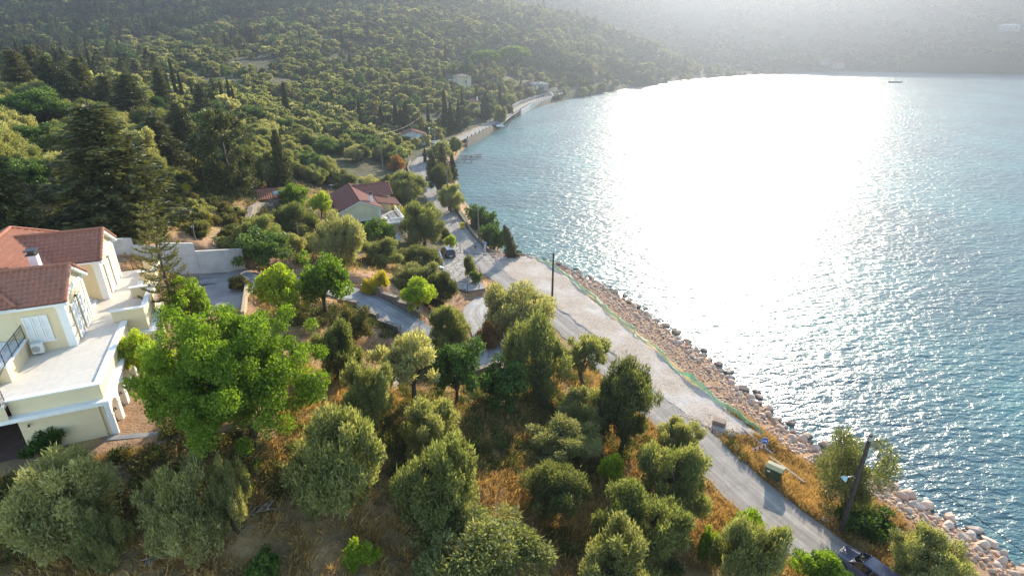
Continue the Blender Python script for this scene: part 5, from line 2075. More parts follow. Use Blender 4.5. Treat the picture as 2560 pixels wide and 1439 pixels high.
px_tall('stonepine', 0, 1214, 128, 202, 80, "umbrella pine nearer the cream house, flat green dome", "two umbrella pines")
px_tall('stonepine', 1, 1285, 117, 205, 84, "umbrella pine nearer the coast road, slightly taller", "two umbrella pines")
T('olive', 1, 1232, 1272, 262, 305, "round dark tamarisk on the quay apron at the road bend", name='tamarisk_tree', cat='tree', clear=.3)
T('olive', 5, 1262, 1285, 262, 288, "smaller dark tamarisk behind the round one on the quay apron", name='tamarisk_tree', cat='tree')
for k, (u, yt, yb, w) in enumerate([(1460, 215, 243, 26), (1478, 208, 236, 24), (1505, 205, 230, 22), (1540, 196, 220, 22), (1585, 196, 214, 10), (1612, 192, 210, 10), (1630, 188, 207, 20), (1668, 185, 204, 22), (1705, 182, 201, 20), (1725, 182, 198, 18)]):
    px_tall('far_olive', k, u, yt, yb, w, "dark tamarisk in the row along the far beach road", "tamarisks along the far beach road", name='tamarisk_tree', cat='tree')

# ------------------------------------------------------------------ woods on the slopes
def scatter(x0, x1, y0, y1, step, g):
    nx, ny = int((x1 - x0) / step), int((y1 - y0) / step)
    X, Y = np.meshgrid(np.arange(nx), np.arange(ny), indexing='ij')
    X = x0 + (X + g.uniform(0, 1, X.shape)).ravel() * step
    Y = y0 + (Y + g.uniform(0, 1, Y.shape)).ravel() * step
    return X, Y


def in_view(x, y, z, mx=320, my=200):
    dep = y * CT - (z - CAMZ) * ST
    u = 1280 + F * x / np.maximum(dep, 1)
    v = 719.5 - F * (y * ST + (z - CAMZ) * CT) / np.maximum(dep, 1)
    return (dep > 5) & (u > -mx) & (u < 2560 + mx) & (v > -my) & (v < 1439 + my), u, v


CLEAR = [(at(u, v, z)[:2], r) for u, v, z, r in [(1180, 268, 6, 11), (1155, 205, 14, 12), (1345, 210, 8, 10), (1030, 345, 5, 8), (1215, 203, 12, 6), (1290, 205, 10, 6),
         (1110, 312, 4, 9), (1060, 312, 4.5, 9), (1000, 318, 5, 8), (1300, 225, 6, 12), (900, 520, 8, 17), (690, 520, 14, 7), (1040, 605, 5.5, 12)]]
BANK = np.array([at(u, v, 15.5)[:2] for u, v in [(430, 430), (560, 440), (700, 470), (700, 520), (650, 560), (650, 650), (480, 635), (340, 600), (420, 540)]])


def wood_mask(x, y, grow=0.0):
    ok = shore_d(x, y) > 4.5 + grow
    d, _ = pl_dist(x, y, ROAD)
    ok &= d > 4.6 + grow
    d, _ = pl_dist(x, y, UPPER)
    ok &= d > 3.6
    ok &= ~in_poly(x, y, LOT)
    lx, ly = villa_local(x, y)
    ok &= ~((lx < 10) & (lx > -40) & (ly > -4) & (ly < 27))
    for (cx, cy), r in CLEAR:
        ok &= np.hypot(x - cx, y - cy) > r
    return ok


def not_near(x, y, k=.75):
    ok = np.ones(len(x), bool)
    for px, py, r in PLANTED:
        ok &= np.hypot(x - px, y - py) > (r * k + 1.2)
    return ok


gW = np.random.default_rng(77)
rows = []   # x, y, z, kind, index, radius, height
# groves and hillside from 62 m to 760 m
for (x0, x1, y0, y1, st) in [(-120, 40, 62, 150, 4.1), (-200, 40, 150, 260, 4.4), (-330, 80, 260, 420, 4.9), (-560, 260, 420, 640, 5.8), (-640, 300, 640, 860, 8.5)]:
    X, Y = scatter(x0, x1, y0, y1, st, gW)
    Z = H(X, Y)
    ok, U, V = in_view(X, Y, Z)
    ok &= wood_mask(X, Y)
    ok &= ~in_poly(X, Y, BANK)
    ok &= not_near(X, Y)
    gap = vnoise(X * .028 + 3, Y * .028) * .6 + vnoise(X * .09, Y * .09 + 11) * .4
    ok &= gap > np.where(Y > 420, .16, .31)
    ok &= ~((Y < 66) & (X > -36))
    ok &= ~((Y < 112) & (X > -26))
    for x, y, z, u, v in zip(X[ok], Y[ok], Z[ok], U[ok], V[ok]):
        q = float(vnoise(np.array([x * .02 + 40]), np.array([y * .02]))[0])
        c = gW.random()
        grove = y < 215 and x > -110
        if c < .005:
            k, r, h = 'cypress', gW.uniform(.7, 1.2), gW.uniform(7, 12)
        elif c < (.02 if grove else .16) and x < -95 - .15 * y and q > .4:
            k, r, h = 'fir', gW.uniform(2.8, 4.4), gW.uniform(7.5, 11.5)
        elif c < (.18 if grove else .62 if q > .5 else .42):
            k = 'oak'
            r = gW.uniform(2.0, 3.7)
            h = r * gW.uniform(1.3, 1.8)
        else:
            k = 'olive'
            r = gW.uniform(2.0, 3.4)
            h = r * gW.uniform(1.35, 1.75)
        if k in ('oak', 'olive') and gW.random() < .10:
            r, h = r * 1.5, h * 1.5
        if y > 420:
            r, h = r * 1.15, h * 1.1
        rows.append((x, y, z, k, r, h))
rows.sort(key=lambda q: math.hypot(q[0], q[1]))
# low scrub on the bank above the houses
X, Y = scatter(-75, -28, 58, 112, 1.9, gW)
Z = H(X, Y)
ok = in_poly(X, Y, BANK) & not_near(X, Y, .6) & wood_mask(X, Y)
for x, y, z in zip(X[ok], Y[ok], Z[ok]):
    r = gW.uniform(.7, 1.5)
    ml = gW.choice(['shrub_scrub', 'shrub_olive_dark', 'shrub_olive', 'shrub_yellow' if gW.random() < .15 else 'shrub_scrub'])
    plant(ml, 0, x, y, z - .1, r, r * gW.uniform(.9, 1.4), "low scrub bush on the dry bank behind the tile-roofed house", "scrub bushes on the dry bank", name='bush')

AREA = [(lambda x, y: y < 110 and x < -45, "on the terraces behind the villa's firs"), (lambda x, y: y < 160, "in the grove behind the tile-roofed house"),
        (lambda x, y: y < 235, "in the valley grove before the cypresses"), (lambda x, y: True, "on the wooded hillside above the valley houses")]
KN = {'olive': ('grey-green olive', 'olive', 7), 'oak': ('dark green oak', 'darkleaf', 1), 'cypress': ('slim dark cypress', 'cypress', 4), 'fir': ('dark fir', 'fir', 4)}
LIM = {'olive': 215, 'oak': 240, 'cypress': 130, 'fir': 130}
cnt = {k: 0 for k in LIM}
rest = []
for (x, y, z, k, r, h) in rows:
    if cnt[k] < LIM[k]:
        a = next(t for f, t in AREA if f(x, y))
        lab, pk, nv = KN[k]
        d = math.hypot(x, y)
        if d > 190 and k in ('olive', 'oak', 'fir'):
            pk = 'far_' + k
        i = random.randrange(max(nv, len(PROTO[pk])))
        ml = None
        nm = {'olive': 'olive_tree', 'oak': 'oak_tree', 'cypress': 'cypress_tree', 'fir': 'fir_tree'}[k]
        plant(pk, i, x, y, z - .1, r, h, f"{lab} {a}, one of many alike", f"{lab}s {a}", name=nm)
        cnt[k] += 1
    else:
        rest.append((x, y, z, k, r, h))

# the mountain beyond the bay
X, Y = scatter(-150, 1500, 560, 1350, 9.5, gW)
Z = H(X, Y)
ok, U, V = in_view(X, Y, Z, 200, 120)
ok &= shore_d(X, Y) > 9
d, _ = pl_dist(X, Y, ROAD)
ok &= d > 7
ok &= ~((X < 300) & (Y < 860))
gap = vnoise(X * .012 + 3, Y * .012) * .55 + vnoise(X * .05, Y * .05 + 11) * .45
ok &= gap > .3
for x, y, z in zip(X[ok], Y[ok], Z[ok]):
    r = gW.uniform(3.2, 6.5)
    rest.append((x, y, z, 'oak' if gW.random() < .6 else 'olive', r, r * gW.uniform(1.2, 1.6)))


def wood(name, pts, label):
    """a far-off wood as one object: crowns spread over a point mesh"""
    kinds = ['far_olive', 'far_oak', 'far_cypress', 'far_fir']
    col = bpy.data.collections.new(name + "_crowns")
    idx = {}
    for k in kinds:
        for i, pr in enumerate(PROTO[k]):
            o = bpy.data.objects.new("crown_%02d" % sum(len(v) for v in idx.values()), pr[0])
            col.objects.link(o)
            idx.setdefault(k, []).append((len(idx.get(k, [])), pr, o))
    order = sorted(col.objects, key=lambda o: o.name)
    pos = {o.name: n for n, o in enumerate(order)}
    me = bpy.data.meshes.new(name)
    me.vertices.add(len(pts))
    me.vertices.foreach_set("co", np.array([(p[0], p[1], p[2] - .15) for p in pts], np.float32).ravel())
    sc = np.zeros((len(pts), 3), np.float32)
    ix = np.zeros(len(pts), np.int32)
    ro = np.zeros(len(pts), np.float32)
    for n, (x, y, z, k, r, h) in enumerate(pts):
        c = random.choice(idx['far_' + k])
        sc[n] = (r / c[1][2], r / c[1][2] * random.uniform(.85, 1.15), h / c[1][3])
        ix[n] = pos[c[2].name]
        ro[n] = random.uniform(0, 6.28)
    a = me.attributes.new("crown_scale", 'FLOAT_VECTOR', 'POINT')
    a.data.foreach_set("vector", sc.ravel())
    a = me.attributes.new("crown_index", 'INT', 'POINT')
    a.data.foreach_set("value", ix)
    a = me.attributes.new("crown_turn", 'FLOAT', 'POINT')
    a.data.foreach_set("value", ro)
    o = link(name, me)
    ng = bpy.data.node_groups.new(name, 'GeometryNodeTree')
    ng.interface.new_socket("Geometry", in_out='INPUT', socket_type='NodeSocketGeometry')
    ng.interface.new_socket("Geometry", in_out='OUTPUT', socket_type='NodeSocketGeometry')
    N, L = ng.nodes, ng.links
    gi_, go_ = N.new("NodeGroupInput"), N.new("NodeGroupOutput")
    ci = N.new("GeometryNodeCollectionInfo")
    ci.inputs[0].default_value = col
    ci.inputs[1].default_value = True
    ci.inputs[2].default_value = True
    ip = N.new("GeometryNodeInstanceOnPoints")
    ip.inputs["Pick Instance"].default_value = True
    L.new(gi_.outputs[0], ip.inputs["Points"])
    L.new(ci.outputs[0], ip.inputs["Instance"])

    def named(nm, ty):
        q = N.new("GeometryNodeInputNamedAttribute")
        q.data_type = ty
        q.inputs[0].default_value = nm
        return [s for s in q.outputs if s.enabled][0]
    L.new(named("crown_index", 'INT'), ip.inputs["Instance Index"])
    L.new(named("crown_scale", 'FLOAT_VECTOR'), ip.inputs["Scale"])
    cx = N.new("ShaderNodeCombineXYZ")
    L.new(named("crown_turn", 'FLOAT'), cx.inputs[2])
    L.new(cx.outputs[0], ip.inputs["Rotation"])
    L.new(ip.outputs[0], go_.inputs[0])
    md = o.modifiers.new("crowns", 'NODES')
    md.node_group = ng
    kind(o, 'stuff')
    o['label'] = label
    return o


wood("woodland", rest, "far hillside woodland running together into one mass")
print("trees", len(rows), cnt, "rest", len(rest), "objects", len(bpy.data.objects))

# ------------------------------------------------------------------ rocks of the shore
def rock_mat(name, c1, c2, c3):
    m = mat(name, c1, .92, bump=.05, scale=3, col2=c2)
    t, b = tex_nodes(m)
    oi, geo = t.nodes.new("ShaderNodeObjectInfo"), t.nodes.new("ShaderNodeNewGeometry")
    ad = t.nodes.new("ShaderNodeMath")
    ad.operation = 'ADD'
    t.links.new(oi.outputs["Random"], ad.inputs[0])
    t.links.new(geo.outputs["Random Per Island"], ad.inputs[1])
    fr = t.nodes.new("ShaderNodeMath")
    fr.operation = 'FRACT'
    t.links.new(ad.outputs[0], fr.inputs[0])
    cr = t.nodes.new("ShaderNodeValToRGB")
    el = cr.color_ramp.elements
    el[0].color = (*c1, 1)
    el[1].color = (*c3, 1)
    e = el.new(.55)
    e.color = (*c2, 1)
    t.links.new(fr.outputs[0], cr.inputs[0])
    old = b.inputs["Base Color"].links[0].from_node
    mx = t.nodes.new("ShaderNodeMix")
    mx.data_type = 'RGBA'
    mx.inputs[0].default_value = .6
    t.links.new(old.outputs[2], mx.inputs[6])
    t.links.new(cr.outputs[0], mx.inputs[7])
    # wet and weed-dark where the sea washes it
    pg = t.nodes.new("ShaderNodeSeparateXYZ")
    t.links.new(geo.outputs["Position"], pg.inputs[0])
    wr = t.nodes.new("ShaderNodeMapRange")
    wr.inputs["From Min"].default_value = .05
    wr.inputs["From Max"].default_value = .30
    t.links.new(pg.outputs[2], wr.inputs["Value"])
    wm = t.nodes.new("ShaderNodeMix")
    wm.data_type = 'RGBA'
    wm.inputs[6].default_value = (.10, .075, .05, 1)
    t.links.new(wr.outputs[0], wm.inputs[0])
    t.links.new(mx.outputs[2], wm.inputs[7])
    t.links.new(wm.outputs[2], b.inputs["Base Color"])
    return m


M['rock'] = rock_mat("shore_rock", (.58, .45, .345), (.50, .33, .225), (.60, .53, .45))


def rock_shape(g, sub=2, flat=.7):
    bm = bmesh.new()
    bmesh.ops.create_icosphere(bm, subdivisions=sub, radius=1)
    pl = unit(g.normal(size=(15, 3)))
    off = g.uniform(.42, .85, 15)
    V = np.array([v.co[:] for v in bm.verts])
    for n, o in zip(pl, off):
        d = V @ n
        V -= np.clip(d - o, 0, None)[:, None] * n * .92
    V *= 1 + .05 * g.normal(size=(len(V), 1))
    V *= np.array((g.uniform(.9, 1.35), g.uniform(.75, 1.0), flat * g.uniform(.8, 1.2)))
    for v, c in zip(bm.verts, V):
        v.co = c
    me = bpy.data.meshes.new("shore_rock")
    bm.to_mesh(me)
    bm.free()
    me.materials.append(M['rock'])
    return me


gR = np.random.default_rng(5)
ROCKS = [rock_shape(gR) for _ in range(10)]
ROCK_LO = [rock_shape(gR, 1) for _ in range(8)]
i0 = 2
sh = SHORE[i0:i0 + 17]
sd_ = np.r_[0, np.cumsum(np.hypot(*np.diff(sh, axis=0).T))]
cand = []
n = 16000
ss = gR.uniform(-8, sd_[-1], n)
bx = np.interp(ss, sd_, sh[:, 0]) + np.where(ss < 0, -ss * .65, 0)
by = np.interp(ss, sd_, sh[:, 1]) + np.where(ss < 0, ss * .75, 0)
ii = np.clip(np.searchsorted(sd_, ss) - 1, 0, len(sh) - 2)
tg = unit(sh[ii + 1] - sh[ii])
nin = np.stack([-tg[:, 1], tg[:, 0]], 1)
off = gR.uniform(-.7, 7.0, n)
X, Y = bx + nin[:, 0] * off, by + nin[:, 1] * off
Z = H(X, Y)
R_ = gR.uniform(.15, .42, n) * np.interp(off, [0, 1.5, 4, 7], [1.35, 1.0, .5, .35]) * np.where(gR.random(n) < .16, 1.8, 1)
near = Y < 50
R_[near] *= 1.1
# packed fill of the bank by the lamp pole
ex = (Y < 53)
m_ = 9000
ss = gR.uniform(-8, 24, m_)
bx = np.interp(ss, sd_, sh[:, 0]) + np.where(ss < 0, -ss * .65, 0)
by = np.interp(ss, sd_, sh[:, 1]) + np.where(ss < 0, ss * .75, 0)
ii = np.clip(np.searchsorted(sd_, ss) - 1, 0, len(sh) - 2)
tg = unit(sh[ii + 1] - sh[ii])
of2 = gR.uniform(-.3, 4.9, m_)
x2, y2 = bx - tg[:, 1] * of2, by + tg[:, 0] * of2
X, Y, off = np.r_[X, x2], np.r_[Y, y2], np.r_[off, of2]
Z = np.r_[Z, H(x2, y2)]
R_ = np.r_[R_, gR.uniform(.10, .30, m_)]
NETIN = in_poly(X, Y, np.vstack([YL, NET[::-1]]))
PL = []
grid = {}
for j in np.argsort(-R_):
    x, y, r = X[j], Y[j], R_[j]
    key = (int(x), int(y))
    if any((x - a) ** 2 + (y - b) ** 2 < ((r + c) * .78) ** 2 for dx in (-1, 0, 1) for dy in (-1, 0, 1) for a, b, c in grid.get((key[0] + dx, key[1] + dy), [])):
        continue
    if np.hypot(*(np.array((x, y)) - RP[np.argmin(np.hypot(RP[:, 0] - x, RP[:, 1] - y)), :2])) < 3.0:
        continue
    if NETIN[j] or (off[j] > 4.9 and y < 52):
        continue
    grid.setdefault(key, []).append((x, y, r))
    PL.append((x, y, Z[j], r, off[j]))


for k in range(260):
    f = gR.random()
    e = np.array(at(1238, 640, 2.5)[:2]) * (1 - f) + np.array(at(1352, 640, 2.5)[:2]) * f
    x, y = e + gR.normal(size=2) * np.array((.5, .7))
    PL.append((x, y, h1(x, y), gR.uniform(.10, .30) * (1.6 if k % 12 == 0 else 1), 3.0))

for k in range(420):
    f = gR.random()
    a, b_ = ((1700, 1035), (1800, 1085)) if k % 2 else ((1790, 1075), (1910, 1095))
    e = np.array(at(*a, 2.5)[:2]) * (1 - f) + np.array(at(*b_, 2.5)[:2]) * f
    x, y = e + gR.normal(size=2) * .32
    PL.append((x, y, h1(x, y), gR.uniform(.05, .16) * (1.7 if k % 14 == 0 else 1), 3.0))


def shows(q):
    d = proj(q[:3])[2]
    u, v, _ = proj(q[:3])
    return q[3] / d if -20 < u < 2580 and 0 < v < 1445 else 0


PL.sort(key=shows, reverse=True)
for k, (x, y, z, r, o_) in enumerate(PL[:295]):
    o = bpy.data.objects.new("shore_rock", ROCKS[k % len(ROCKS)])
    COL.objects.link(o)
    o.location = (x, y, z + r * .18)
    o.rotation_euler = (gR.uniform(-.3, .3), gR.uniform(-.3, .3), gR.uniform(0, 6.28))
    o.scale = (r, r, r)
    if y < 45:
        tag(o, "tan limestone boulder in the riprap below the tamarisk, one of many alike", "rock", "boulders of the near riprap")
    else:
        tag(o, "pinkish boulder in the riprap between gravel yard and sea, one of many alike", "rock", "boulders of the gravel yard riprap")
VV, FF = [], []
nb = 0
for (x, y, z, r, o_) in PL[295:]:
    me = ROCK_LO[gR.integers(len(ROCK_LO))]
    V = np.array([v.co[:] for v in me.vertices])
    a = gR.uniform(0, 6.28)
    c, s = math.cos(a), math.sin(a)
    V = V @ np.array(((c, s, 0), (-s, c, 0), (0, 0, 1))) * r + np.array((x, y, z + r * .18))
    VV.append(V)
    FF.append(np.array([p.vertices[:] for p in me.polygons]) + nb)
    nb += len(V)
me = mesh_np("riprap_rubble", np.vstack(VV), None, np.vstack(FF))
kind(link("riprap_rubble", me, M['rock']), 'stuff')
# small stones lying about on the gravel
VV, FF, nb = [], [], 0
for k in range(800):
    t_, q_ = gR.random(), gR.random()
    a = np.array([np.interp(t_ * 8, range(len(YL)), YL[:, c]) for c in (0, 1)])
    b_ = np.array([np.interp(t_ * 8, range(len(NET)), NET[:, c]) for c in (0, 1)])
    p = a + (b_ - a) * (q_ if k % 3 else q_ * .12)
    r = gR.uniform(.025, .07)
    me = ROCK_LO[gR.integers(len(ROCK_LO))]
    V = np.array([v.co[:] for v in me.vertices]) * r + np.array((p[0], p[1], 2.56 + r * .3))
    VV.append(V)
    FF.append(np.array([p_.vertices[:] for p_ in me.polygons]) + nb)
    nb += len(V)
me = mesh_np("loose_gravel", np.vstack(VV), None, np.vstack(FF))
kind(link("loose_gravel", me, M['crushed']), 'stuff')
for (u, v, r, lab) in [(1826, 1092, .62, "smooth grey boulder at the corner of the road verge"), (2064, 1290, .35, "white lump of stone by the leaning plank"), (2060, 1302, .4, "second white lump of stone by the leaning plank"),
                       (1312, 636, .7, "grey flat boulder at the far tip of the gravel yard"), (1262, 632, .5, "pale boulder at the corner of the gravel yard"), (1240, 633, .45, "pale boulder beside the wind-bent pine")]:
    p = ground_at(u, v)
    o = bpy.data.objects.new("boulder", ROCKS[int(r * 100) % 10])
    COL.objects.link(o)
    o.location = p + np.array((0, 0, r * .3))
    o.scale = (r, r, r)
    tag(o, lab, "rock")
p = ground_at(1797, 1062)
o = MB().box(-.62, .62, -.4, .4, 0, .62).build("cut_stone", mat("brown_stone", (.36, .27, .21), .9, (.27, .2, .155), 3, bump=.03), None, (p[0], p[1], p[2]), R(-32), bevel=.04)
tag(o, "squared brown stone block at the edge of gravel and road", "stone block")

# green net along the yard
gN = np.random.default_rng(8)
nd = np.r_[0, np.cumsum(np.hypot(*np.diff(NET, axis=0).T))]
s = np.arange(0, nd[-1], .35)
P = np.stack([np.interp(s, nd, NET[:, c]) for c in (0, 1)], 1)
tgn = unit(np.gradient(P, axis=0))
nn = np.stack([-tgn[:, 1], tgn[:, 0]], 1)
w = (vnoise(s * .25, s * 0 + 2) - .5) * 1.1 + (vnoise(s * .8, s * 0 + 5) - .5) * .5
hgt = .12 + .5 * np.clip(vnoise(s * .3, s * 0 + 9) * 1.7 - .3, 0, 1)
rowsN = []
for j, f in enumerate((0, .3, .6, .85, 1.0)):
    lat = w + (f - .5) * (.52 - hgt * .3) * np.clip(vnoise(s * .55, s * 0 + 31) * 2.2 - .15, .12, 1.2) + (vnoise(s * 1.3 + j * 9, s * 0 + j) - .5) * .22
    z = 2.58 + hgt * math.sin(f * math.pi * .9) + (vnoise(s * 2.1 + j * 5, s * 0 + j) - .5) * .12
    rowsN.append(np.c_[P + nn * lat[:, None], z])
V = np.stack(rowsN, 1).reshape(-1, 3)
k = np.arange(len(s) - 1)[:, None] * 5 + np.arange(4)[None]
k = k.ravel()
m_net = leaf_mat("green_net", [(.05, .20, .16), (.07, .27, .22), (.12, .33, .28)], trans=.45, tcol=(1, 1.1, 1.1))
tn = m_net.node_tree
last_ = tn.nodes["Material Output"].inputs[0].links[0].from_socket
tp = tn.nodes.new("ShaderNodeBsdfTransparent")
mm = tn.nodes.new("ShaderNodeMixShader")
mm.inputs[0].default_value = .35
tn.links.new(last_, mm.inputs[1])
tn.links.new(tp.outputs[0], mm.inputs[2])
tn.links.new(mm.outputs[0], tn.nodes["Material Output"].inputs[0])
me = mesh_np("safety_net", V, np.stack([k, k + 1, k + 6, k + 5], 1))
tag(link("safety_net", me, m_net), "crumpled green plastic net lying along the edge of the gravel yard", "net")

# ------------------------------------------------------------------ poles and wires
def pole(u, vb, vt, r, label, m=None, group=None, arm=True, z=None):
    p = ground_at(u, vb) if z is None else at(u, vb, z)
    top = at_y(u, vt, p[1])
    h = top[2] - p[2]
    o = thing("utility_pole", label, "pole", tuple(p), 0, group)
    MB().tube([(0, 0, -.5), (0, 0, h * .5), (0, 0, h)], [r * 1.2, r, r * .8], 10).build('shaft', m or M['polegrey'], o)
    if arm:
        b = MB()
        for q in (-.12, .12):
            b.tube([(q, 0, h - .3), (q, 0, h - .1)], [.05, .03], 6)
        b.tube([(-.2, 0, h - .32), (.2, 0, h - .32)], .025, 5)
        b.build('insulator', M['grey_metal'], o)
    return o, p, h


P1, p1, hh1 = pole(1380, 756, 632, .15, "straight dark pole standing at the edge of the gravel yard", M['pole'])
P2, p2, hh2 = pole(2100, 1332, 1086, .17, "dark wooden pole with a small street lamp among bushes beside the road", M['pole'], arm=False)
z_top = 9.3
MB().tube([(0, 0, z_top - .1), (0, 0, z_top + .25)], [.175, .16], 10).tube([(0.1, 0, z_top - .2), (.28, 0, z_top - .1), (.28, 0, z_top + .1)], [.03, .03, .05], 6).build('insulator', M['grey_metal'], P2)
a = MB().tube([(-.1, 0, 5.6), (-.5, -.1, 5.95), (-1.0, -.2, 5.9)], .03, 6).build('lamp_arm', M['grey_metal'], P2)
MB().tube([(-.95, -.2, 5.92), (-1.1, -.22, 5.86), (-1.25, -.25, 5.72)], [.06, .2, .24], 12).build('lamp_head', mat("lamp_enamel", (.35, .5, .5), .4), a)
GP = "grey poles along the coast road"
for (u, vb, vt, r, lab) in [(1086, 772, 694, .12, "short grey pole beside the lime-green fig"), (957, 422, 335, .14, "tall thin pole in the grove beside the rust-brown bush"), (1122, 527, 424, .14, "grey pole in front of the round sea-side olive"),
                            (1197, 603, 520, .13, "grey pole rising from the dark shore shrubs"), (489, 600, 562, .07, "thin pale post behind the yard wall"), (643, 590, 535, .08, "iron post in front of the pale rubble wall"), (1241, 290, 262, .12, "short pole above the quay bend"),
                            (1168, 250, 190, .12, "thin pole below the cream cottage")]:
    pole(u, vb, vt, r, lab, group=GP)
for (u, lab) in ((1073, "pale street lamp with round head behind the road bend"), (1083, "bare pale post beside the street lamp with round head")):
    p = ground_at(u + 3, 356)
    L = thing("street_lamp" if u == 1073 else "lamp_post", lab, "lamp" if u == 1073 else "post", tuple(p))
    MB().tube([(0, 0, -.3), (-.2 if u == 1073 else .4, 0, 4.6)], .07, 6).build('lamp_shaft', M['whitewall'], L)
    if u == 1073:
        MB().tube([(-.2, 0, 4.5), (-.2, 0, 4.8), (-.2, 0, 5.1), (-.2, 0, 5.25)], [.12, .4, .4, .1], 10).build('lamp_globe', mat("lamp_globe", (.75, .74, .55), .4), L)


def wire(a, b, sag, label, r=.012, n=24):
    a, b = np.array(a, float), np.array(b, float)
    t_ = np.linspace(0, 1, n)
    P = a[None] + (b - a)[None] * t_[:, None]
    P[:, 2] -= sag * 4 * t_ * (1 - t_)
    o = MB().tube(P, r, 5).build("power_cable", M['black'], None)
    return tag(o, label, "cable")


t1 = np.array(p1) + np.array((0, 0, hh1 - .15))
t2 = np.array(p2) + np.array((.28, 0, 9.4))
wire(t2, (45, -16, 12.2), 1.3, "black cable from the lamp pole running out over the water", .022)
wire(t1, t2, 1.2, "cable between the gravel yard pole and the lamp pole")
ms = np.array(at(757, 632, 11.6)) + np.array((-.25, 0, 4.2))
wire(ms + np.array((.2, 0, 0)), t1, 1.6, "upper thick cable sagging from the concrete post across the trees", .025)
wire(ms + np.array((-.1, 0, -.05)), t1 + np.array((0, 0, -.2)), 2.6, "lower thin cable sagging from the concrete post across the trees", .014)
wire(ms, np.array(ground_at(489, 600)) + np.array((0, 0, 2.0)), .4, "cable from the concrete post to the thin pale post above the yard wall", .014)
wire(np.array(ground_at(957, 422)) + np.array((0, 0, 9.2)), np.array(ground_at(1062, 330)) + np.array((0, 0, 7)), 1.5, "cable from the grove pole towards the valley cottage", .03)

# ------------------------------------------------------------------ vehicles
def paint(name, col, rough=.25):
    m = mat(name, col, rough, spec=.5, coat=.6)
    return m


M['headlight'] = mat("headlight_lens", (.7, .72, .74), .15, spec=.8)
M['taillight'] = mat("taillight_lens", (.35, .01, .01), .2, spec=.6)
M['plate'] = mat("number_plate", (.75, .75, .72), .5)
M['rim'] = mat("wheel_rim", (.4, .4, .42), .35, metal=.7)


def make_car(label, pm, loc, rot, k=1.0, wagon=False):
    C = thing("parked_car", label, "car", loc, rot)
    secs = [(-2.08, .62, .42, .66), (-2.0, .80, .30, .86), (-1.5, .86, .22, .93), (-.4, .87, .20, .92), (.7, .87, .20, .92), (1.0, .86, .22, .90), (1.75, .82, .26, .80), (2.0, .72, .32, .70), (2.08, .55, .40, .58)]
    vs, fs = [], []
    for (x, w, zb, zt) in secs:
        zm = (zb + zt) / 2
        ring = [(w * .9, zb), (w * 1.0, zb + .1), (w * 1.02, zm), (w * .97, zt - .08), (w * .86, zt), (w * .4, zt + .03), (-w * .4, zt + .03), (-w * .86, zt), (-w * .97, zt - .08), (-w * 1.02, zm), (-w, zb + .1), (-w * .9, zb)]
        vs += [(x, a, b) for a, b in ring]
    m = 12
    for i in range(len(secs) - 1):
        for j in range(m):
            fs.append((i * m + j, i * m + (j + 1) % m, (i + 1) * m + (j + 1) % m, (i + 1) * m + j))
    fs += [tuple(range(m)), tuple(range((len(secs) - 1) * m, len(secs) * m))]
    MB().add(vs, fs).build('body', pm, C, smooth=True)
    xb, xt, xft, xfb = (-1.95, -1.62, .25, 1.0) if wagon else (-1.75, -1.2, .2, .98)
    zb, zt = .90, 1.46
    wb, wt = .80, .60
    gl = MB().add([(xb, -wb, zb), (xfb, -wb, zb), (xfb, wb, zb), (xb, wb, zb), (xt, -wt, zt - .03), (xft, -wt, zt - .03), (xft, wt, zt - .03), (xt, wt, zt - .03)],
                  [(0, 1, 5, 4), (1, 2, 6, 5), (2, 3, 7, 6), (3, 0, 4, 7), (4, 5, 6, 7)]).build('window', M['glass'], C)
    b = MB()
    b.add([(xt - .03, -wt - .02, zt - .05), (xft + .04, -wt - .02, zt - .05), (xft + .04, wt + .02, zt - .05), (xt - .03, wt + .02, zt - .05), (xt + .08, -wt + .06, zt + .02), (xft - .1, -wt + .06, zt + .02), (xft - .1, wt - .06, zt + .02), (xt + .08, wt - .06, zt + .02)],
          [(0, 3, 2, 1), (0, 1, 5, 4), (1, 2, 6, 5), (2, 3, 7, 6), (3, 0, 4, 7), (4, 5, 6, 7)])
    b.build('roof', pm, C, smooth=False, bevel=.02)
    for s in (-1, 1):
        q = MB()
        q.tube([(xb, s * wb, zb), (xt, s * wt, zt - .03)], .045, 5)
        q.tube([(xfb, s * wb, zb), (xft, s * wt, zt - .03)], .035, 5)
        q.tube([(-.45, s * (wb + .005), zb), (-.5, s * (wt + .008), zt - .03)], .035, 5)
        q.build('pillar', pm, C)
        MB().tube([(.75, s * .86, .93), (.72, s * 1.0, .98), (.78, s * 1.03, .98)], [.03, .08, .06], 6).build('mirror', pm, C)
        MB().tube([(2.0, s * .48, .56), (2.07, s * .5, .56)], [.13, .1], 8).build('headlight', M['headlight'], C)
        MB().box(-2.07, -1.98, s * .6 - .1, s * .6 + .1, .60, .78).build('taillight', M['taillight'], C)
        for x in (-1.3, 1.28):
            t_ = MB().tube([(x, s * .68, .32), (x, s * .90, .32)], .32, 18).build('wheel', M['rubber'], C)
            MB().tube([(x, s * .88, .32), (x, s * .915, .32)], .2, 12).build('rim', M['rim'], t_)
    MB().box(-2.10, -2.06, -.26, .26, .46, .58).build('number_plate', M['plate'], C)
    C.scale = (k, k, k)
    return C


def on_road(u, v, z, lane):
    p = at(u, v, z)
    i = int(np.argmin(np.hypot(RP[:, 0] - p[0], RP[:, 1] - p[1])))
    d = RP[min(i + 2, len(RP) - 1), :2] - RP[max(i - 2, 0), :2]
    q = RP[i, :2] + RN[i] * lane
    return (q[0], q[1], RP[i, 2] + .02), math.atan2(d[1], d[0])


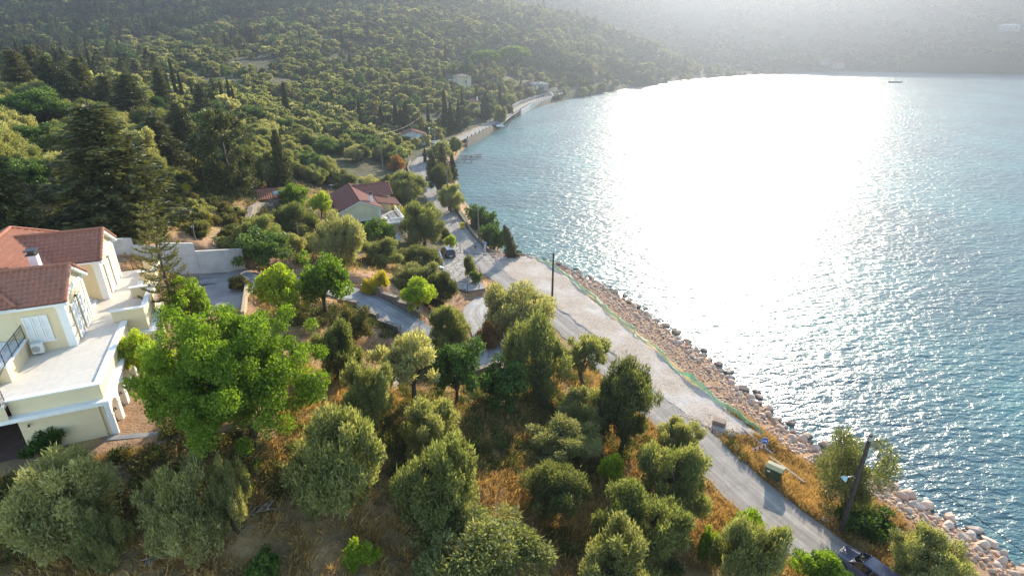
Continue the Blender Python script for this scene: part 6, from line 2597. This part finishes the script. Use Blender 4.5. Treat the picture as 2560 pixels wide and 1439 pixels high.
pk = at(1120, 642, 3.95)
make_car("black car parked in the paved yard, its rear to the picture", paint("black_car_paint", (.012, .014, .022)), (pk[0], pk[1] + .8, 4.02), R(108), 1.02, True)
pk = at(1112, 712, 3.95)
make_car("pale car nose just showing beside the dark olive in the paved yard", paint("pale_car_paint", (.55, .56, .58)), (pk[0] - 1.6, pk[1] + .6, 4.02), R(60))
loc, rz = on_road(1073, 386, 3.5, .9)
make_car("dark blue car driving at the road bend past the thin cypress", paint("blue_car_paint", (.015, .02, .06)), loc, rz + math.pi)
loc, rz = on_road(1092, 374, 3.3, -1.0)
make_car("white car right behind the dark blue car at the road bend", paint("white_car_paint", (.75, .75, .75)), loc, rz)
loc, rz = on_road(1376, 238, 2.6, .9)
make_car("small white car far along the coast road above the long sea wall", paint("far_car_paint", (.7, .74, .78)), loc, rz, 1.05)
make_car("dark blue-black car parked on the verge beside the fig at the bottom edge", paint("dusty_dark_paint", (.075, .07, .10), .3), (25.75, 29.3, 3.0), R(120), 1.03, True)

# scooter
sp = ground_at(1141, 551)
SC = thing("motor_scooter", "white and dark scooter parked on the road edge near the yellow bin", "scooter", tuple(sp), R(-70))
b = MB()
for x in (-.62, .62):
    w_ = MB().tube([(x, -.05, .24), (x, .05, .24)], .24, 16).build('wheel', M['rubber'], SC)
    MB().tube([(x, -.055, .24), (x, .055, .24)], .13, 12).build('rim', M['rim'], w_)
MB().prism([(-.85, .42), (-.75, .72), (-.05, .70), (.02, .32), (.36, .30), (.45, .95), (.55, .93), (.52, .3), (.2, .2), (-.35, .2), (-.5, .45)], 'y', -.15, .15).build('body', M['white'], SC, bevel=.02)
MB().box(-.78, -.05, -.14, .14, .722, .82).build('seat', M['black'], SC, bevel=.03)
MB().tube([(.5, 0, .9), (.45, 0, 1.05)], .04, 6).tube([(.4, -.33, 1.08), (.45, 0, 1.05), (.4, .33, 1.08)], .022, 6).build('handlebar', M['black'], SC)
MB().prism([(.46, .9), (.40, 1.35), (.43, 1.35), (.54, .9)], 'y', -.18, .18).build('windscreen', M['glass'], SC)
MB().tube([(.60, -.02, .3), (.5, -.02, .85)], .035, 6).build('fork', M['grey_metal'], SC)

# yellow recycling bin and green rubbish container
def bin_(name, label, loc, rot, m, lidm, w, d, h, taper, cat):
    B = thing(name, label, cat, loc, rot)
    a, c = w / 2, d / 2
    t_ = taper
    MB().add([(-a * t_, -c * t_, .14), (a * t_, -c * t_, .14), (a * t_, c * t_, .14), (-a * t_, c * t_, .14), (-a, -c, h), (a, -c, h), (a, c, h), (-a, c, h)],
             [(3, 2, 1, 0), (4, 5, 6, 7), (0, 1, 5, 4), (1, 2, 6, 5), (2, 3, 7, 6), (3, 0, 4, 7)]).build('body', m, B, bevel=.03)
    MB().box(-a - .05, a + .05, -c - .05, c + .05, h - .10, h + .002).build('collar', m, B, bevel=.02)
    MB().prism([(-c - .06, h + .004), (c + .06, h + .004), (c + .04, h + .08), (0, h + .15), (-c - .06, h + .06)], 'x', -a - .06, a + .06).build('lid', lidm, B, bevel=.015)
    for x in (-a * t_ + .1, a * t_ - .1):
        for y in (-c * t_ + .08, c * t_ - .08):
            MB().tube([(x - .03, y, .08), (x + .03, y, .08)], .08, 10).build('wheel', M['rubber'], B)
    for s_ in (-1, 1):
        MB().tube([(s_ * (a + .03), -.2, h - .25), (s_ * (a + .09), -.15, h - .25), (s_ * (a + .09), .15, h - .25), (s_ * (a + .03), .2, h - .25)], .022, 6).build('handle', M['iron'], B)
    return B


bp = ground_at(1156, 572)
bin_("recycling_bin", "bright yellow recycling bin at the road edge by the shore shrubs", tuple(bp), R(-60), mat("yellow_plastic", (.62, .42, .01), .45), mat("yellow_lid", (.78, .6, .02), .45), .8, .8, 1.25, .78, "bin")
dp = ground_at(1926, 1203)
DM = bin_("rubbish_container", "olive green wheeled rubbish container with faded lid beside the road", tuple(dp + np.array((.35, .35, .02))), R(-41), mat("green_plastic", (.075, .105, .05), .5, (.055, .08, .038), 3), mat("faded_green_lid", (.17, .19, .105), .6, (.13, .15, .08), 3), 1.36, .95, 1.28, .86, "rubbish container")
MB().box(-.5, -.25, -.475, -.462, .88, 1.06).build('sticker', M['white'], DM)

# ------------------------------------------------------------------ road works signs
M['sign_blue'] = mat("sign_blue", (.01, .09, .42), .4)
M['sign_red'] = mat("sign_red", (.55, .02, .03), .45)


def disc(b, r, y, th=.02, seg=24, r0=0.0):
    if r0 == 0:
        b.tube([(0, y, 0), (0, y + th, 0)], r, seg)
    else:
        n = seg
        for i in range(n):
            t0, t1_ = 2 * math.pi * i / n, 2 * math.pi * (i + 1) / n
            b.prism([(r0 * math.cos(t0), r0 * math.sin(t0)), (r * math.cos(t0), r * math.sin(t0)), (r * math.cos(t1_), r * math.sin(t1_)), (r0 * math.cos(t1_), r0 * math.sin(t1_))], 'y', y, y + th)
    return b


def works_sign(label, loc, rot, zc, board=True, tilt=0.0):
    Sg = thing("road_works_sign", label, "sign", loc, rot)
    MB().tube([(0, .05, -.1), (tilt * 1.2, .05, zc + .3)], .03, 6).build('post', M['grey_metal'], Sg)
    MB().box(-.3, .3, -.2, .25, -.05, .16).build('foot', M['concrete'], Sg)
    d_ = disc(MB(), .33, 0).build('disc', M['sign_blue'], Sg, (tilt * zc * .4, 0, zc))
    disc(MB(), .33, -.006, .026, 24, .30).build('rim', M['white'], d_)
    ar = MB().prism([(-.2, .16), (-.16, .2), (.08, -.04), (.16, .06), (.19, -.19), (-.06, -.17), (.04, -.08)], 'y', -.012, -.002)
    ar.build('arrow', M['white'], d_)
    if board:
        bd = MB().box(-.15, .15, -.01, .02, .35, zc - .38).build('striped_board', M['white'], Sg)
        b = MB()
        z = .35
        while z < zc - .6:
            b.prism([(-.15, z), (.15, z + .16), (.15, z + .32), (-.15, z + .16)], 'y', -.016, -.011)
            z += .34
        b.build('stripe', M['sign_red'], bd)
    return Sg


p = ground_at(1213, 637)
works_sign("blue arrow disc above a red-white striped board at the gravel yard's far end", tuple(p), R(8), 2.2)
p = ground_at(1889, 1140)
NS = thing("road_works_sign", "tilted striped board with blue arrow disc by the fallen pole", "sign", tuple(p), R(-12))
for x in (-.2, .2):
    MB().tube([(x, .1, -.1), (x + .15, .0, 1.55)], .02, 6).build('leg', M['grey_metal'], NS)
bd = MB().box(-.62, .62, -.02, .015, -.14, .14).build('striped_board', M['white'], NS, (.15, -.03, 1.1))
bd.rotation_euler = (0, R(-38), 0)
b = MB()
for k in range(3):
    x = -.55 + k * .42
    b.prism([(x, -.14), (x + .17, -.14), (x + .3, .14), (x + .13, .14)], 'y', -.027, -.021)
b.build('stripe', M['sign_red'], bd)
d_ = disc(MB(), .32, 0).build('disc', M['sign_blue'], NS, (.52, .0, 1.95))
d_.rotation_euler = (R(-20), 0, 0)
disc(MB(), .32, -.006, .026, 24, .29).build('rim', M['white'], d_)
MB().prism([(-.22, .03), (-.22, -.05), (.06, -.05), (.06, -.13), (.22, -.01), (.06, .11), (.06, .03)], 'y', -.012, -.002).build('arrow', M['white'], d_)
MB().tube([(.2, .03, 1.3), (.52, .03, 2.2)], .02, 6).build('arm', M['grey_metal'], NS)
p = ground_at(1241, 654)
RS = thing("round_sign", "small round sign with red rim leaning on the gravel yard", "sign", tuple(p + np.array((0, 0, .3))), R(15))
d_ = disc(MB(), .3, 0).build('plate', M['white'], RS)
d_.rotation_euler = (R(-35), 0, 0)
disc(MB(), .3, -.01, .03, 24, .21).build('rim', M['sign_red'], d_)
MB().tube([(0, .05, -.28), (0, .3, -.3), (0, .06, .1)], .02, 5).build('prop', M['grey_metal'], RS)

# fallen white poles and the plank at the verge
def lying(name, label, a, b_, r, m, lift=.25):
    a, b_ = ground_at(*a), ground_at(*b_)
    o = MB().tube([a + np.array((0, 0, lift)), (a + b_) / 2 + np.array((0, 0, lift + .04)), b_ + np.array((0, 0, lift))], [r, r, r], 8).build(name, m, None)
    return tag(o, label, "pole")


lying("fallen_pole", "white pole lying behind the tilted striped board", (1853, 1076), (1930, 1142), .09, M['whitewall'], .35)
lying("fallen_pole", "white pole lying behind the green rubbish container", (1922, 1148), (2008, 1212), .10, M['whitewall'], .35)
a, b_ = ground_at(2052, 1268), ground_at(2094, 1318)
o = MB().obox((0, 0), (b_ - a)[:2], .22, .35, .43, .12, .20).build("old_plank", M['grey_wood'], None, tuple(a))
tag(o, "weathered grey plank lying on white stones at the foot of the lamp pole", "plank")

# dead wood
def dead_wood(name, label, loc, pts, rot=0.0, r=.05):
    b = MB()
    for q in pts:
        b.tube(q, np.linspace(r, r * .25, len(q)), 5)
    o = b.build(name, M['grey_wood'], None, tuple(loc), rot)
    return tag(o, label, "dead wood")


def twigs(g, L, n, up):
    out = [[(0, 0, .08), (L * .4, .1, .2 + up * L * .4), (L, .05, .15 + up * L)]]
    for k in range(n):
        t_ = g.uniform(.2, .9)
        a = g.choice((-1, 1)) * g.uniform(.4, 1.0)
        l = L * g.uniform(.25, .5)
        p = np.array((L * t_, .08, .18 + up * L * t_))
        out.append([tuple(p), tuple(p + np.array((math.cos(a) * l * .6, math.sin(a) * l * .6, up * l + .1))), tuple(p + np.array((math.cos(a) * l, math.sin(a) * l, up * l * 1.5)))])
    return out


gD = np.random.default_rng(4)
dead_wood("fallen_branch", "bare grey branch lying in the dry grass beside the second silver-green olive", ground_at(600, 1300), twigs(gD, 1.7, 8, .05), R(20), .03)
dead_wood("fallen_branch", "short grey stick lying in the dry grass below the bare grey branch", ground_at(600, 1335), twigs(gD, 1.1, 3, .02), R(35), .025)
dead_wood("fallen_branch", "tangle of dark dead twigs below the small pale olive", ground_at(345, 1405), twigs(gD, 1.9, 9, .25), R(-10), .035)
q = ground_at(402, 385)
dead_wood("dead_trunk", "bleached dead trunks standing between the dark firs", q, [[(0, 0, -.5), (.3, 0, 4), (.1, 0, 7.5)], [(.7, 0, -.5), (.9, .1, 3.5), (1.5, 0, 6)], [(.3, 0, 3), (-.5, 0, 5), (-.8, .1, 6)]], 0, .13)

# ------------------------------------------------------------------ the walker
def person(loc, rot):
    P_ = thing("person", "person in cyan shirt, dark shorts and white cap walking along the road edge", "person", loc, rot)

    def skinned(name, J, E, m, root, sub=1):
        me = bpy.data.meshes.new(name)
        me.from_pydata([j[:3] for j in J], E, [])
        o = bpy.data.objects.new("tmp", me)
        COL.objects.link(o)
        o.modifiers.new("s", 'SKIN')
        o.modifiers.new("d", 'SUBSURF').levels = sub
        for i, j in enumerate(J):
            me.skin_vertices[0].data[i].radius = (j[3], j[4] if len(j) > 4 else j[3])
            me.skin_vertices[0].data[i].use_root = (i == root)
        dg = bpy.context.evaluated_depsgraph_get()
        r = bpy.data.meshes.new_from_object(o.evaluated_get(dg))
        bpy.data.objects.remove(o)
        r.materials.clear()
        for p in r.polygons:
            p.use_smooth = True
        return link(name, r, m, P_)
    J = [(0, 0, .95, .13, .10), (0, 0, 1.15, .12, .09), (0, 0, 1.38, .15, .09), (0, .01, 1.49, .05), (0, .02, 1.57, .06, .07), (0, .02, 1.66, .075, .09), (0, .015, 1.73, .05, .06),
         (-.19, 0, 1.42, .05), (-.24, .05, 1.15, .042), (-.22, .20, .95, .033), (-.215, .24, .90, .03),
         (.19, 0, 1.42, .05), (.25, -.04, 1.15, .042), (.25, .02, .90, .033), (.25, .04, .85, .03),
         (-.09, .02, .85, .085), (-.10, .16, .50, .058), (-.10, .06, .12, .04), (-.10, .10, .04, .035), (-.10, .22, .03, .03),
         (.09, 0, .85, .085), (.10, -.05, .50, .058), (.10, -.22, .14, .04), (.10, -.22, .06, .035), (.10, -.11, .03, .03), (0, .105, 1.62, .018)]
    E = [(0, 1), (1, 2), (2, 3), (3, 4), (4, 5), (5, 6), (2, 7), (7, 8), (8, 9), (9, 10), (2, 11), (11, 12), (12, 13), (13, 14), (0, 15), (15, 16), (16, 17), (17, 18), (18, 19), (0, 20), (20, 21), (21, 22), (22, 23), (23, 24), (4, 25)]
    for hb, sx in ((10, -1), (14, 1)):
        x, y, z = J[hb][:3]
        for k in range(4):
            i = len(J)
            L = (.05, .058, .054, .042)[k]
            J.append((x + (k - 1.5) * .014, y + .02, z - L * .6, .009))
            J.append((x + (k - 1.5) * .015, y + .035, z - L * 1.1, .008))
            E += [(hb, i), (i, i + 1)]
        i = len(J)
        J.append((x - sx * .03, y + .03, z - .02, .010))
        J.append((x - sx * .035, y + .05, z - .05, .009))
        E += [(hb, i), (i, i + 1)]
    skinned('body', J, E, mat("skin", (.45, .26, .18), .6), 0)
    T_ = [(0, 0, .93, .155, .125), (0, 0, 1.15, .145, .115), (0, 0, 1.38, .17, .115), (0, .01, 1.47, .075), (-.2, 0, 1.42, .075), (-.235, .03, 1.24, .07), (.2, 0, 1.42, .075), (.24, -.02, 1.24, .07)]
    skinned('shirt', T_, [(0, 1), (1, 2), (2, 3), (2, 4), (4, 5), (2, 6), (6, 7)], mat("cyan_cloth", (.03, .36, .48), .8), 0)
    T_ = [(0, 0, .96, .15, .12), (-.095, .03, .80, .11), (-.1, .13, .56, .095), (.095, -.005, .80, .11), (.1, -.04, .56, .095)]
    skinned('shorts', T_, [(0, 1), (1, 2), (0, 3), (3, 4)], mat("dark_cloth", (.03, .03, .04), .85), 0)
    b = MB()
    b.tube([(0, .015, 1.69), (0, .015, 1.74), (0, .01, 1.79), (0, .01, 1.81)], [.105, .105, .07, .02], 12)
    b.prism([(-.09, .09), (.09, .09), (.07, .2), (-.07, .2)], 'z', 1.69, 1.705)
    b.build('cap', M['white'], P_, smooth=False)
    for sx in (-1, 1):
        MB().tube([(sx * .03, .098, 1.655), (sx * .03, .106, 1.655)], .011, 8).build('eye', M['black'], P_)
    for x, y in ((-.1, .10), (.1, -.2)):
        MB().tube([(x, y - .06, .05), (x, y + .03, .05), (x, y + .15, .035)], [.045, .05, .04], 8).build('shoe', M['whitewall'], P_)
    return P_


wp = ground_at(1189, 626)
person((wp[0], wp[1], wp[2] + .02), R(165))

# ------------------------------------------------------------------ on the water
bp_ = at(2238, 207, 0)
BT = thing("sailing_boat", "anchored sailing boat with bare mast on the glittering bay", "boat", (bp_[0], bp_[1], 0), R(178))
vs, fs = [], []
xs = np.linspace(-5.4, 6.0, 12)
for x in xs:
    f = (x + 5.4) / 11.4
    w_ = 1.75 * (1 - max(0, (f - .45) / .55) ** 2.2) * (.78 + .22 * min(1, f / .35))
    zt = 1.0 + .35 * f ** 2
    vs += [(x, -w_, zt), (x, -w_ * .9, .35), (x, -w_ * .35, -.35), (x, w_ * .35, -.35), (x, w_ * .9, .35), (x, w_, zt)]
for i in range(11):
    for j in range(5):
        fs.append((i * 6 + j, i * 6 + j + 1, (i + 1) * 6 + j + 1, (i + 1) * 6 + j))
    fs.append((i * 6 + 5, i * 6, (i + 1) * 6, (i + 1) * 6 + 5))
fs += [tuple(range(6)), tuple(range(66, 72))]
MB().add(vs, fs).build('hull', mat("hull_blue", (.10, .12, .17), .3, spec=.5), BT)
MB().prism([(-2.5, 1.15), (2.3, 1.25), (1.6, 1.72), (-2.2, 1.75)], 'y', -.95, .95).build('cabin', M['white'], BT, bevel=.06)
MB().tube([(.8, 0, 1.2), (.8, 0, 14.2)], [.17, .12], 8).tube([(.8, -.9, 8), (.8, .9, 8)], .03, 5).build('mast', M['grey_metal'], BT)
MB().tube([(.75, 0, 2.6), (-4.0, 0, 2.75)], .12, 8).build('boom', M['white'], BT)
b = MB()
for q in ((5.9, 0, 1.35), (-5.3, 0, 1.0), (.6, 1.6, 1.1), (.6, -1.6, 1.1)):
    b.tube([(.8, 0, 14.1), q], .018, 4)
b.build('stay', M['iron'], BT)
MB().box(-4.6, -2.7, -1.2, 1.2, 2.5, 2.56).tube([(-4.5, -1.1, 1), (-4.5, -1.1, 2.5)], .03, 5).tube([(-4.5, 1.1, 1), (-4.5, 1.1, 2.5)], .03, 5).build('cockpit_cover', M['white'], BT)


def jetty(label, a, b_, c=None, w=.5):
    a, b_ = at(*a, .6), at(*b_, .6)
    J = thing("bathing_jetty", label, "jetty", tuple(a))
    d = (b_ - a)[:2]
    L = np.linalg.norm(d)
    d /= L
    MB().obox((0, 0), d * L, w, -.02, .08).build('deck', M['pole'], J)
    if c:
        n = np.array((-d[1], d[0]))
        e = d * (L - 1.2)
        MB().obox(e - n * c, e + n * .3, .5, -.03, .07).build('cross_deck', M['pole'], J)
    b = MB()
    k = 2.0
    while k < L:
        for s in (-1, 1):
            q = d * k + np.array((-d[1], d[0])) * s * w * .4
            b.tube([(q[0], q[1], -1.8), (q[0], q[1], -.01)], .06, 6)
        k += 2.2
    b.build('piles', M['pole'], J)


jetty("upper dark bathing jetty with a cross piece at its end", (1150, 391), (1204, 386), 1.6)
jetty("middle dark bathing jetty joined to the upper one", (1162, 391), (1204, 392))
jetty("lower dark bathing jetty with a thick end", (1147, 400), (1186, 400), .8)
jetty("far thin jetty off the quay bend", (1288, 323), (1309, 323))
p = at(1250, 316, 2.2)
o = thing("rowing_boat", "small upturned boat under the round tamarisk on the quay apron", "boat", tuple(p), R(5))
MB().add([(-1.8, 0, 0), (-1.4, -.7, 0), (1.2, -.75, 0), (1.9, -.5, 0), (1.9, .5, 0), (1.2, .75, 0), (-1.4, .7, 0), (-1.2, 0, .6), (1.7, 0, .65)],
         [(0, 1, 7), (1, 2, 8, 7), (2, 3, 8), (3, 4, 8), (4, 5, 8), (5, 6, 7, 8), (6, 0, 7), (0, 6, 5, 4, 3, 2, 1)]).build('hull', M['white'], o)
MB().tube([(-1.2, 0, .62), (1.7, 0, .68)], .05, 5).build('keel', M['bark'], o)

# garden things by the tile-roofed house
p = ground_at(1030, 600)
TB = thing("garden_table", "pink-red garden table under the round olive's pergola", "table", tuple(p), R(20))
MB().box(-.9, .9, -.5, .5, .70, .75).build('table_top', mat("pink_paint", (.62, .12, .17), .5), TB)
for x in (-.8, .8):
    for y in (-.4, .4):
        MB().box(x - .03, x + .03, y - .03, y + .03, 0, .70).build('leg', M['white'], TB)
for k, (dx, dy, rz_, lab) in enumerate([(-.7, 1.0, 3.3, "white garden chair behind the pink table, nearer the house"), (.5, 1.2, 3.0, "white garden chair behind the pink table, nearer the pergola post")]):
    c = thing("garden_chair", lab, "chair", (p[0] + dx, p[1] + dy, h1(p[0] + dx, p[1] + dy)), rz_, "garden chairs at the pink table")
    MB().box(-.25, .25, -.25, .25, .42, .46).build('seat', M['white'], c)
    MB().box(-.25, .25, -.27, -.23, .462, .95).build('backrest', M['white'], c)
    for x in (-.22, .22):
        for y in (-.22, .22):
            MB().box(x - .02, x + .02, y - .02, y + .02, 0, .418).build('leg', M['white'], c)
PG = thing("pergola", "thin pale metal pergola frame beside the round olive", "pergola", tuple(ground_at(1052, 600)), R(20))
for x, y in ((-1.4, -1), (1.4, -1), (-1.4, 1.4), (1.4, 1.4)):
    MB().cyl(x, y, -.3, 2.4, .035, seg=6).build('post', M['grey_metal'], PG)
MB().tube([(-1.4, -1, 2.4), (1.4, -1, 2.4), (1.4, 1.4, 2.4), (-1.4, 1.4, 2.4), (-1.4, -1, 2.4)], .03, 5).build('frame', M['grey_metal'], PG)
p = at(998, 596, 7.2)
SD = thing("satellite_dish", "white dish on a stand below the house balcony", "satellite dish", (p[0], p[1], h1(p[0], p[1])), R(150))
b = MB()
b.tube([(0, 0, 1.15), (0, .06, 1.17), (0, .16, 1.2), (0, .2, 1.21)], [.06, .35, .58, .62], 16, cap=False)
o = b.build('dish', M['white'], SD)
sm = o.modifiers.new("thick", 'SOLIDIFY')
sm.thickness = .02
MB().tube([(0, 0, -.2), (0, 0, 1.15)], .05, 6).build('stand', M['grey_metal'], SD)
MB().tube([(0, .2, .75), (0, .65, 1.2)], .02, 5).build('feed_arm', M['grey_metal'], SD)

# ------------------------------------------------------------------ dry grass, undergrowth
gG = np.random.default_rng(21)


def tufts(name, X, Y, hmin, hmax, m, blades, spread, w=.05, lean=.55):
    Z = H(X, Y)
    n = len(X)
    hh = gG.uniform(hmin, hmax, n)
    idx = np.repeat(np.arange(n), blades)
    k = len(idx)
    a = gG.uniform(0, 6.283, k)
    q = gG.random(k) ** .6
    base = np.c_[X[idx] + np.cos(a) * spread * q * hh[idx], Y[idx] + np.sin(a) * spread * q * hh[idx], Z[idx] - .03]
    ax = np.c_[np.cos(a) * lean * q, np.sin(a) * lean * q, np.ones(k)] + gG.normal(size=(k, 3)) * .22
    ax = unit(ax)
    L = hh[idx] * gG.uniform(.6, 1.25, k)
    pos = base + ax * (L * .45)[:, None]
    s = unit(np.cross(ax, gG.normal(size=(k, 3))))
    ww = (w * gG.uniform(.6, 1.5, k))[:, None]
    p0 = pos - ax * (L * .5)[:, None]
    p2 = pos + ax * (L * .5)[:, None] + np.c_[np.cos(a), np.sin(a), -np.ones(k) * .4] * (L * .15)[:, None]
    mid = pos + ax * (L * .05)[:, None]
    V = np.stack([p0, mid + s * ww, p2, mid - s * ww], 1).reshape(-1, 3)
    me = mesh_np(name, V, quads(k))
    return kind(link(name, me, m), 'stuff')


def open_ground(X, Y, tree_k=.35):
    d, _ = pl_dist(X, Y, ROAD)
    ok = d > ROAD_HW + .25
    d, _ = pl_dist(X, Y, UPPER)
    ok &= d > UP_HW + .5
    ok &= ~in_poly(X, Y, LOT)
    ok &= ~in_poly(X, Y, np.vstack([YL, NET[::-1]]))
    ok &= (shore_d(X, Y) > 5.2) & ~((Y > 51) & (shore_d(X, Y) < 11) & (Y < 110))
    lx, ly = villa_local(X, Y)
    ok &= ~((lx < 2.0) & (lx > -30) & (ly > -1.8) & (ly < 24))
    return ok


n = 26000
X, Y = gG.uniform(-30, 34, n), gG.uniform(14, 60, n)
lx, ly = villa_local(X, Y)
pat = vnoise(X * .35 + 3, Y * .35) * .6 + vnoise(X * .9, Y * .9 + 5) * .4
ok = open_ground(X, Y) & (pat > .33) & ~((Y > 42) & (X < 0)) & ~((lx < 8) & (ly > -2))
tufts("dry_grass", X[ok], Y[ok], .28, .75, M['straw'], 15, .55, .028)
n = 30000
X, Y = gG.uniform(-30, 30, n), gG.uniform(13, 52, n)
lx, ly = villa_local(X, Y)
ok = open_ground(X, Y) & ~((lx < 8) & (ly > -2))
tufts("short_dry_grass", X[ok], Y[ok], .2, .46, M['straw_pale'], 7, .8, .022, .8)
# verge of the road
n = 1500
t_ = gG.uniform(0, 1, n)
A_ = np.array([at(u, v, 2.7)[:2] for u, v in [(1850, 1120), (1900, 1190), (1960, 1240), (2040, 1300)]])
B_ = np.array([at(u, v, 2.7)[:2] for u, v in [(1880, 1095), (1960, 1140), (2040, 1180), (2080, 1260)]])
ia_ = t_ * 3
a = np.stack([np.interp(ia_, range(4), A_[:, c]) for c in (0, 1)], 1)
b = np.stack([np.interp(ia_, range(4), B_[:, c]) for c in (0, 1)], 1)
q = gG.random(n)[:, None]
P = a + (b - a) * q
P = P[pl_dist(P[:, 0], P[:, 1], ROAD)[0] > ROAD_HW + .2]
tufts("verge_grass", P[:, 0], P[:, 1], .3, .7, M['straw'], 16, .5, .025)
# dry grass further off
n = 9000
X, Y = gG.uniform(-75, 5, n), gG.uniform(40, 120, n)
ok = open_ground(X, Y) & (vnoise(X * .2 + 3, Y * .2) > .5)
tufts("hill_grass", X[ok], Y[ok], .3, .7, M['straw'], 7, .7, .05)


def cover(name, X, Y, h, per, l, w, m):
    Z = H(X, Y)
    C = np.c_[X, Y, Z + h * .35]
    rad = gG.uniform(.5, 1.1, len(X)) * h
    v = clump_leaves(gG, C, rad, per, l, w, up=.5, out=.8, rnd=.8, shell=.2, flat=.6)
    me = mesh_np(name, v, quads(len(v) // 4))
    return kind(link(name, me, m), 'stuff')


# brambles under the olives: shade band below the villa wall and the hollow in the middle of the slope
n = 5200
X, Y = gG.uniform(-30, 22, n), gG.uniform(16, 58, n)
lx, ly = villa_local(X, Y)
band = (ly > -7.5) & (ly < -2.3) & (lx > -12) & (lx < 9)
mid = np.zeros(n, bool)
for (u, v, rr) in [(1250, 1060, 5.5), (1330, 1000, 4.5), (1180, 1080, 4.5), (1440, 1080, 3.5), (960, 1060, 3.5), (1250, 960, 3.5), (660, 1110, 4), (1580, 1110, 2.5), (1050, 1000, 3.0)]:
    p = ground_at(u, v)
    mid |= np.hypot(X - p[0], Y - p[1]) < rr * (.6 + .6 * gG.random(n))
spots = vnoise(X * .28 + 31, Y * .28) > .72
ok = (band | mid | spots) & open_ground(X, Y)
sel = np.where(ok)[0]
h1_ = sel[: int(len(sel) * .65)]
cover("bramble_undergrowth", X[h1_], Y[h1_], .75, 95, .17, .10, M['scrub'])
h2_ = sel[int(len(sel) * .65):]
cover("green_undergrowth", X[h2_], Y[h2_], .7, 95, .15, .10, M['deep'])
# tangle over the slope above the yard wall
n = 900
X, Y = gG.uniform(-60, -20, n), gG.uniform(57, 100, n)
lx, ly = villa_local(X, Y)
ok = open_ground(X, Y) & (vnoise(X * .15, Y * .15 + 8) > .42) & (ly > 27)
cover("hill_undergrowth", X[ok], Y[ok], 1.0, 90, .24, .12, M['scrub'])

# ------------------------------------------------------------------ air
M['haze'] = bpy.data.materials.new("haze")
M['haze'].use_nodes = True
t = M['haze'].node_tree
for n in list(t.nodes):
    t.nodes.remove(n)
pv = t.nodes.new("ShaderNodeVolumePrincipled")
pv.inputs["Color"].default_value = (.15, .172, .212, 1)
pv.inputs["Density"].default_value = HAZE_D
pv.inputs["Anisotropy"].default_value = HAZE_G
ou = t.nodes.new("ShaderNodeOutputMaterial")
t.links.new(pv.outputs[0], ou.inputs["Volume"])
hz = MB().box(-800, 1900, -60, 1500, -8, 172).build("haze", M['haze'])
kind(hz, 'stuff')
